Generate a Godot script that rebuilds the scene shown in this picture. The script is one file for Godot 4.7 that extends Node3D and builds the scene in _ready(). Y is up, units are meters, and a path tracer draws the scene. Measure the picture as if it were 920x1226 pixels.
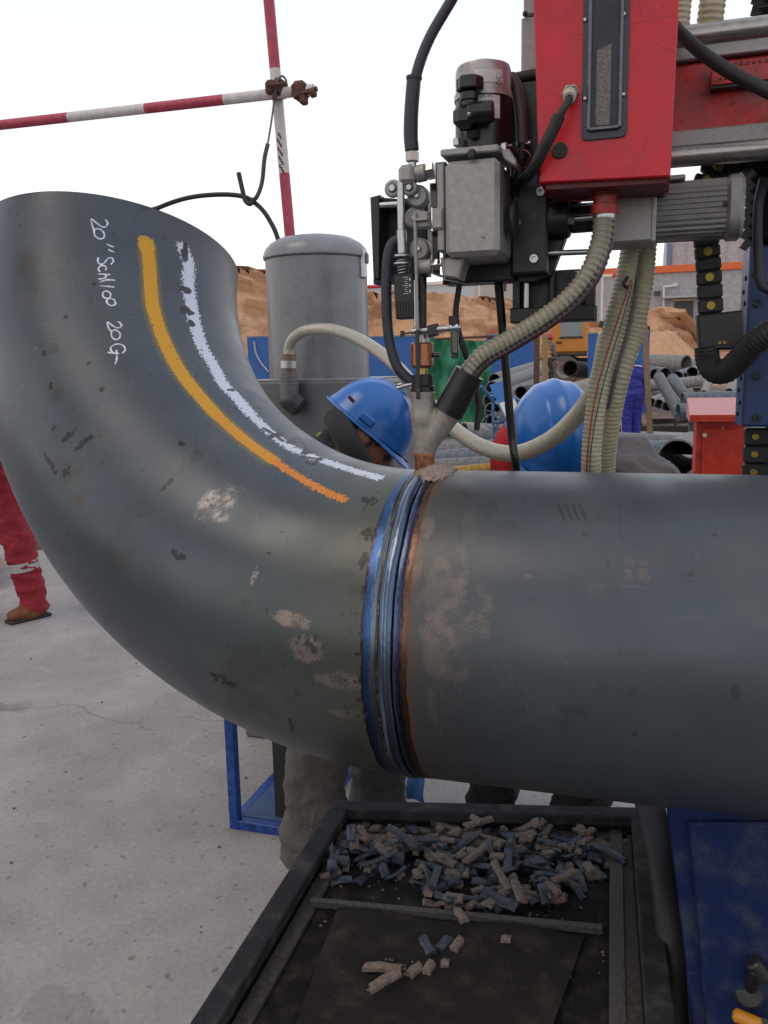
extends Node3D
# A submerged-arc welding station on a pipe prefabrication yard.
# Metres, y up; the pipe axis is the x axis at height AX, the weld is at x = 0.

const AX := 1.076
const R := 0.254
const BEND := 0.7164
const ANG := 1.5509
const EB := Vector3(0, 0.9369, -0.3497)
const EN := Vector3(0, 0.3497, 0.9369)

class MB:
	var v := PackedVector3Array()
	var n := PackedVector3Array()
	var t := PackedVector2Array()
	var c := PackedColorArray()
	var x := PackedInt32Array()
	var col := Color(1, 1, 1)

	func vert(p: Vector3, nn: Vector3, uv := Vector2.ZERO) -> int:
		v.push_back(p); n.push_back(nn); t.push_back(uv); c.push_back(col)
		return v.size() - 1

	func tri(a: Vector3, b: Vector3, d: Vector3) -> void:
		var nn := (b - a).cross(d - a).normalized()
		var k := vert(a, nn); vert(b, nn); vert(d, nn)
		x.append_array([k, k + 2, k + 1])

	func quad(a: Vector3, b: Vector3, d: Vector3, e: Vector3) -> void:
		var nn := (d - a).cross(e - b).normalized()
		var k := vert(a, nn, Vector2(0, 1)); vert(b, nn, Vector2(1, 1)); vert(d, nn, Vector2(1, 0)); vert(e, nn, Vector2(0, 0))
		x.append_array([k, k + 2, k + 1, k, k + 3, k + 2])

	func grid(rows: Array, wrap := false, flip := false) -> void:
		var nr := rows.size()
		var m: int = rows[0].size()
		var k := v.size()
		for i in nr:
			var row: PackedVector3Array = rows[i]
			var up: PackedVector3Array = rows[maxi(i - 1, 0)]
			var dn: PackedVector3Array = rows[mini(i + 1, nr - 1)]
			for j in m:
				var a := j - 1
				var b := j + 1
				if wrap:
					a = m - 2 if a < 0 else a
					b = 1 if b >= m else b
				else:
					a = maxi(a, 0); b = mini(b, m - 1)
				var nn := (row[b] - row[a]).cross(dn[j] - up[j])
				if nn.length_squared() < 1e-18:
					nn = (dn[b] - dn[a]).cross(dn[j] - up[j]) + (up[b] - up[a]).cross(dn[j] - up[j])
				nn = nn.normalized()
				vert(row[j], -nn if flip else nn, Vector2(float(j) / (m - 1), float(i) / (nr - 1)))
		for i in nr - 1:
			for j in m - 1:
				var p := k + i * m + j
				if flip:
					x.append_array([p, p + 1, p + m, p + 1, p + m + 1, p + m])
				else:
					x.append_array([p, p + m, p + 1, p + 1, p + m, p + m + 1])

	func fan(ring: PackedVector3Array, nn: Vector3) -> void:
		var mid := Vector3.ZERO
		for p in ring: mid += p
		mid /= ring.size()
		var k := vert(mid, nn)
		for p in ring: vert(p, nn)
		for j in ring.size():
			x.append_array([k, k + 1 + (j + 1) % ring.size(), k + 1 + j])

	static func frame(d: Vector3) -> Basis:
		d = d.normalized()
		var a := Vector3.UP if absf(d.y) < 0.9 else Vector3.RIGHT
		var s := a.cross(d).normalized()
		return Basis(s, d.cross(s), d)

	# profile: points (distance along the axis, radius); edges sharper than 35 degrees stay sharp
	func lathe(o: Vector3, axis: Vector3, prof: Array, seg := 24, from := 0.0, to := TAU) -> void:
		var f := frame(axis)
		var sn: Array[Vector2] = []
		for k in prof.size() - 1:
			var e: Vector2 = prof[k + 1] - prof[k]
			sn.append(Vector2(-e.y, e.x).normalized())
		for k in prof.size() - 1:
			var na := sn[k]
			var nb := sn[k]
			if k > 0 and sn[k - 1].dot(sn[k]) > 0.8: na = (sn[k - 1] + sn[k]).normalized()
			if k < sn.size() - 1 and sn[k + 1].dot(sn[k]) > 0.8: nb = (sn[k + 1] + sn[k]).normalized()
			var p0: Vector2 = prof[k]
			var p1: Vector2 = prof[k + 1]
			var base := v.size()
			for j in seg + 1:
				var a := from + (to - from) * j / seg
				var d := f.x * cos(a) + f.y * sin(a)
				vert(o + f.z * p0.x + d * p0.y, d * na.y + f.z * na.x, Vector2(float(j) / seg, float(k) / (prof.size() - 1)))
				vert(o + f.z * p1.x + d * p1.y, d * nb.y + f.z * nb.x, Vector2(float(j) / seg, float(k + 1) / (prof.size() - 1)))
			for j in seg:
				var q := base + j * 2
				x.append_array([q, q + 1, q + 2, q + 2, q + 1, q + 3])

	func cyl(a: Vector3, b: Vector3, r: float, r2 := -1.0, seg := 24, bev := 0.0015) -> void:
		if r2 < 0: r2 = r
		var l := (b - a).length()
		bev = minf(bev, minf(minf(r, r2) * 0.4, l * 0.3))
		lathe(a, b - a, [Vector2(0, 0.0), Vector2(0, r - bev), Vector2(bev, r), Vector2(l - bev, r2), Vector2(l, r2 - bev), Vector2(l, 0.0)], seg)

	func pipe(a: Vector3, b: Vector3, r: float, wall: float, seg := 24) -> void:
		var l := (b - a).length()
		lathe(a, b - a, [Vector2(l, r - wall), Vector2(0, r - wall), Vector2(0, r), Vector2(l, r), Vector2(l, r - wall)], seg)

	# hexagon nut or bolt head, axis from a to b
	func hexa(a: Vector3, b: Vector3, r: float) -> void:
		var l := (b - a).length()
		var f := frame(b - a)
		var pts := PackedVector2Array()
		for k in 6: pts.push_back(Vector2.from_angle(k * TAU / 6) * r)
		extr(pts, a, f.x, f.y, l, minf(r * 0.12, l * 0.3))

	# socket head cap screw that looks along d
	func screw(a: Vector3, d: Vector3, r: float, l: float) -> void:
		d = d.normalized()
		lathe(a, d, [Vector2(0, r), Vector2(l * 0.85, r), Vector2(l, r * 0.88), Vector2(l, r * 0.5), Vector2(l * 0.35, r * 0.5), Vector2(l * 0.35, 0)], 12)

	func box(ctr: Vector3, size: Vector3, bev := 0.002, bs := Basis()) -> void:
		var h := size * 0.5
		bev = minf(bev, minf(h.x, minf(h.y, h.z)) * 0.9)
		var ax: Array[Vector3] = [Vector3.RIGHT, Vector3.UP, Vector3.BACK]
		for k in 3:
			var a := ax[k]
			var u := ax[(k + 1) % 3]
			var w := ax[(k + 2) % 3]
			var hu := h.dot(u) - bev
			var hw := h.dot(w) - bev
			for s in [1.0, -1.0]:
				var o: Vector3 = a * h.dot(a) * s
				var uu: Vector3 = u * s
				quad(ctr + bs * (o - uu * hu - w * hw), ctr + bs * (o + uu * hu - w * hw), ctr + bs * (o + uu * hu + w * hw), ctr + bs * (o - uu * hu + w * hw))
				if bev <= 0.0: continue
				for s2 in [1.0, -1.0]:  # bevel between +-a and +-u, along w
					var p1: Vector3 = a * h.dot(a) * s + u * (h.dot(u) - bev) * s2
					var p2: Vector3 = a * (h.dot(a) - bev) * s + u * h.dot(u) * s2
					if s * s2 > 0:
						quad(ctr + bs * (p1 - w * hw), ctr + bs * (p2 - w * hw), ctr + bs * (p2 + w * hw), ctr + bs * (p1 + w * hw))
					else:
						quad(ctr + bs * (p2 - w * hw), ctr + bs * (p1 - w * hw), ctr + bs * (p1 + w * hw), ctr + bs * (p2 + w * hw))
		if bev > 0.0:
			for sx in [1.0, -1.0]:
				for sy in [1.0, -1.0]:
					for sz in [1.0, -1.0]:
						var p := Vector3(sx * (h.x - bev), sy * (h.y - bev), sz * (h.z - bev))
						var a := ctr + bs * (p + Vector3(sx * bev, 0, 0))
						var b := ctr + bs * (p + Vector3(0, sy * bev, 0))
						var d := ctr + bs * (p + Vector3(0, 0, sz * bev))
						if sx * sy * sz > 0: tri(a, b, d)
						else: tri(a, d, b)

	# box whose axis runs from a to b, w wide across `side` and d deep
	func bar(a: Vector3, b: Vector3, w: float, d: float, bev := 0.0015, side := Vector3.BACK) -> void:
		var y := (b - a).normalized()
		var xx := y.cross(side).normalized()
		var zz := xx.cross(y)
		box((a + b) * 0.5, Vector3(w, (b - a).length(), d), bev, Basis(xx, y, zz))

	func extr(poly: PackedVector2Array, o: Vector3, ux: Vector3, uy: Vector3, depth: float, bev := 0.0015) -> void:
		ux = ux.normalized(); uy = uy.normalized()
		if Geometry2D.is_polygon_clockwise(poly): poly.reverse()
		var uz := ux.cross(uy)
		var m := poly.size()
		var ins := PackedVector2Array()
		for k in m:
			var e0 := (poly[k] - poly[(k + m - 1) % m]).normalized()
			var e1 := (poly[(k + 1) % m] - poly[k]).normalized()
			var n0 := Vector2(-e0.y, e0.x)
			var n1 := Vector2(-e1.y, e1.x)
			var nn := (n0 + n1).normalized()
			ins.push_back(poly[k] + nn * bev / maxf(0.4, nn.dot(n0)))
		var w := func(p: Vector2, z: float) -> Vector3: return o + ux * p.x + uy * p.y + uz * z
		for k in m:
			var q := (k + 1) % m
			quad(w.call(poly[k], bev), w.call(poly[q], bev), w.call(poly[q], depth - bev), w.call(poly[k], depth - bev))
			if bev > 0:
				quad(w.call(ins[k], 0.0), w.call(ins[q], 0.0), w.call(poly[q], bev), w.call(poly[k], bev))
				quad(w.call(poly[k], depth - bev), w.call(poly[q], depth - bev), w.call(ins[q], depth), w.call(ins[k], depth))
		var idx := Geometry2D.triangulate_polygon(ins)
		for k in range(0, idx.size(), 3):
			var a: Vector3 = w.call(ins[idx[k]], depth)
			var b: Vector3 = w.call(ins[idx[k + 1]], depth)
			var d: Vector3 = w.call(ins[idx[k + 2]], depth)
			if (b - a).cross(d - a).dot(uz) > 0: tri(a, b, d)
			else: tri(a, d, b)
			a = w.call(ins[idx[k]], 0.0); b = w.call(ins[idx[k + 1]], 0.0); d = w.call(ins[idx[k + 2]], 0.0)
			if (b - a).cross(d - a).dot(uz) < 0: tri(a, b, d)
			else: tri(a, d, b)

	# tube along points; r is a float or one radius per point
	func sweep(pts: PackedVector3Array, r, seg := 12, caps := true, flat := 1.0) -> void:
		var rows := []
		var side := Vector3.ZERO
		for k in pts.size():
			var d := (pts[mini(k + 1, pts.size() - 1)] - pts[maxi(k - 1, 0)]).normalized()
			if k == 0: side = frame(d).x
			side = (side - d * side.dot(d)).normalized()
			var up := d.cross(side)
			var rr: float = r[k] if r is PackedFloat32Array else r
			var row := PackedVector3Array()
			for j in seg + 1:
				var a := TAU * j / seg
				row.push_back(pts[k] + (side * cos(a) + up * sin(a) * flat) * rr)
			rows.append(row)
		grid(rows, true)
		if caps:
			var a0: PackedVector3Array = rows[0].slice(0, seg)
			var a1: PackedVector3Array = rows[rows.size() - 1].slice(0, seg)
			a0.reverse()
			fan(a0, (pts[0] - pts[1]).normalized())
			fan(a1, (pts[pts.size() - 1] - pts[pts.size() - 2]).normalized())

	func ball(ctr: Vector3, r: Vector3, nu := 16, nv := 10) -> void:
		var rows := []
		for i in nv + 1:
			var th := PI * i / nv
			var row := PackedVector3Array()
			for j in nu + 1:
				var a := TAU * j / nu
				row.push_back(ctr + Vector3(r.x * sin(th) * cos(a), r.y * cos(th), -r.z * sin(th) * sin(a)))
			rows.append(row)
		grid(rows, true, true)

	func coil(a: Vector3, b: Vector3, r: float, wire: float, turns: float) -> void:
		var f := frame(b - a)
		var l := (b - a).length()
		var pts := PackedVector3Array()
		var m := int(turns * 14)
		for k in m + 1:
			var g := TAU * turns * k / m
			pts.push_back(a + f.z * l * k / m + (f.x * cos(g) + f.y * sin(g)) * r)
		sweep(pts, wire, 6)

	func mesh(m: Material, off := Vector3.ZERO) -> ArrayMesh:
		var arr := []
		arr.resize(Mesh.ARRAY_MAX)
		if off != Vector3.ZERO:
			for k in v.size(): v[k] -= off
		for k in range(0, x.size(), 3):  # every face turned the way its normals point
			var a := x[k]
			var b := x[k + 1]
			var e := x[k + 2]
			if (v[b] - v[a]).cross(v[e] - v[a]).dot(n[a] + n[b] + n[e]) > 0.0:
				x[k + 1] = e
				x[k + 2] = b
		arr[Mesh.ARRAY_VERTEX] = v
		arr[Mesh.ARRAY_NORMAL] = n
		arr[Mesh.ARRAY_TEX_UV] = t
		arr[Mesh.ARRAY_COLOR] = c
		arr[Mesh.ARRAY_INDEX] = x
		var am := ArrayMesh.new()
		am.add_surface_from_arrays(Mesh.PRIMITIVE_TRIANGLES, arr)
		am.surface_set_material(0, m)
		return am

# ---------------------------------------------------------------- objects
var bases := {}
var taken := {}

func numbered(nm: String, parent: Node) -> String:
	var key := str(parent.get_instance_id()) + nm
	var k: int = taken.get(key, 0)
	taken[key] = k + 1
	return nm if k == 0 else "%s_%03d" % [nm, k]

func tag(o: Node, label: String, category: String, group := "") -> void:
	o.set_meta("label", label)
	o.set_meta("category", category)
	if group: o.set_meta("group", group)

func thing(nm: String, label: String, category: String, base: Vector3, group := "") -> Node3D:
	var o := Node3D.new()
	o.name = numbered(nm, self)
	add_child(o, true)
	o.position = base
	bases[o] = base
	tag(o, label, category, group)
	return o

func part(parent: Node3D, nm: String, mb: MB, m: Material, label := "") -> MeshInstance3D:
	var o := MeshInstance3D.new()
	o.name = numbered(nm, parent)
	var b: Vector3 = bases.get(parent, Vector3.ZERO)
	o.mesh = mb.mesh(m, b)
	bases[o] = b
	parent.add_child(o, true)
	if label: o.set_meta("label", label)
	return o

func solo(nm: String, mb: MB, m: Material, label: String, category: String, base: Vector3, group := "") -> MeshInstance3D:
	var o := MeshInstance3D.new()
	o.name = numbered(nm, self)
	o.mesh = mb.mesh(m, base)
	add_child(o, true)
	o.position = base
	bases[o] = base
	tag(o, label, category, group)
	return o

func setting(nm: String, mb: MB, m: Material, kind := "structure") -> MeshInstance3D:
	var o := MeshInstance3D.new()
	o.name = numbered(nm, self)
	o.mesh = mb.mesh(m)
	add_child(o, true)
	o.set_meta("kind", kind)
	bases[o] = Vector3.ZERO
	return o

func copy(o: Node3D, at: Vector3, bs: Basis, label := "", group := "") -> Node3D:
	var r: Node3D = o.duplicate()
	r.name = numbered(String(o.name).trim_suffix("_000"), self)
	add_child(r, true)
	r.transform = Transform3D(bs, at)
	if label: r.set_meta("label", label)
	if group: r.set_meta("group", group)
	return r

# smooth curve through points, m steps per span
func curve(p: PackedVector3Array, m := 8) -> PackedVector3Array:
	var o := PackedVector3Array()
	for k in p.size() - 1:
		var a := p[maxi(k - 1, 0)]
		var d := p[mini(k + 2, p.size() - 1)]
		if k == 0: a = p[0] * 2 - p[1]
		if k == p.size() - 2: d = p[k + 1] * 2 - p[k]
		for j in m: o.push_back(p[k].cubic_interpolate(p[k + 1], a, d, float(j) / m))
	o.push_back(p[p.size() - 1])
	return o

# the same curve in even steps
func even(p: PackedVector3Array, step: float) -> PackedVector3Array:
	var c := Curve3D.new()
	for q in curve(p, 12): c.add_point(q)
	var m := maxi(2, int(c.get_baked_length() / step))
	var o := PackedVector3Array()
	for k in m + 1: o.push_back(c.sample_baked(c.get_baked_length() * k / m, false))
	return o

func cable(p: PackedVector3Array, r: float, seg := 10) -> MB:
	var b := MB.new()
	b.sweep(curve(p, 8), r, seg)
	return b

func ribbed(p: PackedVector3Array, r: float, pitch: float, depth: float, seg := 20) -> MB:
	var pts := even(p, pitch / 4)
	var rr := PackedFloat32Array()
	for k in pts.size(): rr.push_back(r + depth * [0.5, 0.0, -0.5, 0.0][k % 4])
	var b := MB.new()
	b.sweep(pts, rr, seg)
	return b

func rod(a: Vector3, b: Vector3, r: float, seg := 16, bev := 0.001) -> MB:
	var m := MB.new()
	m.cyl(a, b, r, -1, seg, bev)
	return m

func bx(ctr: Vector3, size: Vector3, bev := 0.002, bs := Basis()) -> MB:
	var m := MB.new()
	m.box(ctr, size, bev, bs)
	return m

# ---------------------------------------------------------------- bodies: a smooth field round tapered bones, meshed as surface nets
# bones: [from, to, radius, radius, colour (linear)]
func skin(bones: Array, cell: float, blend := 0.03, fold := 0.0, bare := Color(0, 0, 0, 0)) -> MB:
	var lo := Vector3.INF
	var hi := -Vector3.INF
	for b in bones:
		var r: float = maxf(b[2], b[3]) + cell * 2.5
		lo = lo.min((b[0] as Vector3).min(b[1]) - Vector3.ONE * r)
		hi = hi.max((b[0] as Vector3).max(b[1]) + Vector3.ONE * r)
	var nx := int((hi.x - lo.x) / cell) + 2
	var ny := int((hi.y - lo.y) / cell) + 2
	var nz := int((hi.z - lo.z) / cell) + 2
	var f := PackedFloat32Array()
	f.resize(nx * ny * nz)
	f.fill(9.0)
	var who := PackedByteArray()
	who.resize(nx * ny * nz)
	var near := PackedFloat32Array()
	near.resize(nx * ny * nz)
	near.fill(9.0)
	for bi in bones.size():
		var b: Array = bones[bi]
		var a: Vector3 = b[0]
		var e: Vector3 = (b[1] as Vector3) - a
		var ra: float = b[2]
		var rb: float = b[3]
		var el := maxf(e.length_squared(), 1e-9)
		var rm := maxf(ra, rb) + blend + cell * 2
		var l := (((a.min(b[1]) - Vector3.ONE * rm) - lo) / cell).floor()
		var h := (((a.max(b[1]) + Vector3.ONE * rm) - lo) / cell).ceil()
		for z in range(maxi(0, int(l.z)), mini(nz, int(h.z) + 1)):
			for y in range(maxi(0, int(l.y)), mini(ny, int(h.y) + 1)):
				for xx in range(maxi(0, int(l.x)), mini(nx, int(h.x) + 1)):
					var p := lo + Vector3(xx, y, z) * cell - a
					var t := clampf(p.dot(e) / el, 0.0, 1.0)
					var d := (p - e * t).length() - lerpf(ra, rb, t)
					var k := (z * ny + y) * nx + xx
					if d < near[k]:
						near[k] = d
						who[k] = bi
					var q := f[k]
					var hh := maxf(blend - absf(q - d), 0.0) / blend
					f[k] = minf(q, d) - hh * hh * blend * 0.25
	var m := MB.new()
	var id := PackedInt32Array()
	id.resize(f.size())
	id.fill(-1)
	var corner := PackedInt32Array([0, 1, nx, nx + 1, nx * ny, nx * ny + 1, nx * ny + nx, nx * ny + nx + 1])
	var edges := [[0, 1], [2, 3], [4, 5], [6, 7], [0, 2], [1, 3], [4, 6], [5, 7], [0, 4], [1, 5], [2, 6], [3, 7]]
	for z in nz - 1:
		for y in ny - 1:
			for xx in nx - 1:
				var k := (z * ny + y) * nx + xx
				var s := 0
				for q in 8:
					if f[k + corner[q]] < 0.0: s += 1
				if s == 0 or s == 8: continue
				var sum := Vector3.ZERO
				var cnt := 0
				for eg in edges:
					var fa := f[k + corner[eg[0]]]
					var fb := f[k + corner[eg[1]]]
					if (fa < 0.0) == (fb < 0.0): continue
					var g := fa / (fa - fb)
					var pa := Vector3(eg[0] & 1, (eg[0] >> 1) & 1, eg[0] >> 2)
					var pb := Vector3(eg[1] & 1, (eg[1] >> 1) & 1, eg[1] >> 2)
					sum += pa.lerp(pb, g)
					cnt += 1
				var grad := Vector3(f[k + 1] - f[k] + f[k + corner[7]] - f[k + corner[6]], f[k + nx] - f[k] + f[k + corner[7]] - f[k + corner[5]], f[k + corner[4]] - f[k] + f[k + corner[7]] - f[k + corner[3]])
				m.col = bones[who[k]][4]
				id[k] = m.vert(lo + (Vector3(xx, y, z) + sum / cnt) * cell, grad.normalized())
	for z in range(1, nz - 1):
		for y in range(1, ny - 1):
			for xx in range(1, nx - 1):
				var k := (z * ny + y) * nx + xx
				var inn := f[k] < 0.0
				for ax in 3:
					var st: int = [1, nx, nx * ny][ax]
					if inn == (f[k + st] < 0.0): continue
					var u: int = [nx, nx * ny, 1][ax]
					var w: int = [nx * ny, 1, nx][ax]
					var a := id[k]
					var b := id[k - u]
					var d := id[k - u - w]
					var e := id[k - w]
					if a < 0 or b < 0 or d < 0 or e < 0: continue
					if inn: m.x.append_array([a, d, b, a, e, d])
					else: m.x.append_array([a, b, d, a, d, e])
	if fold > 0.0:  # creases in the cloth, none on bare skin
		var fn := FastNoiseLite.new()
		fn.seed = 19
		fn.frequency = 4.2
		fn.fractal_type = FastNoiseLite.FRACTAL_RIDGED
		fn.fractal_octaves = 3
		for k in m.v.size():
			if m.c[k].is_equal_approx(bare): continue
			var p := m.v[k]
			m.v[k] = p + m.n[k] * fold * (fn.get_noise_3d(p.x + 0.5 * p.y, p.y * 1.7, p.z) - 0.2)
		var acc := PackedVector3Array()
		acc.resize(m.v.size())
		for k in range(0, m.x.size(), 3):
			var a := m.x[k]
			var b := m.x[k + 1]
			var e := m.x[k + 2]
			var fnn := (m.v[b] - m.v[a]).cross(m.v[e] - m.v[a])
			if fnn.dot(m.n[a]) < 0: fnn = -fnn
			acc[a] += fnn; acc[b] += fnn; acc[e] += fnn
		for k in acc.size(): m.n[k] = acc[k].normalized()
	return m

# ---------------------------------------------------------------- materials
var tex := {}
var mats := {}

func lin(r: float, g: float, b: float) -> Color:
	return Color(r, g, b).linear_to_srgb()

func field(w: int, h: int, freq: float, oct: int, sd: int, kind := FastNoiseLite.TYPE_SIMPLEX_SMOOTH) -> PackedByteArray:
	var fn := FastNoiseLite.new()
	fn.noise_type = kind
	fn.seed = sd
	fn.frequency = freq
	fn.fractal_octaves = oct
	var im := fn.get_seamless_image(w, h)
	im.convert(Image.FORMAT_L8)
	return im.get_data()

func grey_tex(data: PackedByteArray, w: int, h: int) -> ImageTexture:
	return ImageTexture.create_from_image(Image.create_from_data(w, h, false, Image.FORMAT_L8, data))

func curve_bytes(data: PackedByteArray, a: float, b: float, lo: int, hi: int) -> PackedByteArray:
	var lut := PackedByteArray()
	lut.resize(256)
	for k in 256: lut[k] = int(lerpf(lo, hi, smoothstep(a, b, k / 255.0)))
	var o := data.duplicate()
	for k in o.size(): o[k] = lut[data[k]]
	return o

func mul_bytes(a: PackedByteArray, b: PackedByteArray) -> PackedByteArray:
	var o := a.duplicate()
	for k in o.size(): o[k] = a[k] * b[k] / 255
	return o

func make_textures() -> void:
	var n := 512
	var fine := field(n, n, 0.12, 3, 1)
	var mid := field(n, n, 0.02, 5, 2)
	var spots := field(n, n, 0.045, 4, 3)
	var grain := field(n, n, 0.35, 2, 4)
	tex.fine = grey_tex(fine, n, n)
	tex.grain = grey_tex(grain, n, n)
	tex.mid = grey_tex(mid, n, n)
	tex.mottle = grey_tex(mul_bytes(curve_bytes(mid, 0.1, 0.9, 228, 255), curve_bytes(fine, 0.1, 0.9, 236, 255)), n, n)
	tex.grime = grey_tex(mul_bytes(mul_bytes(curve_bytes(mid, 0.1, 0.85, 178, 255), curve_bytes(spots, 0.16, 0.32, 186, 255)), curve_bytes(grain, 0.0, 0.7, 214, 255)), n, n)
	tex.rough = grey_tex(mul_bytes(curve_bytes(mid, 0.2, 0.8, 205, 255), curve_bytes(fine, 0.0, 1.0, 225, 255)), n, n)
	# cloth folds: stretched ridged noise
	var fo := FastNoiseLite.new()
	fo.seed = 61
	fo.frequency = 0.012
	fo.fractal_type = FastNoiseLite.FRACTAL_RIDGED
	fo.fractal_octaves = 3
	fo.domain_warp_enabled = true
	fo.domain_warp_amplitude = 40
	fo.domain_warp_frequency = 0.01
	var fi := fo.get_seamless_image(n, n)
	fi.convert(Image.FORMAT_L8)
	tex.folds = ImageTexture.create_from_image(fi)
	# long scratches and wear
	var im := Image.create_from_data(n, n, false, Image.FORMAT_L8, curve_bytes(mid, 0.1, 0.9, 226, 250))
	var rg := RandomNumberGenerator.new()
	rg.seed = 9
	for k in 150:
		var p := Vector2(rg.randf() * n, rg.randf() * n)
		var d := Vector2.from_angle(rg.randfn(0.0, 0.35) + (PI / 2 if k % 5 == 0 else 0.0))
		var g := 1.0 if rg.randf() < 0.6 else 0.75
		for s in rg.randi_range(10, 120):
			im.set_pixel(posmod(int(p.x), n), posmod(int(p.y), n), Color(g, g, g))
			p += d
			d = d.rotated(rg.randfn(0, 0.01))
	tex.scratch = ImageTexture.create_from_image(im)
	# chipped paint: dark blotches with crisp rims
	tex.chips = grey_tex(mul_bytes(curve_bytes(spots, 0.15, 0.2, 120, 255), curve_bytes(mid, 0.2, 0.8, 215, 255)), n, n)

# colour is a linear base colour
func M(key: String, r: float, g: float, b: float, rough := 0.6, metal := 0.0, map := "mottle", scale := 3.0, bump := 0.0, bump_map := "fine") -> StandardMaterial3D:
	if mats.has(key): return mats[key]
	var m := StandardMaterial3D.new()
	m.resource_name = key
	m.albedo_color = lin(r, g, b)
	m.roughness = rough
	m.metallic = metal
	if map:
		m.albedo_texture = tex[map]
		m.roughness = minf(1.0, rough * 1.2)
		m.roughness_texture = tex.rough
		m.roughness_texture_channel = BaseMaterial3D.TEXTURE_CHANNEL_RED
	if map or bump != 0.0:
		m.uv1_triplanar = true
		m.uv1_scale = Vector3.ONE * scale
	if bump != 0.0:
		m.heightmap_enabled = true
		m.heightmap_texture = tex[bump_map]
		m.heightmap_scale = bump
	mats[key] = m
	return m

func uvmat(key: String, t: Texture2D, rough: float, metal := 0.0, tint := Color(1, 1, 1)) -> StandardMaterial3D:
	var m := StandardMaterial3D.new()
	m.resource_name = key
	m.albedo_texture = t
	m.albedo_color = tint
	m.roughness = rough
	m.metallic = metal
	mats[key] = m
	return m

func vmat(key: String, rough := 0.9, bump := 0.0, scale := 12.0) -> StandardMaterial3D:
	var m := M(key, 1, 1, 1, rough, 0.0, "mottle", scale, bump, "folds")
	m.vertex_color_use_as_albedo = true
	return m

# ---------------------------------------------------------------- painting on images (flat marks: paint, chalk, dust)
# a brush stroke along points in pixels; edge > 0 breaks the rim up with noise
func stroke(im: Image, pts: PackedVector2Array, rad: float, col: Color, ns: PackedByteArray, nw: int, edge := 0.0, cover := 1.0, taper := false) -> void:
	var w := im.get_width()
	var h := im.get_height()
	for k in pts.size() - 1:
		var a := pts[k]
		var b := pts[k + 1]
		var pad := rad * (1 + edge) + 1.5
		for y in range(maxi(0, int(minf(a.y, b.y) - pad)), mini(h, int(maxf(a.y, b.y) + pad) + 1)):
			for x in range(maxi(0, int(minf(a.x, b.x) - pad)), mini(w, int(maxf(a.x, b.x) + pad) + 1)):
				var p := Vector2(x, y)
				var q := Geometry2D.get_closest_point_to_segment(p, a, b)
				var d := p.distance_to(q)
				var rr := rad
				var nz := ns[(y % nw) * nw + x % nw] / 255.0
				if edge > 0.0: rr = rad * (1.0 + edge * (nz - 0.5) * 2.0)
				var al := clampf(rr - d + 0.5, 0.0, 1.0) * cover
				if edge > 0.3: al *= 0.45 + 0.55 * smoothstep(0.28, 0.5, ns[((y * 2 + 91) % nw) * nw + (x * 2 + 37) % nw] / 255.0)
				if al > 0.0: im.set_pixel(x, y, im.get_pixel(x, y).lerp(col, al))

# a patch of flecks: noise above a threshold inside a soft ellipse
func patch(im: Image, c: Vector2, r: Vector2, col: Color, ns: PackedByteArray, nw: int, level: float, cover := 0.8, ang := 0.0) -> void:
	var rm := maxf(r.x, r.y) * 1.1
	for y in range(maxi(0, int(c.y - rm)), mini(im.get_height(), int(c.y + rm))):
		for x in range(maxi(0, int(c.x - rm)), mini(im.get_width(), int(c.x + rm))):
			var p := (Vector2(x, y) - c).rotated(-ang) / r
			var fall := 1.0 - p.length()
			if fall <= 0.0: continue
			var nz := ns[(y % nw) * nw + x % nw] / 255.0
			var al := smoothstep(level, level + 0.12, nz * (0.35 + 0.65 * minf(1.0, fall * 1.8))) * cover
			if al > 0.0: im.set_pixel(x, y, im.get_pixel(x, y).lerp(col, al))

func poly2(p: PackedVector2Array, m := 6) -> PackedVector2Array:
	var o := PackedVector2Array()
	for k in p.size() - 1:
		var a := p[maxi(k - 1, 0)]
		var d := p[mini(k + 2, p.size() - 1)]
		for j in m: o.push_back(p[k].cubic_interpolate(p[k + 1], a, d, float(j) / m))
	o.push_back(p[p.size() - 1])
	return o

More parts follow.
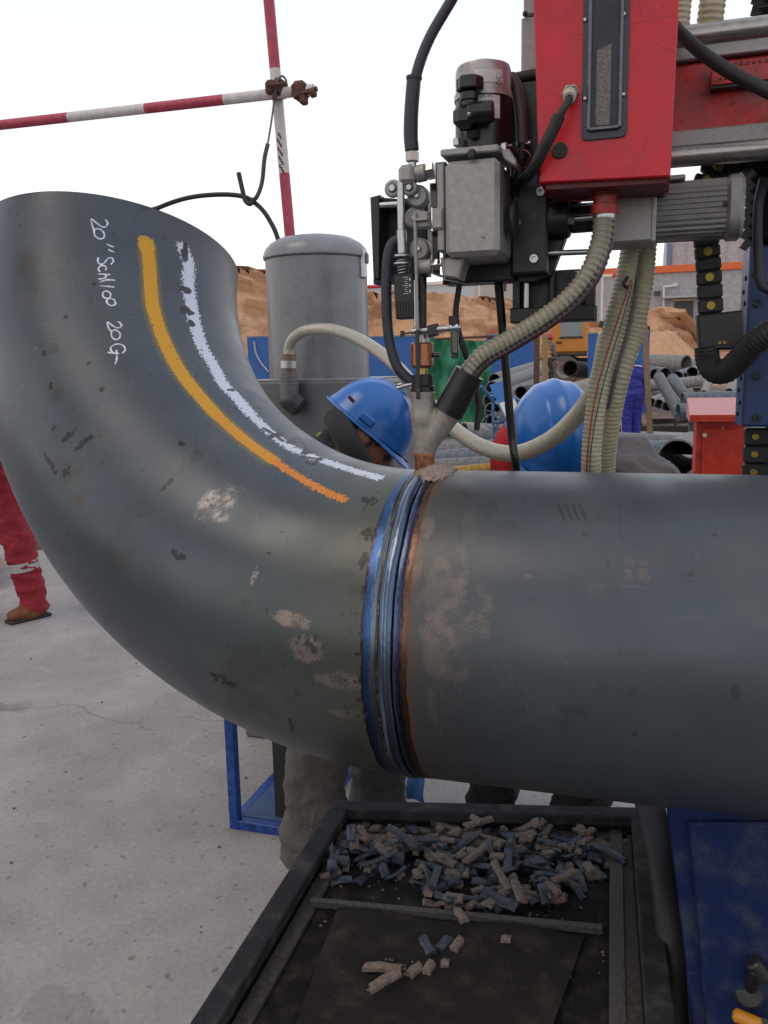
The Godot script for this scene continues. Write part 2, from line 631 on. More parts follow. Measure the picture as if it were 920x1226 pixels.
func _ready() -> void:
	# ------------------------------------------------------------ camera, sky, sun, exposure
	var cam := Camera3D.new()
	cam.name = "camera"
	add_child(cam)
	cam.transform = Transform3D(Basis(Vector3(0.9557, -0.0206, -0.2937), Vector3(-0.0298, 0.9857, -0.166), Vector3(0.293, 0.1674, 0.9414)), Vector3(0.3574, 1.5, 1.3544))
	cam.fov = 61.770
	cam.near = 0.05
	cam.far = 900.0
	cam.current = true
	var we := WorldEnvironment.new()
	we.name = "environment"
	var env := Environment.new()
	env.background_mode = Environment.BG_SKY
	var sky := Sky.new()
	var sm := ProceduralSkyMaterial.new()
	sm.sky_top_color = Color(0.70, 0.73, 0.79)
	sm.sky_horizon_color = Color(0.97, 0.945, 0.925)
	sm.sky_curve = 0.2
	sm.sky_energy_multiplier = 1.08
	sm.ground_bottom_color = Color(0.5, 0.47, 0.45)
	sm.ground_horizon_color = Color(0.75, 0.72, 0.7)
	sm.sun_angle_max = 0.0
	sky.sky_material = sm
	env.sky = sky
	env.tonemap_mode = Environment.TONE_MAPPER_LINEAR
	env.tonemap_exposure = 1.40
	env.sdfgi_enabled = true
	env.ssao_enabled = true
	env.ssil_enabled = true
	we.environment = env
	add_child(we)
	var sun := DirectionalLight3D.new()
	sun.name = "sun"
	sun.light_color = Color(1.0, 0.94, 0.88)
	sun.light_energy = 0.2
	sun.light_angular_distance = 30.0
	sun.shadow_enabled = true
	add_child(sun)
	sun.look_at_from_position(Vector3(-3.0, 6.5, 3.0), Vector3.ZERO)

	make_textures()
	shared_materials()
	build_ground()
	build_background()
	build_yard()
	build_welded_pipe()
	build_stands()
	build_manipulator()
	build_head()
	build_hoses()
	build_workers()
	build_tray()

# paints and metals that several things share
func shared_materials() -> void:
	M("black_paint", 0.018, 0.018, 0.02, 0.45, 0.0, "mottle", 6)
	M("black_rubber", 0.02, 0.02, 0.021, 0.6, 0.0, "mottle", 8)
	M("cast_aluminium", 0.40, 0.385, 0.365, 0.48, 0.45, "mottle", 7, 0.02, "grain")
	M("charcoal_plate", 0.035, 0.036, 0.037, 0.45, 0.1)
	M("dark_fitting", 0.035, 0.036, 0.04, 0.35)
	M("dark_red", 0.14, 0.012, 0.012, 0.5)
	M("dark_rusty_pipe", 0.05, 0.03, 0.025, 0.7, 0.2, "grime", 2)
	M("fence_white", 0.75, 0.72, 0.7, 0.5)
	M("ground_steel", 0.42, 0.39, 0.36, 0.3, 0.9, "scratch", 5)
	M("gunmetal", 0.12, 0.115, 0.11, 0.25, 0.8)
	M("hoarding_rail", 0.10, 0.18, 0.32, 0.5)
	M("lock_cream", 0.7, 0.6, 0.45, 0.4)
	M("motor_cap_grey", 0.26, 0.245, 0.23, 0.4, 0.4)
	M("nut_nickel", 0.5, 0.46, 0.4, 0.35, 0.8)
	M("raw_timber", 0.30, 0.20, 0.12, 0.85, 0.0, "grime", 3)
	M("red_wire", 0.4, 0.02, 0.01, 0.4)
	M("rib_steel", 0.14, 0.14, 0.15, 0.25, 0.8, "scratch", 6)
	M("rust_screw", 0.08, 0.05, 0.035, 0.7)
	M("rusty_steel", 0.16, 0.07, 0.04, 0.8, 0.1, "grime", 2.5)
	M("taupe_conduit", 0.10, 0.085, 0.075, 0.5)
	M("white_roof", 0.7, 0.68, 0.68, 0.7)
	M("wire_grey", 0.18, 0.17, 0.18, 0.4, 0.4)
	M("zinc", 0.55, 0.55, 0.55, 0.3, 0.95, "mottle", 9)

# ---------------------------------------------------------------- ground
func build_ground() -> void:
	var n := 1024
	var big := field(n, n, 0.004, 4, 21)
	var mid := field(n, n, 0.02, 5, 22)
	var fin := field(n, n, 0.2, 3, 23)
	var spk := field(n, n, 0.09, 2, 24)
	var im := Image.create(n, n, false, Image.FORMAT_RGB8)
	var d := PackedByteArray()
	d.resize(n * n * 3)
	for k in n * n:
		var s := 0.84 + 0.08 * smoothstep(0.25, 0.7, big[k] / 255.0) + 0.10 * (mid[k] / 255.0 - 0.5) + 0.12 * (fin[k] / 255.0 - 0.5)
		if spk[k] < 38: s *= 0.80
		var w := smoothstep(0.55, 0.8, mid[k] / 255.0) * 0.04
		d[k * 3] = int(clampf(s * 178 , 0, 255))
		d[k * 3 + 1] = int(clampf(s * (172 - w * 40), 0, 255))
		d[k * 3 + 2] = int(clampf(s * (170 - w * 120), 0, 255))
	im = Image.create_from_data(n, n, false, Image.FORMAT_RGB8, d)
	# grey-brown stains, dark drips and a wandering hairline crack
	var stain := Color(0.36, 0.34, 0.32)
	var rg := RandomNumberGenerator.new()
	rg.seed = 5
	for k in 26:
		patch(im, Vector2(rg.randf() * n, rg.randf() * n), Vector2(rg.randf_range(20, 90), rg.randf_range(10, 34)), stain, mid, n, 0.3, rg.randf_range(0.08, 0.22), rg.randf() * 3)
	for k in 34:
		var p := Vector2(rg.randf() * n, rg.randf() * n)
		stroke(im, [p, p + Vector2.from_angle(rg.randf() * TAU) * rg.randf_range(0.3, 5)], rg.randf_range(0.5, 1.5), Color(0.25, 0.24, 0.23), fin, n, 0.6, 0.6)
	for c in 3:
		var p := Vector2(0, n * (0.2 + 0.3 * c))
		var pts := PackedVector2Array()
		while p.x < n:
			pts.push_back(p)
			p += Vector2(14, rg.randfn(0, 6))
		stroke(im, pts, 0.7, Color(0.42, 0.4, 0.38), fin, n, 0.8, 0.8)
	var con := StandardMaterial3D.new()
	con.resource_name = "concrete"
	con.albedo_texture = ImageTexture.create_from_image(im)
	con.albedo_color = lin(0.86, 0.855, 0.865)
	con.roughness = 0.85
	con.uv1_triplanar = true
	con.uv1_scale = Vector3.ONE / 4.3
	con.uv1_offset = Vector3(0.37, 0, 0.21)
	con.heightmap_enabled = true
	con.heightmap_texture = grey_tex(fin, n, n)
	con.heightmap_scale = 0.12
	mats["concrete"] = con
	var g := MB.new()
	g.quad(Vector3(-400, -0.02, 400), Vector3(400, -0.02, 400), Vector3(400, -0.02, -400), Vector3(-400, -0.02, -400))
	setting("ground", g, M("earth", 0.085, 0.075, 0.065, 0.95, 0, "mottle", 0.25, 1.0, "mid"))
	var p := MB.new()
	p.box(Vector3(0, -0.06, -7.3), Vector3(70, 0.12, 17.4), 0.01)
	setting("pavement", p, con)
	# grit on the paving
	var gr := MB.new()
	var gg := RandomNumberGenerator.new()
	gg.seed = 31
	for k in 80:
		var s := gg.randf_range(0.002, 0.007)
		gr.ball(Vector3(gg.randf_range(-3.6, 0.4), s * 0.3, gg.randf_range(-4.5, 0.3)), Vector3(s, s * 0.6, s * gg.randf_range(0.6, 1.1)), 6, 4)
	setting("gravel", gr, M("grit", 0.13, 0.12, 0.11, 0.95), "stuff")

# ---------------------------------------------------------------- the elbow welded to the pipe
func elbow_point(th: float, a: float, r: float) -> Vector3:
	var ctr := Vector3(-BEND * sin(th), 0, 0) + EB * BEND * (1 - cos(th))
	var rad := Vector3(-sin(th), 0, 0) - EB * cos(th)
	return Vector3(0, AX, 0) + ctr + (rad * cos(a) + EN * sin(a)) * r

func paint_steel(im: Image, w: int, h: int, fine: PackedByteArray, mid: PackedByteArray, spk: PackedByteArray, near_v: bool) -> Image:
	var d := PackedByteArray()
	d.resize(w * h * 3)
	for y in h:
		var rust := 0.0
		for x in w:
			var q := (y & 511) * 512 + (x & 511)
			var q2 := ((y >> 2) & 511) * 512 + ((x >> 2) & 511)
			var s := 0.90 + 0.16 * (mid[q2] / 255.0) + 0.10 * (fine[q] / 255.0 - 0.5)
			var o := smoothstep(0.5, 0.85, mid[q2] / 255.0) * 0.5
			var r := 75.0 * s + 3 * o
			var g := 83.0 * s
			var b := 90.0 * s - 10 * o
			if near_v:  # towards the weld the paint has gone olive with heat and flux dust
				rust = clampf(1.0 - y / 330.0, 0, 1)
				r += rust * 6; g += rust * 1; b -= rust * 16
			if spk[q2] < 24 and fine[q] < 120:
				r *= 0.72; g *= 0.7; b *= 0.68
			var k := (y * w + x) * 3
			d[k] = int(clampf(r, 0, 255)); d[k + 1] = int(clampf(g, 0, 255)); d[k + 2] = int(clampf(b, 0, 255))
	return Image.create_from_data(w, h, false, Image.FORMAT_RGB8, d)

func build_welded_pipe() -> void:
	var t := thing("welded_pipe", "large dark grey steel pipe with chalk-marked elbow welded to its left end", "pipe", Vector3(0, AX, 0))
	var fine := field(512, 512, 0.25, 2, 31)
	var mid := field(512, 512, 0.012, 5, 32)
	var spk := field(512, 512, 0.05, 3, 33)
	var fray := field(512, 512, 0.055, 5, 34)
	var ragged := field(512, 512, 0.10, 5, 35)
	# speckled smears for dust and scuffs: broad clouds broken up by fine grain
	var cloud := field(512, 512, 0.022, 5, 36)
	var speck := field(512, 512, 0.30, 3, 37)
	var dusty := cloud.duplicate()
	for k in dusty.size(): dusty[k] = int(clampf(0.52 * cloud[k] + 0.54 * speck[k], 0, 255))
	# elbow paint
	var w := 2048
	var h := 1424
	var im := paint_steel(null, w, h, fine, mid, spk, true)
	var sz := Vector2(w, h)
	var px := func(a: Array) -> PackedVector2Array:
		var o := PackedVector2Array()
		for p in a: o.push_back((p as Vector2) * sz)
		return o
	var dark := Color(0.13, 0.13, 0.14)
	var chalk := Color(0.86, 0.88, 0.92)
	var rustc := Color(0.36, 0.25, 0.2)
	# soft grime first
	for e in [[Vector2(0.4689, 0.5541), 60, 130, 0.3], [Vector2(0.4712, 0.3880), 120, 60, 0.35], [Vector2(0.5194, 0.0141), 40, 200, 0.42], [Vector2(0.3869, 0.1569), 160, 70, 0.36], [Vector2(0.4945, 0.8551), 60, 90, 0.4]]:
		patch(im, (e[0] as Vector2) * sz, Vector2(e[1], e[2]), Color(0.26, 0.25, 0.22), mid, 512, e[3], 0.35)
	# yellow spray line: a breath of overspray, then the paint itself
	stroke(im, poly2(px.call([Vector2(0.6320, 0.9074), Vector2(0.6338, 0.8630), Vector2(0.6319, 0.8004), Vector2(0.6296, 0.7581), Vector2(0.6292, 0.6938), Vector2(0.6291, 0.6270), Vector2(0.6296, 0.5684), Vector2(0.6312, 0.5054), Vector2(0.6312, 0.3937), Vector2(0.6270, 0.2732)])), 20.0, Color(0.70, 0.53, 0.17), speck, 512, 0.85, 0.4)
	stroke(im, poly2(px.call([Vector2(0.6320, 0.9074), Vector2(0.6338, 0.8630), Vector2(0.6319, 0.8004), Vector2(0.6296, 0.7581), Vector2(0.6292, 0.6938), Vector2(0.6291, 0.6270), Vector2(0.6296, 0.5684), Vector2(0.6312, 0.5054), Vector2(0.6312, 0.4463)])), 15.5, Color(0.80, 0.58, 0.13), ragged, 512, 0.22, 0.9)
	stroke(im, poly2(px.call([Vector2(0.6312, 0.4463), Vector2(0.6312, 0.3937), Vector2(0.6296, 0.3313), Vector2(0.6270, 0.2732)])), 13.5, Color(0.81, 0.55, 0.12), ragged, 512, 0.2, 0.93)
	stroke(im, poly2(px.call([Vector2(0.6270, 0.2732), Vector2(0.6194, 0.2045), Vector2(0.6127, 0.1527), Vector2(0.6063, 0.1019)])), 10.0, Color(0.86, 0.50, 0.13), ragged, 512, 0.7, 0.93)
	stroke(im, px.call([Vector2(0.6310, 0.9151), Vector2(0.6319, 0.9013)]), 19.0, Color(0.80, 0.60, 0.16), ragged, 512, 0.25, 0.85)
	# white brushed line
	stroke(im, poly2(px.call([Vector2(0.6764, 0.9292), Vector2(0.6842, 0.8920), Vector2(0.6813, 0.8322), Vector2(0.6802, 0.7729), Vector2(0.6771, 0.7116), Vector2(0.6742, 0.6491), Vector2(0.6758, 0.5980), Vector2(0.6711, 0.5304), Vector2(0.6741, 0.4869), Vector2(0.6707, 0.4261)])), 18.0, Color(0.80, 0.83, 0.87), ragged, 512, 0.6, 0.97)
	stroke(im, poly2(px.call([Vector2(0.6707, 0.4261), Vector2(0.6669, 0.3637), Vector2(0.6621, 0.2947), Vector2(0.6627, 0.2397), Vector2(0.6652, 0.1800), Vector2(0.6607, 0.1165), Vector2(0.6543, 0.0669)])), 14.5, Color(0.80, 0.83, 0.86), ragged, 512, 0.7, 0.96)
	for q in [[Vector2(0.6643, 0.3691), Vector2(0.6676, 0.3372), Vector2(0.6646, 0.3126)], [Vector2(0.6670, 0.3023), Vector2(0.6936, 0.3166), Vector2(0.6763, 0.2627), Vector2(0.6599, 0.2533)], [Vector2(0.6551, 0.2466), Vector2(0.6629, 0.2187), Vector2(0.6491, 0.2077), Vector2(0.6476, 0.2263)], [Vector2(0.6798, 0.9410), Vector2(0.6808, 0.9009)], [Vector2(0.6753, 0.9193), Vector2(0.6784, 0.8945)]]:
		stroke(im, px.call(q), 5.5, Color(0.17, 0.16, 0.17), ragged, 512, 0.55, 0.95)
	for e in [[Vector2(0.6762, 0.8128), 13, 12], [Vector2(0.6707, 0.7520), 16, 13], [Vector2(0.6711, 0.7167), 9, 12], [Vector2(0.6799, 0.9229), 7, 22], [Vector2(0.6676, 0.3372), 24, 9], [Vector2(0.6738, 0.2963), 12, 7], [Vector2(0.6719, 0.2476), 20, 8], [Vector2(0.6660, 0.2140), 10, 8], [Vector2(0.6922, 0.4457), 8, 6], [Vector2(0.6752, 0.5102), 10, 5], [Vector2(0.7055, 0.5060), 14, 4], [Vector2(0.7209, 0.4818), 12, 4], [Vector2(0.7298, 0.3810), 10, 4]]:
		patch(im, (e[0] as Vector2) * sz, Vector2(e[1], e[2]) * 1.35, Color(0.2, 0.19, 0.2), fray, 512, 0.16, 0.95)
	# hand lettering in paint marker, reading downwards: 20" sch100 20G
	var hand := [
		[Vector2(0.5861, 0.9490), Vector2(0.5887, 0.9436), Vector2(0.5872, 0.9350), Vector2(0.5829, 0.9335), Vector2(0.5775, 0.9395), Vector2(0.5715, 0.9479), Vector2(0.5718, 0.9387), Vector2(0.5743, 0.9254)],
		[Vector2(0.5743, 0.9254), Vector2(0.5795, 0.9288), Vector2(0.5849, 0.9215), Vector2(0.5853, 0.9110), Vector2(0.5805, 0.9073), Vector2(0.5756, 0.9134), Vector2(0.5743, 0.9254)],
		[Vector2(0.5886, 0.8962), Vector2(0.5953, 0.8917)], [Vector2(0.5903, 0.8849), Vector2(0.5958, 0.8798)],
		[Vector2(0.5918, 0.8533), Vector2(0.5941, 0.8592), Vector2(0.5933, 0.8657), Vector2(0.5899, 0.8669), Vector2(0.5869, 0.8618), Vector2(0.5839, 0.8547), Vector2(0.5804, 0.8534), Vector2(0.5778, 0.8584), Vector2(0.5785, 0.8674)],
		[Vector2(0.5854, 0.8411), Vector2(0.5860, 0.8468), Vector2(0.5830, 0.8504), Vector2(0.5791, 0.8478), Vector2(0.5775, 0.8423), Vector2(0.5787, 0.8380)],
		[Vector2(0.5777, 0.8325), Vector2(0.5845, 0.8311), Vector2(0.5889, 0.8301)], [Vector2(0.5831, 0.8312), Vector2(0.5849, 0.8268), Vector2(0.5833, 0.8227), Vector2(0.5770, 0.8221)],
		[Vector2(0.5933, 0.8175), Vector2(0.5861, 0.8188), Vector2(0.5783, 0.8155)],
		[Vector2(0.5774, 0.8072), Vector2(0.5851, 0.8045), Vector2(0.5915, 0.8026)],
		[Vector2(0.5793, 0.7927), Vector2(0.5834, 0.7947), Vector2(0.5868, 0.7876), Vector2(0.5850, 0.7799), Vector2(0.5805, 0.7795), Vector2(0.5783, 0.7857), Vector2(0.5793, 0.7927)],
		[Vector2(0.5849, 0.7785), Vector2(0.5893, 0.7739), Vector2(0.5897, 0.7650), Vector2(0.5856, 0.7616), Vector2(0.5816, 0.7670), Vector2(0.5814, 0.7743), Vector2(0.5849, 0.7785)],
		[Vector2(0.5875, 0.7247), Vector2(0.5901, 0.7178), Vector2(0.5877, 0.7115), Vector2(0.5834, 0.7128), Vector2(0.5794, 0.7212), Vector2(0.5768, 0.7273), Vector2(0.5758, 0.7183), Vector2(0.5771, 0.7082)],
		[Vector2(0.5775, 0.7066), Vector2(0.5825, 0.7073), Vector2(0.5857, 0.6984), Vector2(0.5834, 0.6889), Vector2(0.5786, 0.6876), Vector2(0.5762, 0.6962), Vector2(0.5775, 0.7066)],
		[Vector2(0.5803, 0.6550), Vector2(0.5841, 0.6596), Vector2(0.5847, 0.6685), Vector2(0.5811, 0.6758), Vector2(0.5757, 0.6772), Vector2(0.5713, 0.6725), Vector2(0.5708, 0.6640), Vector2(0.5740, 0.6589), Vector2(0.5760, 0.6652)],
		[Vector2(0.5767, 0.6565), Vector2(0.5723, 0.6593), Vector2(0.5670, 0.6650)], [Vector2(0.5752, 0.6597), Vector2(0.5728, 0.6478), Vector2(0.5692, 0.6376)]]
	for s in hand: stroke(im, poly2(px.call(s), 5), 1.9, chalk, fray, 512, 0.5, 0.92)
	# scuffs, chips and rust
	patch(im, Vector2(0.5503, 0.2909) * sz, Vector2(90, 76), Color(0.60, 0.57, 0.55), dusty, 512, 0.50, 0.9)
	patch(im, Vector2(0.5503, 0.2909) * sz, Vector2(70, 55), Color(0.3, 0.29, 0.29), fray, 512, 0.5, 0.6)
	patch(im, Vector2(0.5033, 0.1816) * sz, Vector2(22, 8), Color(0.6, 0.54, 0.5), ragged, 512, 0.3, 0.8)
	patch(im, Vector2(0.4758, 0.1142) * sz, Vector2(21, 56), Color(0.60, 0.52, 0.47), dusty, 512, 0.36, 0.85)
	patch(im, Vector2(0.4522, 0.0875) * sz, Vector2(39, 53), Color(0.56, 0.48, 0.44), dusty, 512, 0.42, 0.8)
	patch(im, Vector2(0.4591, 0.0842) * sz, Vector2(30, 40), Color(0.2, 0.19, 0.19), fray, 512, 0.45, 0.7)
	patch(im, Vector2(0.4288, 0.0461) * sz, Vector2(36, 61), Color(0.56, 0.47, 0.43), dusty, 512, 0.45, 0.8)
	patch(im, Vector2(0.3932, 0.0267) * sz, Vector2(24, 84), Color(0.5, 0.42, 0.38), dusty, 512, 0.5, 0.7)
	patch(im, Vector2(0.3884, 0.1925) * sz, Vector2(22, 45), dark, fray, 512, 0.4, 0.8)
	for e in [[Vector2(0.4903, 0.5655), 0, 24, 8], [Vector2(0.4796, 0.5937), 0, 10, 8], [Vector2(0.5006, 0.5394), 0, 30, 9], [Vector2(0.4544, 0.5558), 0, 8, 46], [Vector2(0.4668, 0.5250), 0, 16, 12], [Vector2(0.5778, 0.4282), 0, 8, 14], [Vector2(0.4880, 0.2996), 0, 10, 20], [Vector2(0.5451, 0.6017), 0, 8, 8], [Vector2(0.4979, 0.6536), 0, 9, 9], [Vector2(0.5346, 0.7576), 0, 7, 7], [Vector2(0.5707, 0.8117), 0, 6, 6], [Vector2(0.5438, 0.6584), 0, 6, 5], [Vector2(0.5019, 0.7110), 0, 8, 6], [Vector2(0.5365, 0.3844), 0, 26, 6], [Vector2(0.3580, 0.1079), 0, 30, 5], [Vector2(0.5684, 0.0313), 0, 18, 26], [Vector2(0.5406, 0.0310), 0, 22, 12], [Vector2(0.6094, 0.0577), 0, 14, 30]]:
		patch(im, (e[0] as Vector2) * sz, Vector2(e[2], e[3]) * 1.05, Color(0.15, 0.145, 0.145), fray, 512, 0.24, 0.95)
	for e in [[Vector2(0.4993, 0.6428), 0, 12, 10], [Vector2(0.4975, 0.8861), 0, 14, 8], [Vector2(0.5003, 0.8107), 0, 12, 8], [Vector2(0.5199, 0.5321), 0, 12, 8], [Vector2(0.5489, 0.4065), 0, 10, 6], [Vector2(0.4585, 0.4792), 0, 14, 14]]:
		patch(im, (e[0] as Vector2) * sz, Vector2(e[2], e[3]) * 1.3, rustc, ragged, 512, 0.35, 0.7)
	# small chips to dark primer and pale flecks
	var ck := RandomNumberGenerator.new()
	ck.seed = 71
	for k in 240:
		var p := Vector2(w * ck.randf_range(0.2, 0.8), h * ck.randf())
		stroke(im, [p, p + Vector2.from_angle(ck.randf() * TAU) * ck.randf_range(0.5, 6)], ck.randf_range(0.7, 2.4), Color(0.13, 0.125, 0.125) if ck.randf() < 0.65 else Color(0.5, 0.46, 0.43), fray, 512, 0.7, ck.randf_range(0.4, 0.95))
	# all-over handling marks
	var hm := RandomNumberGenerator.new()
	hm.seed = 404
	for k in 90:
		var p := Vector2(w * hm.randf_range(0.2, 0.8), h * hm.randf())
		var dv := Vector2.from_angle(hm.randf() * TAU) * hm.randf_range(6, 60)
		var lt := hm.randf() < 0.45
		stroke(im, [p, p + dv * 0.5 + Vector2(hm.randfn(0, 2), hm.randfn(0, 2)), p + dv], hm.randf_range(0.6, 1.3), Color(0.40, 0.40, 0.40) if lt else Color(0.17, 0.17, 0.175), fray, 512, 0.9, hm.randf_range(0.15, 0.5))
	for k in 60:
		patch(im, Vector2(w * hm.randf_range(0.2, 0.8), h * hm.randf()), Vector2(hm.randf_range(10, 60), hm.randf_range(6, 40)), Color(0.2, 0.19, 0.175) if k % 2 else Color(0.38, 0.37, 0.36), dusty, 512, hm.randf_range(0.45, 0.6), hm.randf_range(0.2, 0.5), hm.randf() * 3)
	# heat-blackened, flaking edge next to the weld
	var rf := RandomNumberGenerator.new()
	rf.seed = 88
	for k in 210:
		var x := rf.randf() * w
		var dd := rf.randf_range(8.0, 34.0)
		patch(im, Vector2(x, dd * 0.4), Vector2(rf.randf_range(8, 30), dd), Color(0.19, 0.165, 0.165), fray, 512, 0.36, 0.75)
		if k % 4 == 0: patch(im, Vector2(x, 20 + dd), Vector2(rf.randf_range(6, 16), rf.randf_range(8, 30)), Color(0.28, 0.215, 0.19), ragged, 512, 0.5, 0.6)
	var em := uvmat("elbow_paint", ImageTexture.create_from_image(im), 0.43, 0.25)
	em.roughness_texture = grey_tex(curve_bytes(mid, 0.2, 0.8, 190, 255), 512, 512)
	em.roughness = 0.41
	em.heightmap_enabled = true
	var peel := field(1024, 1024, 0.09, 4, 39)
	em.heightmap_texture = grey_tex(peel, 1024, 1024)
	em.heightmap_scale = 0.011
	em.uv1_scale = Vector3.ONE
	var rows := []
	for i in 97:
		var row := PackedVector3Array()
		for j in 129:
			var a := deg_to_rad(j * 360.0 / 128 - 90)
			var th := ANG * i / 96.0
			# forged elbows are never quite round
			row.push_back(elbow_point(th, a, R * (1.0 + 0.004 * sin(a * 2 + 0.6) * sin(th) + 0.002 * sin(th * 9 + a * 3))))
		rows.append(row)
	var el := MB.new()
	el.grid(rows, true)
	part(t, "elbow", el, em)
	var lip := MB.new()
	var lr := []
	for s in [[0.0, R], [0.002, R - 0.006], [0.0, R - 0.018], [-0.02, R - 0.026], [-0.4, R - 0.026], [-0.9, R - 0.026]]:
		var row := PackedVector3Array()
		for j in 97: row.push_back(elbow_point(ANG + s[0], TAU * j / 96, s[1]))
		lr.append(row)
	lip.grid(lr, true)
	part(t, "pipe_rim", lip, M("bare_steel", 0.32, 0.30, 0.28, 0.4, 0.7, "grime", 6))
	# straight pipe
	h = 1280
	sz = Vector2(w, h)
	im = paint_steel(null, w, h, fine, mid, spk, false)
	for y in h:
		if y > 230: break
		var f := pow(1.0 - y / 230.0, 1.6)
		for x in w:
			var q := ragged[((y >> 1) & 511) * 512 + ((x >> 1) & 511)] / 255.0
			var c := im.get_pixel(x, y)
			im.set_pixel(x, y, c.lerp(Color(0.33, 0.29, 0.25), clampf(f * (0.4 + q * 0.7) * 0.75, 0, 1)))
	# (angle share, metres along the pipe) -> pixels; the picture covers one metre
	var cp := func(p: Vector2) -> Vector2: return Vector2(p.x * w, (p.y - 0.0415) * h)
	for k in 120:
		patch(im, Vector2(rf.randf() * w, 3), Vector2(rf.randf_range(10, 60), rf.randf_range(6, 18)), Color(0.40, 0.285, 0.225), ragged, 512, 0.36, 0.6)
	var dust := Color(0.50, 0.44, 0.40)
	for e in [[Vector2(0.5651, 0.0883), 0, 70, 38, 0.42, 0.55], [Vector2(0.5325, 0.0845), 0, 60, 28, 0.4, 0.6], [Vector2(0.5553, 0.1131), 0, 80, 20, 0.45, 0.5], [Vector2(0.5564, 0.1409), 0, 50, 28, 0.5, 0.75], [Vector2(0.5084, 0.1123), 0, 30, 26, 0.45, 0.6], [Vector2(0.6299, 0.1142), 0, 110, 18, 0.5, 0.25], [Vector2(0.6358, 0.0536), 0, 22, 12, 0.35, 0.7], [Vector2(0.5941, 0.0494), 0, 46, 9, 0.45, 0.6], [Vector2(0.5959, 0.1035), 0, 40, 26, 0.5, 0.4], [Vector2(0.7067, 0.0823), 0, 40, 22, 0.5, 0.3], [Vector2(0.5165, 0.2642), 0, 16, 12, 0.5, 0.5], [Vector2(0.4763, 0.2486), 0, 14, 9, 0.45, 0.5], [Vector2(0.4667, 0.0784), 0, 60, 10, 0.5, 0.4]]:
		patch(im, cp.call(e[0]), Vector2(e[2], e[3]) * 1.6, dust, dusty, 512, e[4] * 0.95, e[5] * 0.75)
	for s in [[Vector2(0.6861, 0.0915), Vector2(0.5961, 0.1094)], [Vector2(0.6968, 0.1821), Vector2(0.6278, 0.1954)], [Vector2(0.7009, 0.3179), Vector2(0.5959, 0.3291)], [Vector2(0.5883, 0.3243), Vector2(0.5200, 0.3301)]]:
		stroke(im, [cp.call(s[0]), cp.call(s[1])], 0.9, Color(0.24, 0.25, 0.27), fray, 512, 0.8, 0.6)
	for s in [[Vector2(0.5112, 0.1643), Vector2(0.4897, 0.1792)], [Vector2(0.5190, 0.1755), Vector2(0.4944, 0.1940)], [Vector2(0.5125, 0.1892), Vector2(0.4691, 0.2274)], [Vector2(0.4910, 0.2007), Vector2(0.4664, 0.2138)], [Vector2(0.5036, 0.1065), Vector2(0.4732, 0.1219)], [Vector2(0.4984, 0.0946), Vector2(0.4280, 0.0839)], [Vector2(0.4214, 0.1829), Vector2(0.4239, 0.2864)], [Vector2(0.4078, 0.0711), Vector2(0.4092, 0.2169)], [Vector2(0.3424, 0.0334), Vector2(0.3819, 0.5048)], [Vector2(0.5868, 0.2813), Vector2(0.5863, 0.3665)], [Vector2(0.5626, 0.3777), Vector2(0.5649, 0.4481)], [Vector2(0.6386, 0.4072), Vector2(0.5993, 0.4278)]]:
		stroke(im, [cp.call(s[0]), cp.call((s[0] + s[1]) * 0.5 + Vector2(0.001, 0.003)), cp.call(s[1])], 0.8, Color(0.42, 0.42, 0.42), fray, 512, 0.9, 0.5)
	for k in 4: stroke(im, [cp.call(Vector2(0.6711, 0.2353) + Vector2(0, 0.010 * k)), cp.call(Vector2(0.6512, 0.2475) + Vector2(0, 0.010 * k))], 3.0, Color(0.2, 0.21, 0.23), fray, 512, 0.6, 0.6)
	for k in 110:
		var p := Vector2(w * hm.randf_range(0.3, 0.8), h * hm.randf())
		var dv := Vector2.from_angle(hm.randfn(PI / 2, 0.5)) * hm.randf_range(8, 90)
		stroke(im, [p, p + dv * 0.5 + Vector2(hm.randfn(0, 2), hm.randfn(0, 2)), p + dv], hm.randf_range(0.5, 1.0), Color(0.40, 0.40, 0.40) if hm.randf() < 0.5 else Color(0.17, 0.17, 0.175), fray, 512, 0.9, hm.randf_range(0.12, 0.4))
	for k in 70:
		patch(im, Vector2(w * hm.randf_range(0.3, 0.8), h * hm.randf()), Vector2(hm.randf_range(10, 80), hm.randf_range(6, 50)), Color(0.2, 0.19, 0.175) if k % 2 else Color(0.37, 0.36, 0.35), dusty, 512, hm.randf_range(0.45, 0.6), hm.randf_range(0.15, 0.4), hm.randf() * 3)
	# two rubbed-out stencil marks, no longer readable
	for q in [[Vector2(0.6090, 0.3380), 5.0], [Vector2(0.6006, 0.3363), 4.0], [Vector2(0.5954, 0.3376), 4.0], [Vector2(0.6088, 0.3561), 5.0], [Vector2(0.6012, 0.3553), 5.0], [Vector2(0.5961, 0.3577), 6.0], [Vector2(0.5916, 0.2053), 4.0]]:
		var ring := PackedVector2Array()
		for k in 9: ring.push_back(cp.call(q[0]) + Vector2.from_angle(TAU * k / 8) * q[1] * Vector2(0.7, 1.2))
		stroke(im, ring, 2.2, Color(0.42, 0.37, 0.35), dusty, 512, 0.95, 0.4)
	for e in [[Vector2(0.5988, 0.4135), 0, 14, 10], [Vector2(0.6397, 0.4438), 0, 10, 8], [Vector2(0.6347, 0.2768), 0, 8, 8], [Vector2(0.5073, 0.4700), 0, 18, 10], [Vector2(0.4620, 0.3513), 0, 12, 8], [Vector2(0.5701, 0.2168), 0, 9, 9]]:
		patch(im, cp.call(e[0]), Vector2(e[2], e[3]), Color(0.24, 0.23, 0.22), fray, 512, 0.35, 0.7)
	var pm := uvmat("pipe_paint", ImageTexture.create_from_image(im), 0.46, 0.25)
	pm.roughness_texture = em.roughness_texture
	pm.heightmap_enabled = true
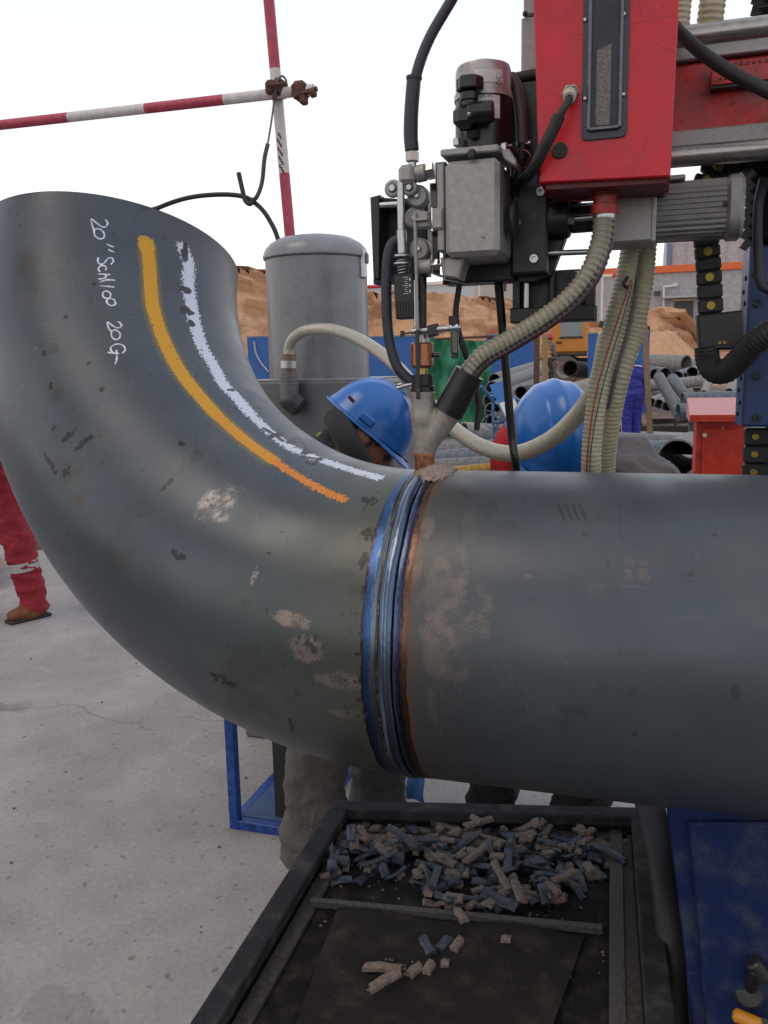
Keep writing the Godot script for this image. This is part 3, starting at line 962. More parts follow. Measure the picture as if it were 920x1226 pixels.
	pm.heightmap_texture = em.heightmap_texture
	pm.heightmap_scale = 0.006
	pm.texture_repeat = true
	var ps := MB.new()
	var x0 := 0.0415
	for k in 3:
		rows = []
		for i in 3:
			var row := PackedVector3Array()
			for j in 129:
				var a := deg_to_rad(j * 360.0 / 128 - 90)
				row.push_back(Vector3(x0 + k + i * 0.5, AX - R * cos(a), R * sin(a)))
			rows.append(row)
		ps.grid(rows, true)
	part(t, "straight_pipe", ps, pm)
	var bore := MB.new()
	bore.lathe(Vector3(3.05, AX, 0), Vector3.LEFT, [Vector2(0, R), Vector2(0, R - 0.026), Vector2(3.04, R - 0.026)], 64)
	part(t, "pipe_bore", bore, M("bare_steel", 0.3, 0.3, 0.3))
	# the weld: tinted parent metal, a groove, the cap pass and a second pass
	var prof := [[-0.0295, 0.0002], [-0.026, 0.0006], [-0.012, 0.0007], [-0.0045, 0.0004], [-0.0032, -0.004], [-0.0004, -0.004], [0.001, 0.0006], [0.004, 0.0022], [0.009, 0.0033], [0.014, 0.0036], [0.019, 0.0030], [0.023, 0.0016], [0.0245, -0.0015], [0.026, -0.0015], [0.0275, 0.0008], [0.032, 0.0016], [0.037, 0.0009], [0.040, 0.0004], [0.046, 0.0005], [0.051, 0.0002]]
	var tw := 160
	var thh := 1536
	var d := PackedByteArray()
	d.resize(tw * thh * 3)
	for y in thh:
		for x in tw:
			var mm := -0.034 + 0.085 * x / tw
			var n1 := ragged[((y >> 1) & 511) * 512 + (x & 511)] / 255.0
			var n2 := mid[((y >> 3) & 511) * 512 + ((x * 5) & 511)] / 255.0
			var n3 := fine[(y & 511) * 512 + (x & 511)] / 255.0
			var c := Color(0.30, 0.42, 0.60)
			var e := mm + (n1 - 0.5) * 0.012
			if e < -0.0275: c = Color(0.20, 0.19, 0.21)
			elif e < -0.0225: c = Color(0.25, 0.27, 0.40)
			elif mm < -0.003: c = Color(0.22, 0.34, 0.52).lerp(Color(0.42, 0.45, 0.48), smoothstep(-0.016, -0.009, e + (n2 - 0.5) * 0.012))
			elif mm < 0.0012: c = Color(0.09, 0.08, 0.09)
			elif mm < 0.0235: c = Color(0.27, 0.33, 0.43).lerp(Color(0.52, 0.56, 0.62), smoothstep(0.3, 0.75, n2))
			elif mm < 0.027: c = Color(0.16, 0.17, 0.2)
			elif mm < 0.037: c = Color(0.32, 0.38, 0.47).lerp(Color(0.21, 0.22, 0.33), smoothstep(0.028, 0.037, e))
			elif e < 0.041: c = Color(0.24, 0.2, 0.25)
			else: c = Color(0.48, 0.38, 0.31).lerp(Color(0.34, 0.26, 0.22), n1)
			if n1 < 0.18 and mm > 0.027: c = c.darkened(0.3)
			c = c * (0.85 + 0.3 * n3)
			var k := (y * tw + x) * 3
			d[k] = int(clampf(c.r * 255, 0, 255)); d[k + 1] = int(clampf(c.g * 255, 0, 255)); d[k + 2] = int(clampf(c.b * 255, 0, 255))
	var wt := ImageTexture.create_from_image(Image.create_from_data(tw, thh, false, Image.FORMAT_RGB8, d))
	var wm := uvmat("heat_tinted_weld", wt, 0.30, 0.88)
	# ripples of the frozen weld pool
	var hb := PackedByteArray()
	hb.resize(64 * 2048)
	for y in 2048:
		for x in 64:
			var q := (x / 64.0 * 0.085 - 0.034 - 0.0125) / 0.0125
			var rp := 0.0
			if absf(q) < 1.0: rp = sin(TAU * (y / 2048.0 * 330.0 - 1.1 * (1 - q * q)) + 3.0 * mid[((y >> 2) & 511) * 512 + x] / 255.0)
			hb[y * 64 + x] = int(clampf(128 + 60 * rp + 0.45 * (fine[(y & 511) * 512 + x * 3] - 128), 0, 255))
	wm.heightmap_enabled = true
	wm.heightmap_texture = grey_tex(hb, 64, 2048)
	wm.heightmap_scale = 0.007
	var names := [["heat_tinted_edge", 0, 4], ["weld_groove", 3, 6], ["weld_bead", 6, 12], ["weld_groove", 11, 14], ["weld_bead", 14, 17], ["scorched_edge", 17, 19]]
	for nm in names:
		var wb := MB.new()
		rows = []
		for i in 361:
			var row := PackedVector3Array()
			var a := deg_to_rad(i - 90.0)
			for k in range(nm[1], nm[2] + 1):
				var hh: float = prof[k][1]
				if k > 6 and k < 17: hh += 0.00010 * sin(a * 90 + 2.5 * sin(k * 1.3)) + 0.00012 * sin(a * 23 + k)
				var wob := 0.0002 * sin(a * 31) + 0.0005 * sin(a * 11 + 1)
				if k == 0 or k == 19: wob = 0.0005 * sin(a * 47) + 0.0008 * sin(a * 19 + 2) + 0.0016 * (ragged[(i * 7) % 512 + 512 * k] / 255.0 - 0.5)
				row.push_back(Vector3(prof[k][0] * 0.84 + wob, AX - (R + hh) * cos(a), (R + hh) * sin(a)))
			rows.append(row)
		wb.grid(rows, false, true)
		for i in wb.t.size():
			var u := wb.t[i]
			var k0: float = prof[nm[1]][0]
			var cols: int = nm[2] - nm[1] + 1
			wb.t[i] = Vector2((prof[nm[1] + i % cols][0] + 0.034) / 0.085, u.y * 1.0)
		part(t, nm[0], wb, wm)
	# unfused flux heaped where the nozzle stands
	var fl := MB.new()
	var rg := RandomNumberGenerator.new()
	rg.seed = 12
	rows = []
	for i in 33:
		var row := PackedVector3Array()
		for j in 41:
			var s := (i / 32.0 - 0.5) * 2
			var q := (j / 40.0 - 0.5) * 2
			var a := deg_to_rad(180 - 15 * q)
			var edge := 0.75 + 0.5 * (fray[((i * 11) % 512) * 512 + (j * 9) % 512] / 255.0)
			var ll := maxf(0.0, 1.0 - sqrt(s * s + q * q) / edge)
			var hh := 0.009 * smoothstep(0.0, 0.8, ll) + (-0.002 if ll <= 0.02 else 0.002 + 0.0016 * rg.randf())
			row.push_back(Vector3(0.028 + 0.031 * s, AX - (R + hh) * cos(a), (R + hh) * sin(a) + 0.003))
		rows.append(row)
	fl.grid(rows)
	solo("flux_heap", fl, M("flux", 0.52, 0.40, 0.34, 0.95, 0, "grime", 14, 0.12, "grain"), "pinkish granular flux heaped round the torch tip on the pipe", "flux", Vector3(0.02, AX + R, 0.0))

# ---------------------------------------------------------------- the welding manipulator
func ex(poly: PackedVector2Array, z: float, depth: float, bev := 0.0015) -> MB:  # a plate whose front lies at z
	var m := MB.new()
	m.extr(poly, Vector3(0, 0, z - depth), Vector3.RIGHT, Vector3.UP, depth, bev)
	return m

func rect(a: Vector2, b: Vector2) -> PackedVector2Array:
	return PackedVector2Array([Vector2(minf(a.x, b.x), minf(a.y, b.y)), Vector2(maxf(a.x, b.x), minf(a.y, b.y)), Vector2(maxf(a.x, b.x), maxf(a.y, b.y)), Vector2(minf(a.x, b.x), maxf(a.y, b.y))])

func build_manipulator() -> void:
	var steel := M("ground_steel", 0.42, 0.39, 0.36, 0.3, 0.9, "scratch", 5)
	var alu := M("cast_aluminium", 0.40, 0.385, 0.365, 0.48, 0.45, "mottle", 7, 0.02, "grain")
	var blackp := M("black_paint", 0.018, 0.018, 0.02, 0.45, 0.0, "mottle", 6)
	var redp := M("red_beam_paint", 0.64, 0.045, 0.04, 0.42, 0.0, "grime", 1.6)
	var blue := M("blue_machine_paint", 0.012, 0.045, 0.16, 0.42, 0.0, "mottle", 4)
	var rubber := M("black_rubber", 0.02, 0.02, 0.021, 0.6, 0.0, "mottle", 8)
	var zinc := M("zinc", 0.55, 0.55, 0.55, 0.3, 0.95, "mottle", 9)
	var brass := M("yellow_bolt", 0.42, 0.30, 0.05, 0.4, 0.5, "mottle", 9)
	var colx := 0.585
	var t := thing("welding_manipulator", "blue column with red cross beam and steel rails carrying the welding head", "welding machine", Vector3(colx + 0.1, 0, -0.5))
	# column: a box section with a foot behind the pipe; the blue apron hangs on its front
	part(t, "column", bx(Vector3(colx + 0.11, 0.68, -0.55), Vector3(0.24, 1.36, 0.26), 0.006), blackp)
	part(t, "foot_plate", bx(Vector3(colx + 0.11, 0.02, -0.55), Vector3(0.34, 0.04, 0.4), 0.006), blackp)
	var ap := part(t, "column_apron", ex(rect(Vector2(0.5154, 1.3807), Vector2(0.6597, 1.6926)), -0.3, 0.13, 0.004), blue)
	for q in [[Vector2(0.5261, 1.6464)], [Vector2(0.5312, 1.5955)], [Vector2(0.5376, 1.5468)], [Vector2(0.5359, 1.4704)], [Vector2(0.5394, 1.3970)]]:
		var s := MB.new()
		s.screw(Vector3(q[0].x, q[0].y, -0.3), Vector3.BACK, 0.007, 0.006)
		part(ap, "screw", s, blackp)
	for k in 12:
		var s := MB.new()
		s.screw(Vector3(Vector2(0.5154, 1.3807).x, 1.40 + 0.022 * k, -0.37 + 0.03 * (k % 2)), Vector3.LEFT, 0.0045, 0.003)
		part(ap, "screw", s, blackp)
	# bellows over the lead screw
	var bl := MB.new()
	var rows := []
	for k in 47:
		var y := lerpf(Vector2(0.5199, 1.6993).y, Vector2(0.5106, 1.8967).y + 0.25, k / 46.0)
		var o := 0.0 if k % 2 == 0 else 0.013
		var row := PackedVector3Array()
		var x0: float = Vector2(0.5239, 1.7580).x
		for p in [Vector2(x0 - o, -0.33 + o), Vector2(x0 + 0.2 + o, -0.33 + o), Vector2(x0 + 0.2 + o, -0.45 - o), Vector2(x0 - o, -0.45 - o), Vector2(x0 - o, -0.33 + o)]:
			row.push_back(Vector3(p.x, y, p.y))
		rows.append(row)
	for k in rows.size() - 1:
		for j in 4:
			bl.quad(rows[k][j], rows[k][j + 1], rows[k + 1][j + 1], rows[k + 1][j])
	part(t, "bellows", bl, rubber)
	part(t, "bellows_cap", ex(rect(Vector2(0.5090, 1.8312), Vector2(0.6393, 1.8505)), -0.31, 0.16, 0.003), blackp)
	# cross beam with two guide rails
	var bz := -0.16
	var x1 := 1.9
	var x0: float = Vector2(0.3304, 1.9844).x
	var beam := part(t, "cross_beam", bx(Vector3((x0 + x1) / 2, (Vector2(0.3838, 1.9574).y + Vector2(0.3880, 1.8395).y) / 2, bz - 0.06), Vector3(x1 - x0, Vector2(0.3838, 1.9574).y - Vector2(0.3880, 1.8395).y, 0.12), 0.004), redp)
	for e in [[Vector2(0.3869, 1.9765).y, 0.016], [Vector2(0.3916, 1.8442).y, 0.010]]:
		part(beam, "rail_seat", bx(Vector3((x0 + x1) / 2, e[0], bz - 0.028), Vector3(x1 - x0, 0.034 if e[1] > 0.012 else 0.026, 0.075), 0.002), alu)
	for e in [[Vector3(0.3924, 1.994, -0.16), 0.017], [Vector3(0.3924, 1.819, -0.16), 0.0165]]:
		var m := MB.new()
		m.cyl(Vector3(x0, e[0].y, bz + 0.004), Vector3(x1, e[0].y, bz + 0.004), e[1], -1, 28)
		part(beam, "guide_rail", m, steel)
	# the rack, red with black teeth along its top
	var rk: Vector3 = Vector3(0.4329, 1.9263, -0.16)
	var rack := part(beam, "rack", bx(Vector3((rk.x + x1) / 2, rk.y, bz + 0.012), Vector3(x1 - rk.x, 0.024, 0.024), 0.001), redp)
	var th := MB.new()
	for k in 60:
		th.box(Vector3(rk.x + 0.006 + k * 0.009, rk.y + 0.0150, bz + 0.012), Vector3(0.0045, 0.006, 0.022), 0.001)
	part(rack, "rack_teeth", th, M("red_dark", 0.2, 0.02, 0.02, 0.5))
	part(rack, "rack_underside", bx(Vector3((rk.x + x1) / 2, rk.y - 0.0145, bz + 0.011), Vector3(x1 - rk.x, 0.005, 0.022), 0.001), blackp)
	for k in 2: part(rack, "rack_hole", rod(Vector3(rk.x + 0.013 + 0.008 * k, rk.y - 0.004, bz + 0.0235), Vector3(rk.x + 0.013 + 0.008 * k, rk.y - 0.004, bz + 0.0255), 0.002, 10, 0.0003), blackp)
	# block that couples beam and column, hidden behind rails
	part(t, "beam_carriage", bx(Vector3(colx + 0.19, (Vector2(0.3838, 1.9574).y + Vector2(0.3887, 1.8168).y) / 2, -0.37), Vector3(0.26, 0.26, 0.27), 0.006), blackp)
	part(t, "lead_screw_post", bx(Vector3(colx + 0.14, 1.75, -0.5), Vector3(0.12, 0.95, 0.1), 0.004), blackp)
	# energy chain with yellow pins, and the box it ends in
	var ch := thing("energy_chain", "black flat energy chain with yellow pins hanging left of the blue column", "cable chain", Vector3(0.4454, 1.6408, -0.24))
	var cp: PackedVector3Array = curve([Vector3(0.5048, 1.8236, -0.24), Vector3(0.4642, 1.8179, -0.24), Vector3(0.4365, 1.7965, -0.24), Vector3(0.4345, 1.75, -0.24), Vector3(0.4406, 1.6956, -0.24), Vector3(0.4467, 1.6407, -0.24), Vector3(0.4519, 1.5783, -0.24)], 8)
	for k in range(0, cp.size() - 3, 3):
		var m := MB.new()
		m.bar(cp[k], cp[k + 3], 0.040, 0.03, 0.003)
		var seg := part(ch, "chain_link", m, rubber)
		if k % 6 == 3:
			var mid := (cp[k] + cp[k + 3]) * 0.5
			part(seg, "pin", rod(mid + Vector3(0, 0, 0.010), mid + Vector3(0, 0, 0.0175), 0.0075, 14), brass)
	part(ch, "end_box", ex([Vector2(0.4296, 1.5754), Vector2(0.5014, 1.5809), Vector2(0.5109, 1.5163), Vector2(0.4359, 1.5169)], -0.22, 0.07, 0.003), blackp)
	for k in 2: 
		var s := MB.new()
		s.screw(Vector3(0, 0, -0.22) + [Vector3(0.4672, 1.5285, -0.22), Vector3(0.4751, 1.5283, -0.22)][k] * Vector3(1, 1, 0), Vector3.BACK, 0.003, 0.003)
		part(ch, "screw", s, brass)
	var c2 := thing("energy_chain", "short black energy chain with yellow pins below the blue column beside the red cabinet", "cable chain", Vector3(0.5576, 1.3177, -0.42))
	for k in 8:
		var a: Vector3 = Vector3(0.555, 1.3705, -0.42)
		var m := MB.new()
		m.bar(a - Vector3(0, 0.034 * k, 0), a - Vector3(0, 0.034 * k + 0.033, 0), 0.045, 0.03, 0.003)
		var seg := part(c2, "chain_link", m, rubber)
		part(seg, "pin", rod(a + Vector3(-0.004, -0.034 * k - 0.016, 0.01), a + Vector3(-0.004, -0.034 * k - 0.016, 0.0175), 0.0065, 14), brass)
	part(c2, "cover_strip", bx(Vector3(0.5762, 1.2926, -0.43) + Vector3(0.02, 0, 0), Vector3(0.05, 0.3, 0.02), 0.003), M("steel_grey", 0.12, 0.12, 0.12, 0.4, 0.6))

func build_head() -> void:
	var steel := M("ground_steel", 0, 0, 0)
	var alu := M("cast_aluminium", 0, 0, 0)
	var blackp := M("black_paint", 0, 0, 0)
	var blacks := M("black_satin_plastic", 0.013, 0.013, 0.014, 0.34, 0.0, "mottle", 6)
	var rubber := M("black_rubber", 0, 0, 0)
	var zinc := M("zinc", 0, 0, 0)
	var hopred := M("hopper_red", 0.60, 0.007, 0.020, 0.36, 0.0, "scratch", 1.6)
	var paper := M("paper_label", 0.72, 0.71, 0.68, 0.6, 0.0, "mottle", 8)
	var copper := M("copper_nozzle", 0.50, 0.20, 0.10, 0.4, 0.7, "grime", 9)
	var brass := M("brass_fitting", 0.62, 0.42, 0.18, 0.3, 0.9, "mottle", 9)
	var pewter := M("sandblasted_alloy", 0.42, 0.38, 0.33, 0.55, 0.5, "mottle", 9, 0.015, "grain")
	# ---- head body: slide plates, feeder gearbox, feed motor, straightener
	var t := thing("wire_feeder", "grey cast wire feeder with upright motor and black slide plates above the weld", "wire feeder", Vector3(0.074, 1.64, -0.03))
	part(t, "slide_plate", ex([Vector2(0.1233, 1.9156), Vector2(0.2455, 1.9333), Vector2(0.2484, 1.7724), Vector2(0.1977, 1.6403), Vector2(0.1708, 1.6310), Vector2(0.0167, 1.6383), Vector2(0.0172, 1.6900), Vector2(0.1240, 1.6838)], -0.10, 0.03, 0.002), blackp)
	var sp := part(t, "slide_plate", ex(rect(Vector2(0.1394, 1.7773), Vector2(0.1955, 1.6419)), -0.06, 0.03, 0.003), M("charcoal_plate", 0.035, 0.036, 0.037, 0.45, 0.1))
	for q in [Vector3(0.1756, 1.6634, -0.06), Vector3(0.1476, 1.7212, -0.06), Vector3(0.1851, 1.7638, -0.06)]:
		var s := MB.new()
		s.screw(q, Vector3.BACK, 0.0075, 0.007)
		part(sp, "screw", s, zinc)
	part(t, "slide_bracket", ex(rect(Vector2(0.1338, 1.9323), Vector2(0.1793, 1.7732)), -0.075, 0.02, 0.002), M("charcoal_plate", 0, 0, 0))
	part(t, "lower_block", ex(rect(Vector2(0.0206, 1.6800), Vector2(0.1375, 1.6340)), -0.085, 0.06, 0.003), blackp)
	# lower slide with two steel columns
	var ls := part(t, "lower_slide", ex(rect(Vector2(0.1298, 1.6523), Vector2(0.2658, 1.5677)), -0.135, 0.03, 0.002), blackp)
	for q in [Vector2(0.1553, 1.6168), Vector2(0.2409, 1.6131)]:
		part(ls, "guide_column", rod(Vector3(q.x, Vector2(0.1550, 1.6465).y, -0.115), Vector3(q.x, Vector2(0.1555, 1.5884).y, -0.115), 0.0065), zinc)
	part(ls, "lead_screw", rod(Vector3(0.1966, 1.645, -0.122), Vector3(0.1973, 1.5872, -0.122), 0.006), M("charcoal_plate", 0, 0, 0))
	part(ls, "end_plate", ex(rect(Vector2(0.1328, 1.5906), Vector2(0.2698, 1.5669)), -0.09, 0.05, 0.002), blackp)
	part(ls, "side_plate", ex(rect(Vector2(0.1352, 1.6461), Vector2(0.1465, 1.5906)), -0.10, 0.035, 0.001), blackp)
	part(ls, "side_plate", ex(rect(Vector2(0.2534, 1.6401), Vector2(0.2676, 1.5859)), -0.10, 0.035, 0.001), blackp)
	part(t, "guide_bar", rod(Vector3(0.173, 1.6735, -0.08), Vector3(0.2722, 1.6717, -0.08), 0.0045), zinc)
	# gearbox
	var gb := MB.new()
	gb.box((Vector3(0.0561, 1.6641, 0.05) + Vector3(0.138, 1.7941, 0.05)) * 0.5 - Vector3(0, 0, 0.065), Vector3(Vector2(0.1381, 1.7245).x - Vector2(0.0567, 1.7303).x, Vector2(0.0912, 1.7993).y - Vector2(0.0906, 1.6622).y, 0.13), 0.007)
	var gear := part(t, "gearbox", gb, alu)
	part(gear, "gearbox_cover", ex(rect(Vector2(0.0524, 1.6723), Vector2(0.0407, 1.7988)), 0.034, 0.08, 0.002), alu)
	part(gear, "gearbox_lip", bx((Vector3(0.0527, 1.8117, 0.03) + Vector3(0.1333, 1.8093, 0.03)) * 0.5 - Vector3(0, 0, 0.04), Vector3(Vector2(0.1346, 1.8068).x - Vector2(0.0515, 1.8141).x + 0.004, 0.010, 0.115), 0.002), alu)
	part(gear, "dent", rod(Vector3(0.1133, 1.6871, 0.0503), Vector3(0.1171, 1.6833, 0.0503), 0.0007, 6), M("charcoal_plate", 0, 0, 0))
	# side cover with boss on its right flank
	part(gear, "flank_boss", rod(Vector3(0.146, 1.7189, -0.01), Vector3(0.1549, 1.7183, -0.01), 0.028, 28, 0.003), M("charcoal_plate", 0, 0, 0))
	# stepped casting on the left of the gearbox
	part(gear, "side_casting", ex([Vector2(0.0372, 1.8023), Vector2(0.0527, 1.8022), Vector2(0.0511, 1.6307), Vector2(0.0707, 1.6261), Vector2(0.0433, 1.6361), Vector2(0.0301, 1.6393), Vector2(0.0295, 1.7036), Vector2(0.0492, 1.7048), Vector2(0.0469, 1.7366), Vector2(0.0287, 1.7391), Vector2(0.0278, 1.7731), Vector2(0.0369, 1.7736)], 0.03, 0.05, 0.002), alu)
	part(gear, "bottom_lobe", ex([Vector2(0.0431, 1.6636), Vector2(0.0809, 1.6615), Vector2(0.0716, 1.6299), Vector2(0.0468, 1.6349)], 0.028, 0.05, 0.003), alu)
	part(gear, "clamp_block", ex(rect(Vector2(0.0337, 1.7347), Vector2(0.0515, 1.7033)), 0.04, 0.03, 0.003), alu)
	# upright feed motor
	var mc: Vector3 = Vector3(0.0998, 1.8327, -0.03)
	var mt: Vector3 = Vector3(0.1012, 1.9468, -0.03)
	mt.x = mc.x; mt.z = mc.z
	var mr := 0.0429
	var hgt := mt.y - mc.y
	var mb := MB.new()
	mb.lathe(mc, Vector3.UP, [Vector2(-0.012, 0), Vector2(-0.012, mr), Vector2(hgt * 0.58, mr), Vector2(hgt * 0.58, 0)], 40)
	var motor := part(t, "feed_motor", mb, blacks)
	var cp := MB.new()
	cp.lathe(mc, Vector3.UP, [Vector2(hgt * 0.565, mr * 0.9), Vector2(hgt * 0.565, mr * 1.035), Vector2(hgt * 0.64, mr * 1.035), Vector2(hgt * 0.64, mr * 0.985), Vector2(hgt * 0.92, mr * 0.985), Vector2(hgt * 0.985, mr * 0.93), Vector2(hgt * 1.0, mr * 0.80), Vector2(hgt * 1.03, mr * 0.62), Vector2(hgt * 1.035, 0)], 40)
	part(motor, "motor_cap", cp, M("grey_motor_cap", 0.50, 0.45, 0.425, 0.4, 0.4, "mottle", 8))
	# labels wrap round the motor
	for e in [[0.26, 0.545, -0.28, 0.62, 1.006], [0.70, 0.86, -0.3, 0.75, 1.0]]:
		var lm := MB.new()
		lm.lathe(mc, Vector3.UP, [Vector2(hgt * e[0], mr * 1.002 * e[4]), Vector2(hgt * e[1], mr * 1.002 * e[4])], 12, 0.17 + e[2], 0.17 + e[3])
		part(motor, "motor_label", lm, paper)
	for k in 7:  # small print lines on the lower label
		var a := 0.0 + 0.085 * k
		var lm := MB.new()
		lm.lathe(mc, Vector3.UP, [Vector2(hgt * 0.515, mr * 1.0125), Vector2(hgt * (0.525 + 0.012 * (k % 3)), mr * 1.0125)], 3, a, a + 0.035)
		part(motor, "label_print", lm, blackp)
	var tm := TextMesh.new()
	tm.text = "30"
	tm.font = sysfont("Droid Sans")
	tm.font_size = 24
	tm.pixel_size = 0.0005
	tm.depth = 0.0006
	tm.material = blackp
	var tl := MeshInstance3D.new()
	tl.name = "label_lettering"
	tl.mesh = tm
	motor.add_child(tl)
	tl.position = Vector3(0.1315, 1.9121, 0.013) - bases[motor]
	tl.rotation = Vector3(0, 0.32, -PI / 2)
	# motor flange, lugs
	var fl := part(t, "motor_flange", ex(rect(Vector2(0.0590, 1.8198), Vector2(0.1515, 1.8210)), 0.012, 0.085, 0.0015), alu)
	for q in [[Vector3(0.0978, 1.8018, 0.052)], [Vector3(0.1403, 1.8143, 0.02)], [Vector3(0.0673, 1.8294, 0.014)]]:
		var s := MB.new()
		s.cyl(q[0] - Vector3(0, 0.004, 0), q[0] + Vector3(0, 0.008, 0), 0.0055, -1, 14)
		part(fl, "lug", s, blackp if q[0].z > 0.03 else zinc)
	var lug := MB.new()
	lug.extr([Vector2(0.1346, 1.8103), Vector2(0.1493, 1.8113), Vector2(0.1604, 1.7941), Vector2(0.1593, 1.7849), Vector2(0.1420, 1.7968)], Vector3(0, 0, -0.02), Vector3.RIGHT, Vector3.UP, 0.05, 0.002)
	part(fl, "cable_lug", lug, alu)
	# black star knob on a clamp block in front of the motor
	var kb := part(t, "clamp_body", bx(Vector3(0.0831, 1.8622, 0.028), Vector3(0.034, 0.036, 0.03), 0.010), blacks)
	part(kb, "clamp_barrel", rod(Vector3(0.0877, 1.8653, 0.032), Vector3(0.1267, 1.8659, 0.028), 0.0155, 22, 0.003), blacks)
	part(kb, "clamp_stem", rod(Vector3(0.0899, 1.8749, 0.03), Vector3(0.09, 1.8957, 0.03), 0.0105, 18), blacks)
	part(kb, "clamp_foot", rod(Vector3(0.092, 1.8361, 0.016), Vector3(0.0928, 1.8457, 0.02), 0.011, 18), blackp)
	var kn := MB.new()
	var star := PackedVector2Array()
	for k in 48:
		star.push_back(Vector2.from_angle(k * TAU / 48) * 0.0190 * (1.0 + 0.07 * cos(k * TAU / 8)))
	var kc: Vector3 = Vector3(0.0912, 1.8967, 0.03)
	kn.extr(star, kc, Vector3.RIGHT, Vector3.FORWARD, 0.0184, 0.002)
	part(kb, "star_knob", kn, blacks)
	part(kb, "knob_collar", rod(Vector3(0.0899, 1.883, 0.03), Vector3(0.09, 1.8945, 0.03), 0.0135, 18), blacks)
	part(kb, "centre_screw", rod(Vector3(0.0929, 1.8604, 0.045), Vector3(0.0935, 1.8595, 0.048), 0.003, 10), zinc)
	# grey conduit beside the motor and the aluminium post above it
	var cd := cable([Vector3(0.1361, 1.9374, -0.06), Vector3(0.1472, 1.9191, -0.055), Vector3(0.1546, 1.8808, -0.05), Vector3(0.1575, 1.8356, -0.05)], 0.0096, 16)
	var cdp := part(t, "conduit", cd, M("taupe_conduit", 0.10, 0.085, 0.075, 0.5))
	part(cdp, "conduit_clamp", rod(Vector3(0.1471, 1.8353, -0.05), Vector3(0.1703, 1.8357, -0.05), 0.0035, 12), zinc)
	part(cdp, "conduit_tail", cable([Vector3(0.1575, 1.8344, -0.05), Vector3(0.1563, 1.8136, -0.05), Vector3(0.1511, 1.7976, -0.06), Vector3(0.1434, 1.7607, -0.06)], 0.0078, 12), rubber)
	part(cdp, "thin_wire", cable([Vector3(0.1518, 1.8277, -0.045), Vector3(0.1653, 1.8217, -0.04), Vector3(0.1705, 1.8127, -0.04), Vector3(0.159, 1.7987, -0.05)], 0.0012, 6), copper)
	part(t, "aluminium_post", ex(rect(Vector2(0.1485, 1.9497), Vector2(0.1814, 2.0303)), -0.09, 0.05, 0.002), alu)
	part(t, "aluminium_post", ex(rect(Vector2(0.1511, 2.0360), Vector2(0.1799, 2.1245)), -0.095, 0.04, 0.002), alu)
	part(t, "post_bolt", rod(Vector3(0.1558, 2.0289, -0.08), Vector3(0.1558, 2.0349, -0.08), 0.004, 10), blackp)
	for e in [[100, 86], [115, 104]]:
		part(t, "black_hose_stub", rod(Vector3(0.1327, 1.9429, -0.09) if e[0] == 100 else Vector3(0.1355, 1.9191, -0.09), Vector3(0.1823, 1.9459, -0.09) if e[0] == 100 else Vector3(0.1826, 1.9166, -0.09), 0.009, 14), rubber)
	# ---- left side: black channel, straightener links, pressure rod, spring
	var fr := part(t, "black_channel", ex([Vector2(-0.0831, 1.7694), Vector2(-0.0662, 1.7720), Vector2(-0.0691, 1.6410), Vector2(-0.0805, 1.6415)], -0.02, 0.09, 0.002), blacks)
	part(fr, "channel_web", ex([Vector2(-0.0818, 1.7726), Vector2(-0.0002, 1.7731), Vector2(-0.0018, 1.6474), Vector2(-0.0846, 1.6461)], -0.07, 0.03, 0.002), blackp)
	part(fr, "channel_edge", ex([Vector2(-0.0708, 1.7702), Vector2(-0.0371, 1.7651), Vector2(-0.0372, 1.7600), Vector2(-0.0709, 1.7650)], -0.03, 0.05, 0.001), blackp)
	part(fr, "channel_foot", ex([Vector2(-0.0837, 1.6425), Vector2(-0.0393, 1.6457), Vector2(-0.0395, 1.6378), Vector2(-0.0839, 1.6345)], -0.03, 0.05, 0.001), blackp)
	part(fr, "channel_pin", rod(Vector3(-0.0681, 1.7563, -0.025), Vector3(-0.0359, 1.7552, -0.025), 0.0052, 16), zinc)
	part(fr, "channel_screw", rod(Vector3(-0.0616, 1.6577, -0.02), Vector3(-0.0574, 1.6575, -0.02), 0.002, 10), zinc)
	var st := part(t, "straightener", rod(Vector3(0.0004, 1.7922, 0.005), Vector3(0.0178, 1.7945, 0.005), 0.0130, 22, 0.002), alu)
	part(st, "knuckle", bx(Vector3(-0.0114, 1.7918, 0.006), Vector3(0.0260, 0.0286, 0.03), 0.006), alu)
	var hx := MB.new()
	hx.hexa(Vector3(0.0185, 1.7938, 0.008), Vector3(0.0317, 1.7952, 0.008), 0.0129)
	part(st, "hex_nut", hx, zinc)
	for q in [[Vector3(-0.0355, 1.7735, 0.008), 10.0], [Vector3(-0.0085, 1.7726, 0.008), 9.0]]:
		var ey := MB.new()
		var rr: float = q[1] * 0.0013
		var ring := PackedVector3Array()
		for k in 29: ring.push_back(q[0] + Vector3(cos(TAU * k / 28), sin(TAU * k / 28), 0) * rr * 0.72)
		ey.sweep(ring, rr * 0.36, 10, false)
		part(st, "eye_end", ey, alu)
		part(st, "eye_pin", rod(q[0] - Vector3(0, 0, 0.008), q[0] + Vector3(0, 0, 0.008), rr * 0.42, 14), zinc)
	for q in [Vector3(0.0008, 1.7618, -0.012), Vector3(0.0024, 1.6818, -0.012), Vector3(-0.0058, 1.7306, -0.02)]:
		part(st, "roller", rod(q - Vector3(0, 0, 0.01), q + Vector3(0, 0, 0.012), 0.0171, 26, 0.003), alu)
		part(st, "roller_pin", rod(q + Vector3(0, 0, 0.0122), q + Vector3(0, 0, 0.017), 0.004, 12), zinc)
	var rodp := part(t, "pressure_rod", rod(Vector3(-0.022, 1.7816, 0.012), Vector3(-0.022, 1.7094, 0.012), 0.0060, 18), zinc)
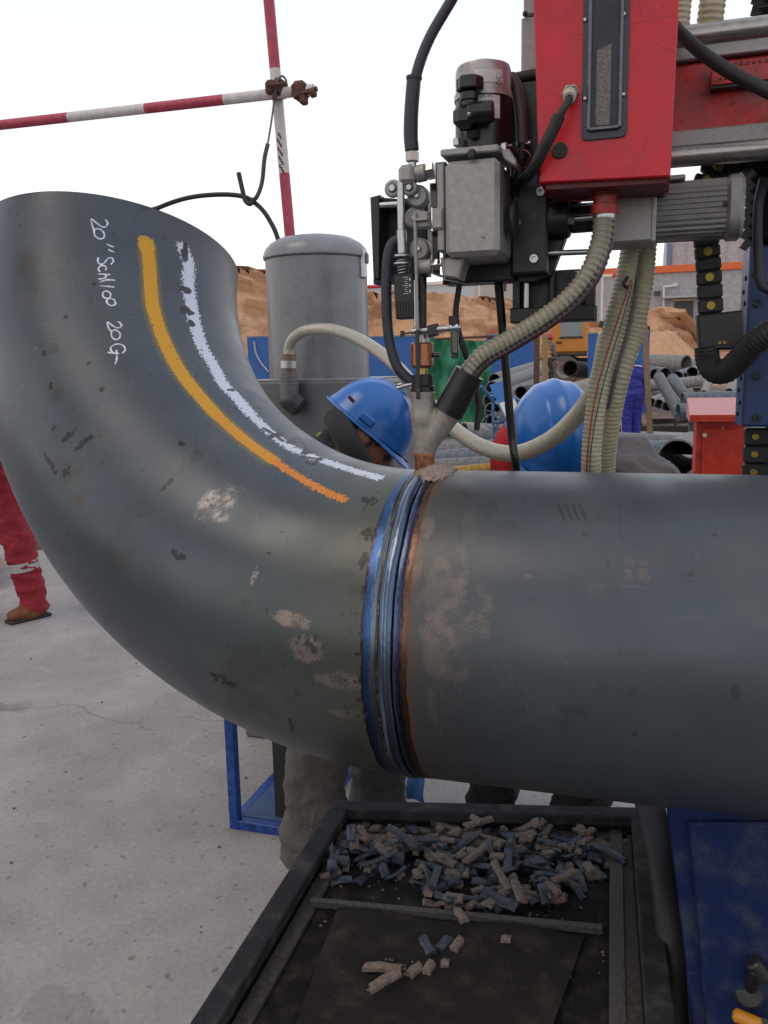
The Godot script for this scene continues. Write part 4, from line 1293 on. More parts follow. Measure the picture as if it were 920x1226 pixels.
	part(rodp, "rod_sleeve", rod(Vector3(-0.0219, 1.7106, 0.012), Vector3(-0.0212, 1.674, 0.012), 0.0078, 18), zinc)
	for e in [[305, 308], [312, 315]]:
		var ya: Vector3 = Vector3(-0.0212, 1.6728, 0.012) if e[0] == 305 else Vector3(-0.0215, 1.6613, 0.012)
		part(rodp, "washer", rod(ya, ya - Vector3(0, 0.004, 0), 0.0145, 22), zinc)
	var sg := MB.new()
	sg.coil(Vector3(-0.0214, 1.6664, 0.012), Vector3(-0.0204, 1.6422, 0.012), 0.0086, 0.0013, 5)
	part(rodp, "spring", sg, zinc)
	var bk := part(t, "tension_housing", ex([Vector2(-0.0331, 1.6416), Vector2(-0.0019, 1.6426), Vector2(-0.0016, 1.5740), Vector2(-0.0303, 1.5737)], 0.025, 0.032, 0.002), blacks)
	for k in 9:
		var q: Vector3 = Vector3(-0.0127, 1.6368, 0.0253) - Vector3(0, 0.0031 * k, 0)
		part(bk, "scale_tick", bx(q + Vector3(0.0015 * (k % 2), 0, 0), Vector3(0.004 + 0.004 * float(k % 4 == 0), 0.0008, 0.0006), 0), paper)
	for k in 3:
		var q: Vector3 = Vector3(-0.01, 1.6354, 0.0253) - Vector3(0, 0.009 * k, 0)
		part(bk, "scale_figure", bx(q + Vector3(0.004, -0.002, 0), Vector3(0.0022, 0.004, 0.0006), 0), paper)
	for k in 6: part(bk, "grip_rib", bx(Vector3(-0.027, 1.5877, 0.0258) + Vector3(0.0045 * k, 0, 0), Vector3(0.0015, 0.026, 0.002), 0.0004), blackp)
	part(t, "guide_clip", ex([Vector2(0.0049, 1.7347), Vector2(0.0260, 1.7320), Vector2(0.0283, 1.7086), Vector2(0.0045, 1.7077)], 0.03, 0.02, 0.003), alu)
	part(t, "guide_clip", bx(Vector3(0.0163, 1.7198, 0.034), Vector3(0.0192, 0.004, 0.01), 0.001), alu)
	var lb := part(t, "lower_pivot", rod(Vector3(0.0037, 1.6516, 0.02), Vector3(0.0291, 1.6515, 0.02), 0.0110, 20, 0.002), alu)
	var h2 := MB.new()
	h2.hexa(Vector3(0.0291, 1.6528, 0.02), Vector3(0.0398, 1.6535, 0.02), 0.0097)
	part(lb, "hex_nut", h2, zinc)
	part(lb, "nut_pin", rod(Vector3(0.0384, 1.6535, 0.02), Vector3(0.0437, 1.6533, 0.02), 0.003, 10), zinc)
	# ---- drive motor lying along the beam, with its coupling
	var dm := thing("slide_motor", "horizontal finned grey electric motor with square gearbox under the red beam", "motor", Vector3(0.3756, 1.7255, -0.1))
	var ay: float = Vector2(0.3546, 1.7257).y
	var ma := Vector3(Vector2(0.3546, 1.7257).x, ay, -0.10)
	var mz := Vector3(Vector2(0.4577, 1.7235).x, ay, -0.10)
	var mrad := 0.0450
	var body := MB.new()
	var prof := PackedVector2Array()
	for k in 144:
		var a := k * TAU / 144
		var rr := mrad
		var sq := pow(pow(absf(cos(a)), 3.0) + pow(absf(sin(a)), 3.0), -1.0 / 3.0)
		rr *= sq * (0.965 if (k % 4 < 2 and absf(sin(a)) < 0.93) else 0.93)
		prof.push_back(Vector2.from_angle(a) * rr)
	body.extr(prof, ma, Vector3.FORWARD, Vector3.UP, (mz - ma).length(), 0.0)
	part(dm, "finned_body", body, M("motor_grey", 0.22, 0.21, 0.20, 0.45, 0.3))
	var rnd := PackedVector2Array()
	for k in 72:
		var a := k * TAU / 72
		rnd.push_back(Vector2.from_angle(a) * mrad * 1.03 * pow(pow(absf(cos(a)), 3.6) + pow(absf(sin(a)), 3.6), -1.0 / 3.6))
	var capm := MB.new()
	capm.extr(rnd, mz, Vector3.FORWARD, Vector3.UP, Vector2(0.4824, 1.7241).x - mz.x, 0.005)
	var cap := part(dm, "end_cap", capm, M("motor_cap_grey", 0.26, 0.245, 0.23, 0.4, 0.4))
	part(cap, "cap_screw", rod(Vector3(0.4549, 1.7249, -0.049), Vector3(0.4547, 1.7245, -0.0465) , 0.004, 12), blackp)
	var gx := part(dm, "gearbox_housing", bx((Vector3(Vector2(0.2852, 1.7305).x, ay, -0.1) + ma) * 0.5, Vector3(ma.x - Vector2(0.2852, 1.7305).x, mrad * 2.06, mrad * 2.06), 0.003), alu)
	part(gx, "gearbox_flange", bx(ma, Vector3(0.008, mrad * 2.12, mrad * 2.12), 0.002), alu)
	part(dm, "terminal_strip", bx(ma + Vector3(0.022, mrad * 1.0, 0.02), Vector3(0.044, 0.008, 0.03), 0.002), M("motor_cap_grey", 0, 0, 0))
	var cx := part(dm, "coupling", rod(Vector3(0.1925, 1.7252, -0.09), Vector3(0.2292, 1.7252, -0.09), 0.0293, 8, 0.003), blackp)
	part(cx, "coupling_hub", rod(Vector3(0.2292, 1.7252, -0.09), Vector3(0.2908, 1.7261, -0.09), 0.0225, 26, 0.002), blacks)
	var h3 := MB.new()
	h3.hexa(Vector3(0.2273, 1.7201, -0.055), Vector3(0.2374, 1.7194, -0.055), 0.0091)
	part(cx, "hex_nut", h3, zinc)
	part(cx, "clamp_screw", rod(Vector3(0.2374, 1.7194, -0.055), Vector3(0.2651, 1.72, -0.055), 0.0045, 14), zinc)
	# ---- flux hopper
	var hz := 0.055
	var hp := thing("flux_hopper", "bright red sheet metal flux hopper with a narrow sight window", "hopper", Vector3(0.2855, 1.763, 0))
	var hb := MB.new()
	hb.extr([Vector2(0.1779, 2.1768), Vector2(0.1966, 1.7551), Vector2(0.3753, 1.7497), Vector2(0.3816, 2.1413)], Vector3(0, 0, hz - 0.13), Vector3.RIGHT, Vector3.UP, 0.13, 0.002)
	part(hp, "body", hb, hopred)
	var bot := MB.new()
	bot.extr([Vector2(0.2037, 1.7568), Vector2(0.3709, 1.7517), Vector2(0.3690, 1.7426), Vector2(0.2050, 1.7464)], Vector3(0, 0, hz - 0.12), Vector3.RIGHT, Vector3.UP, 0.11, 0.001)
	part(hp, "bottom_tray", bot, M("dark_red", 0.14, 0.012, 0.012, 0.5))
	var wz := hz + 0.003
	var fp := PackedVector2Array()
	var wl := Vector2(0.2549, 1.8811)
	var wr := Vector2(0.3158, 1.8745)
	var wb := Vector2(0.2874, 1.8059)
	var wt := Vector2(0.2799, 2.1476)
	fp.append(Vector2(wl.x, wt.y)); fp.append(Vector2(wl.x, wb.y + 0.008)); fp.append(Vector2(wl.x + 0.002, wb.y + 0.002)); fp.append(Vector2(wl.x + 0.008, wb.y))
	fp.append(Vector2(wr.x - 0.008, wb.y)); fp.append(Vector2(wr.x - 0.002, wb.y + 0.002)); fp.append(Vector2(wr.x, wb.y + 0.008)); fp.append(Vector2(wr.x, wt.y))
	var darkst := M("window_frame_steel", 0.06, 0.06, 0.068, 0.35, 0.6, "scratch", 6)
	var win := part(hp, "window_frame", ex(fp, wz, 0.003, 0.0008), darkst)
	# a raised channel in the frame: two ribs, the dark slot and the flux behind the glass
	var il := Vector2(0.2645, 1.8801).x
	var ir := Vector2(0.3059, 1.8756).x
	for e in [il, ir]: part(win, "window_rib", bx(Vector3(e, (wt.y + wb.y) / 2 + 0.006, wz + 0.003), Vector3(0.005, wt.y - wb.y - 0.012, 0.006), 0.0015), M("rib_steel", 0.14, 0.14, 0.15, 0.25, 0.8, "scratch", 6))
	part(win, "window_rib", bx(Vector3((il + ir) / 2, wb.y + 0.0135, wz + 0.003), Vector3(ir - il, 0.006, 0.006), 0.0015), M("rib_steel", 0, 0, 0))
	part(win, "slot_back", bx(Vector3((il + ir) / 2, (wt.y + wb.y) / 2 + 0.01, wz + 0.0006), Vector3(ir - il - 0.006, wt.y - wb.y - 0.02, 0.0012), 0), M("slot_dark", 0.025, 0.024, 0.035, 0.7))
	var fxl := Vector2(0.2741, 1.8790).x
	var fxr := Vector2(0.2931, 1.8770).x
	var ftop := Vector2(0.2815, 1.9242).y
	part(win, "flux_column", ex([Vector2(fxl, wb.y + 0.0175), Vector2(fxr, wb.y + 0.0175), Vector2(fxr, ftop + 0.003), Vector2(fxl + 0.012, ftop + 0.001), Vector2(fxl + 0.007, ftop - 0.002), Vector2(fxl, ftop - 0.003)], wz + 0.0026, 0.0012, 0.0), M("flux_beige", 0.30, 0.25, 0.195, 0.9, 0, "grime", 18))
	var glass := StandardMaterial3D.new()
	glass.resource_name = "sight_glass"
	glass.transparency = BaseMaterial3D.TRANSPARENCY_ALPHA
	glass.albedo_color = Color(0.7, 0.73, 0.8, 0.03)
	glass.roughness = 0.25
	glass.metallic_specular = 0.05
	part(win, "glass_pane", bx(Vector3((il + ir) / 2, (wt.y + wb.y) / 2 + 0.008, wz + 0.0048), Vector3(ir - il - 0.006, wt.y - wb.y - 0.02, 0.001), 0), glass)
	for q in [Vector3(0.2572, 1.9622, 0.055), Vector3(0.3085, 1.9629, 0.055), Vector3(0.259, 1.8609, 0.055), Vector3(0.3105, 1.8609, 0.055)]:
		var s := MB.new()
		s.lathe(Vector3(q.x, q.y, wz), Vector3.BACK, [Vector2(0, 0.0036), Vector2(0.0015, 0.0034), Vector2(0.003, 0.002), Vector2(0.0033, 0)], 14)
		part(win, "screw", s, zinc)
	# level sensor in the front, black cap below it, outlet spout
	var sn := MB.new()
	sn.hexa(Vector3(0.2383, 1.8718, 0.055), Vector3(0.2396, 1.8684, 0.063), 0.0123)
	var sen := part(hp, "sensor_nut", sn, M("nut_nickel", 0.5, 0.46, 0.4, 0.35, 0.8))
	part(sen, "sensor_body", rod(Vector3(0.2391, 1.8684, 0.063), Vector3(0.2395, 1.8586, 0.079), 0.0088, 20), M("ivory_plastic", 0.62, 0.55, 0.47, 0.5))
	var cab := part(sen, "sensor_cable", cable([Vector3(0.2393, 1.8592, 0.077), Vector3(0.237, 1.8492, 0.087), Vector3(0.2308, 1.8381, 0.091), Vector3(0.2207, 1.8202, 0.089), Vector3(0.2068, 1.7962, 0.085), Vector3(0.1906, 1.7752, 0.065), Vector3(0.1581, 1.7752, -0.03), Vector3(0.1389, 1.7639, -0.055)], 0.0053, 12), rubber)
	part(cab, "cable_sleeve", cable([Vector3(0.2274, 1.8342, 0.0905), Vector3(0.2207, 1.8202, 0.089), Vector3(0.2068, 1.7962, 0.085), Vector3(0.1906, 1.7752, 0.065), Vector3(0.1626, 1.7776, -0.025)], 0.0085, 14), rubber)
	part(hp, "black_cap", rod(Vector3(0.2244, 1.7968, 0.055), Vector3(0.225, 1.7955, 0.061), 0.0112, 26, 0.002), M("cap_charcoal", 0.05, 0.045, 0.042, 0.6, 0, "grime", 12))
	var os := MB.new()
	os.lathe(Vector3(0.2867, 1.7652, 0), Vector3(0.2854, 1.715, 0) - Vector3(0.2867, 1.7652, 0), [Vector2(0, 0.0171), Vector2(0.0367, 0.0171), Vector2(0.0380, 0.0196), Vector2(0.0514, 0.0196), Vector2(0.0526, 0.0135)], 30)
	part(hp, "outlet_spout", os, M("spout_red", 0.52, 0.02, 0.018, 0.4, 0.0, "grime", 5))
	part(hp, "spout_ring", rod(Vector3(0.286, 1.742, 0), Vector3(0.2861, 1.7384, 0), 0.0184, 30), M("dark_red", 0, 0, 0))
	# ---- torch: guide tube, copper block, Y-shaped flux nozzle
	var to := thing("welding_torch", "upright welding torch with Y-shaped flux nozzle and copper tip above the weld", "torch", Vector3(0.0063, 1.3281, 0))
	var z0 := 0.0
	part(to, "torch_tube", rod(Vector3(0.0065, 1.6471, 0), Vector3(0.0049, 1.5343, 0), 0.0082, 18), blackp)
	part(to, "steel_tube", rod(Vector3(0.0014, 1.6328, 0.02), Vector3(0.0009, 1.5599, 0.02), 0.0035, 12), zinc)
	part(to, "guide_wire", rod(Vector3(0.0062, 1.7326, 0.035), Vector3(0.0077, 1.5516, 0.033), 0.0027, 10), pewter)
	part(to, "pointer_rod", rod(Vector3(0.0071, 1.5554, 0.033), Vector3(0.0071, 1.448, 0.034), 0.0035, 10), M("charcoal_plate", 0, 0, 0))
	var pt := MB.new()
	pt.cyl(Vector3(0.0074, 1.4637, 0.034), Vector3(0.007, 1.4415, 0.034), 0.0034, 0.0004, 10)
	part(to, "pointer_tip", pt, pewter)
	# aiming bracket
	var ab := part(to, "aim_rod", rod(Vector3(-0.006, 1.5535, 0.025), Vector3(0.0747, 1.5575, 0.02), 0.0045, 16), zinc)
	part(ab, "clamp_block", ex([Vector2(0.0212, 1.5615), Vector2(0.0359, 1.5648), Vector2(0.0371, 1.5469), Vector2(0.0223, 1.5436)], 0.03, 0.022, 0.002), M("charcoal_plate", 0, 0, 0))
	part(ab, "thumb_screw", rod(Vector3(-0.0197, 1.5501, 0.025), Vector3(-0.0033, 1.5522, 0.025), 0.0016, 10), M("rust_screw", 0.08, 0.05, 0.035, 0.7))
	part(ab, "thumb_head", rod(Vector3(-0.0196, 1.5553, 0.025), Vector3(-0.0198, 1.5462, 0.025), 0.0035, 10), M("rust_screw", 0, 0, 0))
	var lp := part(ab, "pointer_lamp", rod(Vector3(0.0616, 1.5757, 0.02), Vector3(0.0628, 1.5592, 0.02), 0.0078, 18), blackp)
	part(lp, "lamp_barrel", rod(Vector3(0.0628, 1.5605, 0.02), Vector3(0.0639, 1.5182, 0.02), 0.0062, 18), M("gunmetal", 0.12, 0.115, 0.11, 0.25, 0.8))
	part(lp, "lamp_tip", rod(Vector3(0.0639, 1.5182, 0.02), Vector3(0.0638, 1.5105, 0.02), 0.0055, 18), blackp)
	part(lp, "lamp_clamp", rod(Vector3(0.0564, 1.5568, 0.021), Vector3(0.071, 1.5576, 0.021), 0.0068, 18), zinc)
	# stack of fittings down to the nozzle
	part(to, "tube_nut", rod(Vector3(0.0065, 1.55, 0), Vector3(0.0063, 1.5356, 0), 0.0120, 6, 0.001), zinc)
	var cu := MB.new()
	cu.lathe(Vector3(0.0056, 1.5369, 0), Vector3.DOWN, [Vector2(0, 0), Vector2(0, 0.0161), Vector2(0.0025, 0.0185), Vector2(0.0362, 0.0185), Vector2(0.0403, 0.0154), Vector2(0.0403, 0)], 30)
	var cub := part(to, "copper_block", cu, M("copper_block", 0.46, 0.20, 0.11, 0.36, 0.85, "scratch", 9))
	part(cub, "grub_screw", rod(Vector3(0.024, 1.5167, 0), Vector3(0.035, 1.5165, 0), 0.0040, 12), M("gunmetal", 0, 0, 0))
	part(to, "brass_neck", rod(Vector3(0.0065, 1.5, 0), Vector3(0.0063, 1.484, 0), 0.0081, 20), brass)
	var bc := part(to, "black_collar", rod(Vector3(0.0056, 1.4867, 0), Vector3(0.0061, 1.468, 0), 0.0175, 28, 0.001), blackp)
	part(bc, "collar_ring", rod(Vector3(0.0061, 1.4674, 0), Vector3(0.0064, 1.4587, 0), 0.0194, 28, 0.001), blacks)
	part(bc, "collar_wing", rod(Vector3(-0.0277, 1.4675, 0.012), Vector3(-0.0092, 1.4711, 0.008), 0.0035, 12), zinc)
	part(bc, "collar_wing", rod(Vector3(-0.0327, 1.4703, 0.014), Vector3(-0.0245, 1.4721, 0.013), 0.0022, 8), zinc)
	part(bc, "collar_wing", rod(Vector3(-0.0342, 1.4649, 0.014), Vector3(-0.0246, 1.4675, 0.013), 0.0027, 8), zinc)
	# Y body: two tapered legs blended into one casting
	var yb := skin([[Vector3(0.0066, 1.452, 0), Vector3(0.0075, 1.417, 0), 0.0192, 0.0203, Color(1, 1, 1)], [Vector3(0.0075, 1.417, 0), Vector3(0.0075, 1.3625, 0), 0.0203, 0.0171, Color(1, 1, 1)], [Vector3(0.0506, 1.4289, 0), Vector3(0.0154, 1.3749, 0), 0.0214, 0.0156, Color(1, 1, 1)]], 0.0022, 0.006)
	part(to, "flux_nozzle", yb, pewter)
	part(to, "nozzle_shoulder", rod(Vector3(0.0067, 1.4587, 0), Vector3(0.0065, 1.4493, 0), 0.0198, 28), pewter)
	var tip := MB.new()
	tip.lathe(Vector3(0.0074, 1.357, 0), Vector3.DOWN, [Vector2(-0.003, 0.0), Vector2(-0.003, 0.0181), Vector2(0.0005, 0.0183), Vector2(0.0008, 0.0167), Vector2(0.0233, 0.0164), Vector2(0.0301, 0.0145), Vector2(0.0301, 0.0096), Vector2(0.004, 0.0089)], 30)
	part(to, "copper_tip", tip, copper)
	var sl := MB.new()
	sl.lathe(Vector3(0.0478, 1.4249, 0), Vector3(0.0822, 1.4867, 0) - Vector3(0.0478, 1.4249, 0), [Vector2(0, 0.0200), Vector2(0, 0.0244), Vector2(0.0721, 0.0244), Vector2(0.0721, 0.0160)], 30)
	part(to, "black_sleeve", sl, blacks)

func sysfont(n: String) -> SystemFont:
	var f := SystemFont.new()
	f.font_names = PackedStringArray([n])
	return f

# ---------------------------------------------------------------- hoses and cables
func build_hoses() -> void:
	var rubber := M("black_rubber", 0, 0, 0)
	var bluish := M("blue_black_hose", 0.035, 0.04, 0.055, 0.55, 0.0, "mottle", 8)
	var cream := M("cream_hose", 0.50, 0.45, 0.30, 0.42, 0.0, "mottle", 5)
	cream.subsurf_scatter_enabled = true
	cream.subsurf_scatter_strength = 0.15
	var clear := M("clear_hose", 0.30, 0.275, 0.20, 0.32, 0.0, "mottle", 8)
	var smooth := M("milky_hose", 0.46, 0.43, 0.33, 0.3, 0.0, "mottle", 5)
	var zinc := M("zinc", 0, 0, 0)
	# wire conduit from above down into the straightener
	var w := thing("wire_conduit", "thick blue-black wire conduit curving down from the top edge to the straightener", "cable", Vector3(-0.0046, 1.816, 0.005))
	part(w, "hose", cable([Vector3(0.0951, 2.1103, -0.03), Vector3(0.0535, 2.0433, -0.02), Vector3(0.0217, 1.9913, -0.01), Vector3(0.0039, 1.943, 0), Vector3(-0.002, 1.9005, 0.005), Vector3(-0.0044, 1.8257, 0.005)], 0.0084, 16), bluish)
	part(w, "heat_shrink_sleeve", cable([Vector3(-0.0007, 1.9331, 0.003), Vector3(-0.0048, 1.8887, 0.005), Vector3(-0.0067, 1.8527, 0.005), Vector3(-0.0051, 1.8282, 0.005)], 0.0110, 18), bluish)
	var rg := MB.new()
	rg.sweep([Vector3(-0.0004, 1.9348, 0.003), Vector3(-0.0007, 1.9307, 0.003)], 0.0123, 18)
	part(w, "sleeve_rim", rg, bluish)
	var hx := MB.new()
	hx.hexa(Vector3(-0.0047, 1.8111, 0.005), Vector3(-0.0044, 1.8269, 0.005), 0.0108)
	part(w, "hex_nut", hx, M("nut_nickel", 0, 0, 0))
	part(w, "ferrule", rod(Vector3(-0.0048, 1.8, 0.005), Vector3(-0.0047, 1.8111, 0.005), 0.0065), zinc)
	# flux hose from hopper to nozzle
	var f := thing("flux_hose", "clear grey spiral flux hose from the red spout down to the torch", "hose", Vector3(0.1867, 1.5687, 0.02))
	var fp := PackedVector3Array([Vector3(0.2866, 1.7137, 0), Vector3(0.284, 1.6801, 0.005), Vector3(0.2711, 1.6357, 0.015), Vector3(0.2432, 1.597, 0.02), Vector3(0.1992, 1.5633, 0.02), Vector3(0.1473, 1.5341, 0.01), Vector3(0.1042, 1.511, 0.003), Vector3(0.0822, 1.4867, 0)])
	part(f, "hose", ribbed(fp, 0.0164, 0.0085, 0.0022, 22), clear)
	part(f, "hose_clamp", rod(Vector3(0.2866, 1.7149, 0), Vector3(0.2862, 1.7054, 0.001), 0.0170, 28), zinc)
	var off := PackedVector3Array()
	for q in even(fp, 0.02): off.push_back(q + Vector3(0.010, -0.010, 0.009))
	part(f, "wire_strip", cable(off, 0.0040, 8), M("plum_wire", 0.06, 0.025, 0.035, 0.4))
	var off2 := PackedVector3Array()
	for q in even(fp, 0.02): off2.push_back(q + Vector3(0.005, -0.006, 0.013))
	part(f, "wire_strip", cable(off2, 0.0025, 8), M("dark_wire", 0.03, 0.03, 0.04, 0.4))
	# milky hose from the grey tank round the back of the torch to the right
	var r := thing("suction_hose", "milky smooth suction hose looping from the grey tank behind the torch", "hose", Vector3(0.0174, 1.3493, -0.3))
	part(r, "hose", cable([Vector3(-0.925, 1.5345, -1.62), Vector3(-0.9198, 1.58, -1.62), Vector3(-0.8866, 1.6148, -1.6), Vector3(-0.8211, 1.6356, -1.57), Vector3(-0.655, 1.6239, -1.3801), Vector3(-0.5125, 1.5791, -1.2572), Vector3(-0.3791, 1.5116, -1.1274), Vector3(-0.2548, 1.4215, -0.9907), Vector3(-0.1406, 1.3426, -0.8528), Vector3(-0.0412, 1.3013, -0.7383), Vector3(0.0535, 1.2915, -0.6598), Vector3(0.1371, 1.3244, -0.6067), Vector3(0.2053, 1.384, -0.5535), Vector3(0.2513, 1.4548, -0.4955), Vector3(0.2717, 1.5558, -0.4773)], 0.0195, 18), smooth)
	# two cream corrugated hoses that hang side by side, behind the head
	var ca := thing("corrugated_hose", "cream corrugated hose hanging nearest the flux hose, with red and green wires", "hose", Vector3(0.2654, 1.3102, -0.18), "corrugated hoses")
	part(ca, "hose", ribbed([Vector3(0.3297, 1.7643, -0.2), Vector3(0.3211, 1.6965, -0.19), Vector3(0.311, 1.6284, -0.18), Vector3(0.2916, 1.5463, -0.17), Vector3(0.2747, 1.463, -0.16), Vector3(0.2653, 1.3778, -0.16), Vector3(0.2632, 1.3099, -0.17), Vector3(0.2611, 1.1863, -0.24), Vector3(0.2509, 0.9366, -0.42)], 0.0168, 0.0075, 0.0016, 20), cream)
	part(ca, "red_wire", cable([Vector3(0.3222, 1.6325, -0.155), Vector3(0.3041, 1.5722, -0.145), Vector3(0.2845, 1.5047, -0.138), Vector3(0.2684, 1.4358, -0.136), Vector3(0.26, 1.3653, -0.138), Vector3(0.2563, 1.307, -0.146)], 0.0014, 6), M("red_wire", 0.4, 0.02, 0.01, 0.4))
	part(ca, "green_wire", cable([Vector3(0.3237, 1.6257, -0.155), Vector3(0.3097, 1.5651, -0.142), Vector3(0.2927, 1.5045, -0.135), Vector3(0.2767, 1.4359, -0.134), Vector3(0.2656, 1.3655, -0.136), Vector3(0.2622, 1.3076, -0.142)], 0.0011, 6), M("green_wire", 0.01, 0.08, 0.05, 0.4))
	part(ca, "cable_tie", cable([Vector3(0.3168, 1.6378, -0.152), Vector3(0.3105, 1.6259, -0.15), Vector3(0.3174, 1.6189, -0.149)], 0.003, 8), rubber)
	var cb := thing("corrugated_hose", "cream corrugated hose hanging on the right of its twin below the slide motor", "hose", Vector3(0.3137, 1.4754, -0.22), "corrugated hoses")
	part(cb, "hose", ribbed([Vector3(0.3443, 1.7666, -0.22), Vector3(0.3422, 1.699, -0.22), Vector3(0.3377, 1.6227, -0.21), Vector3(0.3247, 1.5464, -0.21), Vector3(0.3059, 1.4758, -0.2), Vector3(0.2913, 1.4026, -0.22), Vector3(0.2809, 1.3072, -0.27), Vector3(0.2717, 1.0815, -0.42)], 0.0189, 0.0080, 0.0018, 20), cream)
	part(cb, "grey_cable", cable([Vector3(0.3321, 1.6883, -0.183), Vector3(0.3301, 1.6204, -0.176), Vector3(0.3185, 1.5524, -0.173), Vector3(0.3013, 1.4834, -0.168), Vector3(0.2885, 1.4195, -0.18)], 0.003, 8), M("grey_cable", 0.10, 0.10, 0.10, 0.4))
	var cc := thing("corrugated_hose", "cream corrugated hose rising from the top rail at the upper right", "hose", Vector3(0.4321, 2.0355, -0.24), "corrugated hoses")
	part(cc, "hose", ribbed([Vector3(0.4487, 2.2138, -0.26), Vector3(0.4415, 2.1166, -0.26), Vector3(0.4356, 2.0735, -0.26), Vector3(0.4299, 2.0075, -0.27)], 0.0206, 0.0095, 0.002, 20), cream)
	var ce := thing("corrugated_hose", "sliver of cream corrugated hose beside the upper right edge of the red hopper", "hose", Vector3(0.3862, 2.047, -0.22), "corrugated hoses")
	part(ce, "hose", ribbed([Vector3(0.3949, 2.2134, -0.24), Vector3(0.3895, 2.1161, -0.24), Vector3(0.3874, 2.0664, -0.24), Vector3(0.3836, 1.9907, -0.24)], 0.0150, 0.0085, 0.002, 18), cream)
	# black cables
	solo("power_cable", cable([Vector3(0.3538, 2.0279, -0.12), Vector3(0.3848, 1.9821, -0.1), Vector3(0.4267, 1.9377, -0.085), Vector3(0.4677, 1.9064, -0.08), Vector3(0.5133, 1.8773, -0.075), Vector3(0.5972, 1.8248, -0.07)], 0.0099, 16), rubber, "thick black cable slanting across the red cross beam at upper right", "cable", Vector3(0.4388, 1.9321, -0.09))
	solo("torch_cable", cable([Vector3(-0.0256, 1.6973, 0), Vector3(-0.0397, 1.6913, 0.004), Vector3(-0.048, 1.6621, 0.006), Vector3(-0.0506, 1.604, 0.006), Vector3(-0.0476, 1.5449, 0.006), Vector3(-0.0358, 1.5022, 0.006), Vector3(-0.0199, 1.4819, 0.004), Vector3(-0.0038, 1.4736, 0.002)], 0.0086, 14), bluish, "dark rubber torch cable bowed out on the left of the torch", "cable", Vector3(-0.0475, 1.5515, 0.006))
	solo("sensor_cable", cable([Vector3(0.0604, 1.6491, -0.05), Vector3(0.0568, 1.6157, -0.04), Vector3(0.0547, 1.5824, -0.03), Vector3(0.06, 1.5493, -0.03), Vector3(0.0711, 1.5119, -0.035), Vector3(0.0804, 1.4752, -0.05), Vector3(0.0853, 1.4338, -0.06), Vector3(0.0824, 1.3922, -0.06)], 0.0049, 12), rubber, "thin black cable hanging under the gearbox behind the pointer lamp", "cable", Vector3(0.0578, 1.5496, -0.04))
	solo("flat_cable", cable([Vector3(0.1055, 1.6602, -0.12), Vector3(0.1095, 1.6062, -0.13), Vector3(0.1167, 1.5084, -0.14), Vector3(0.1273, 1.3781, -0.15), Vector3(0.135, 1.3031, -0.16), Vector3(0.1237, 1.102, -0.3)], 0.0075, 12), M("satin_black_cable", 0.012, 0.012, 0.013, 0.3), "straight black cable running down behind the flux hose to the pipe", "cable", Vector3(0.1167, 1.5084, -0.14))
	solo("drain_hose", ribbed([Vector3(0.4472, 1.5224, -0.235), Vector3(0.4508, 1.4983, -0.235), Vector3(0.4616, 1.4813, -0.225), Vector3(0.479, 1.4811, -0.21), Vector3(0.4997, 1.5027, -0.19), Vector3(0.518, 1.5261, -0.17), Vector3(0.5468, 1.5447, -0.16), Vector3(0.6182, 1.5552, -0.16)], 0.0202, 0.006, 0.0012, 22), rubber, "black corrugated hose curling out of the chain box across the blue column", "hose", Vector3(0.478, 1.4867, -0.2))
	solo("looped_cable", cable([Vector3(0.5255, 1.7894, -0.24), Vector3(0.5168, 1.7409, -0.22), Vector3(0.5206, 1.6618, -0.22), Vector3(0.5277, 1.6215, -0.22), Vector3(0.5512, 1.6071, -0.22)], 0.0082, 12), bluish, "dark cable loop hanging at the right edge in front of the bellows", "cable", Vector3(0.5225, 1.675, -0.22))
	var sw := MB.new()
	sw.sweep(curve([Vector3(0.1965, 1.7606, -0.04), Vector3(0.2141, 1.7514, -0.03), Vector3(0.2363, 1.7408, -0.02), Vector3(0.2555, 1.7377, -0.01), Vector3(0.2705, 1.7396, 0)], 6), 0.0012, 6)
	solo("earth_wire", sw, M("red_wire", 0, 0, 0), "thin red wire sagging between the black plate and the red spout", "wire", Vector3(0.2362, 1.7432, -0.02))

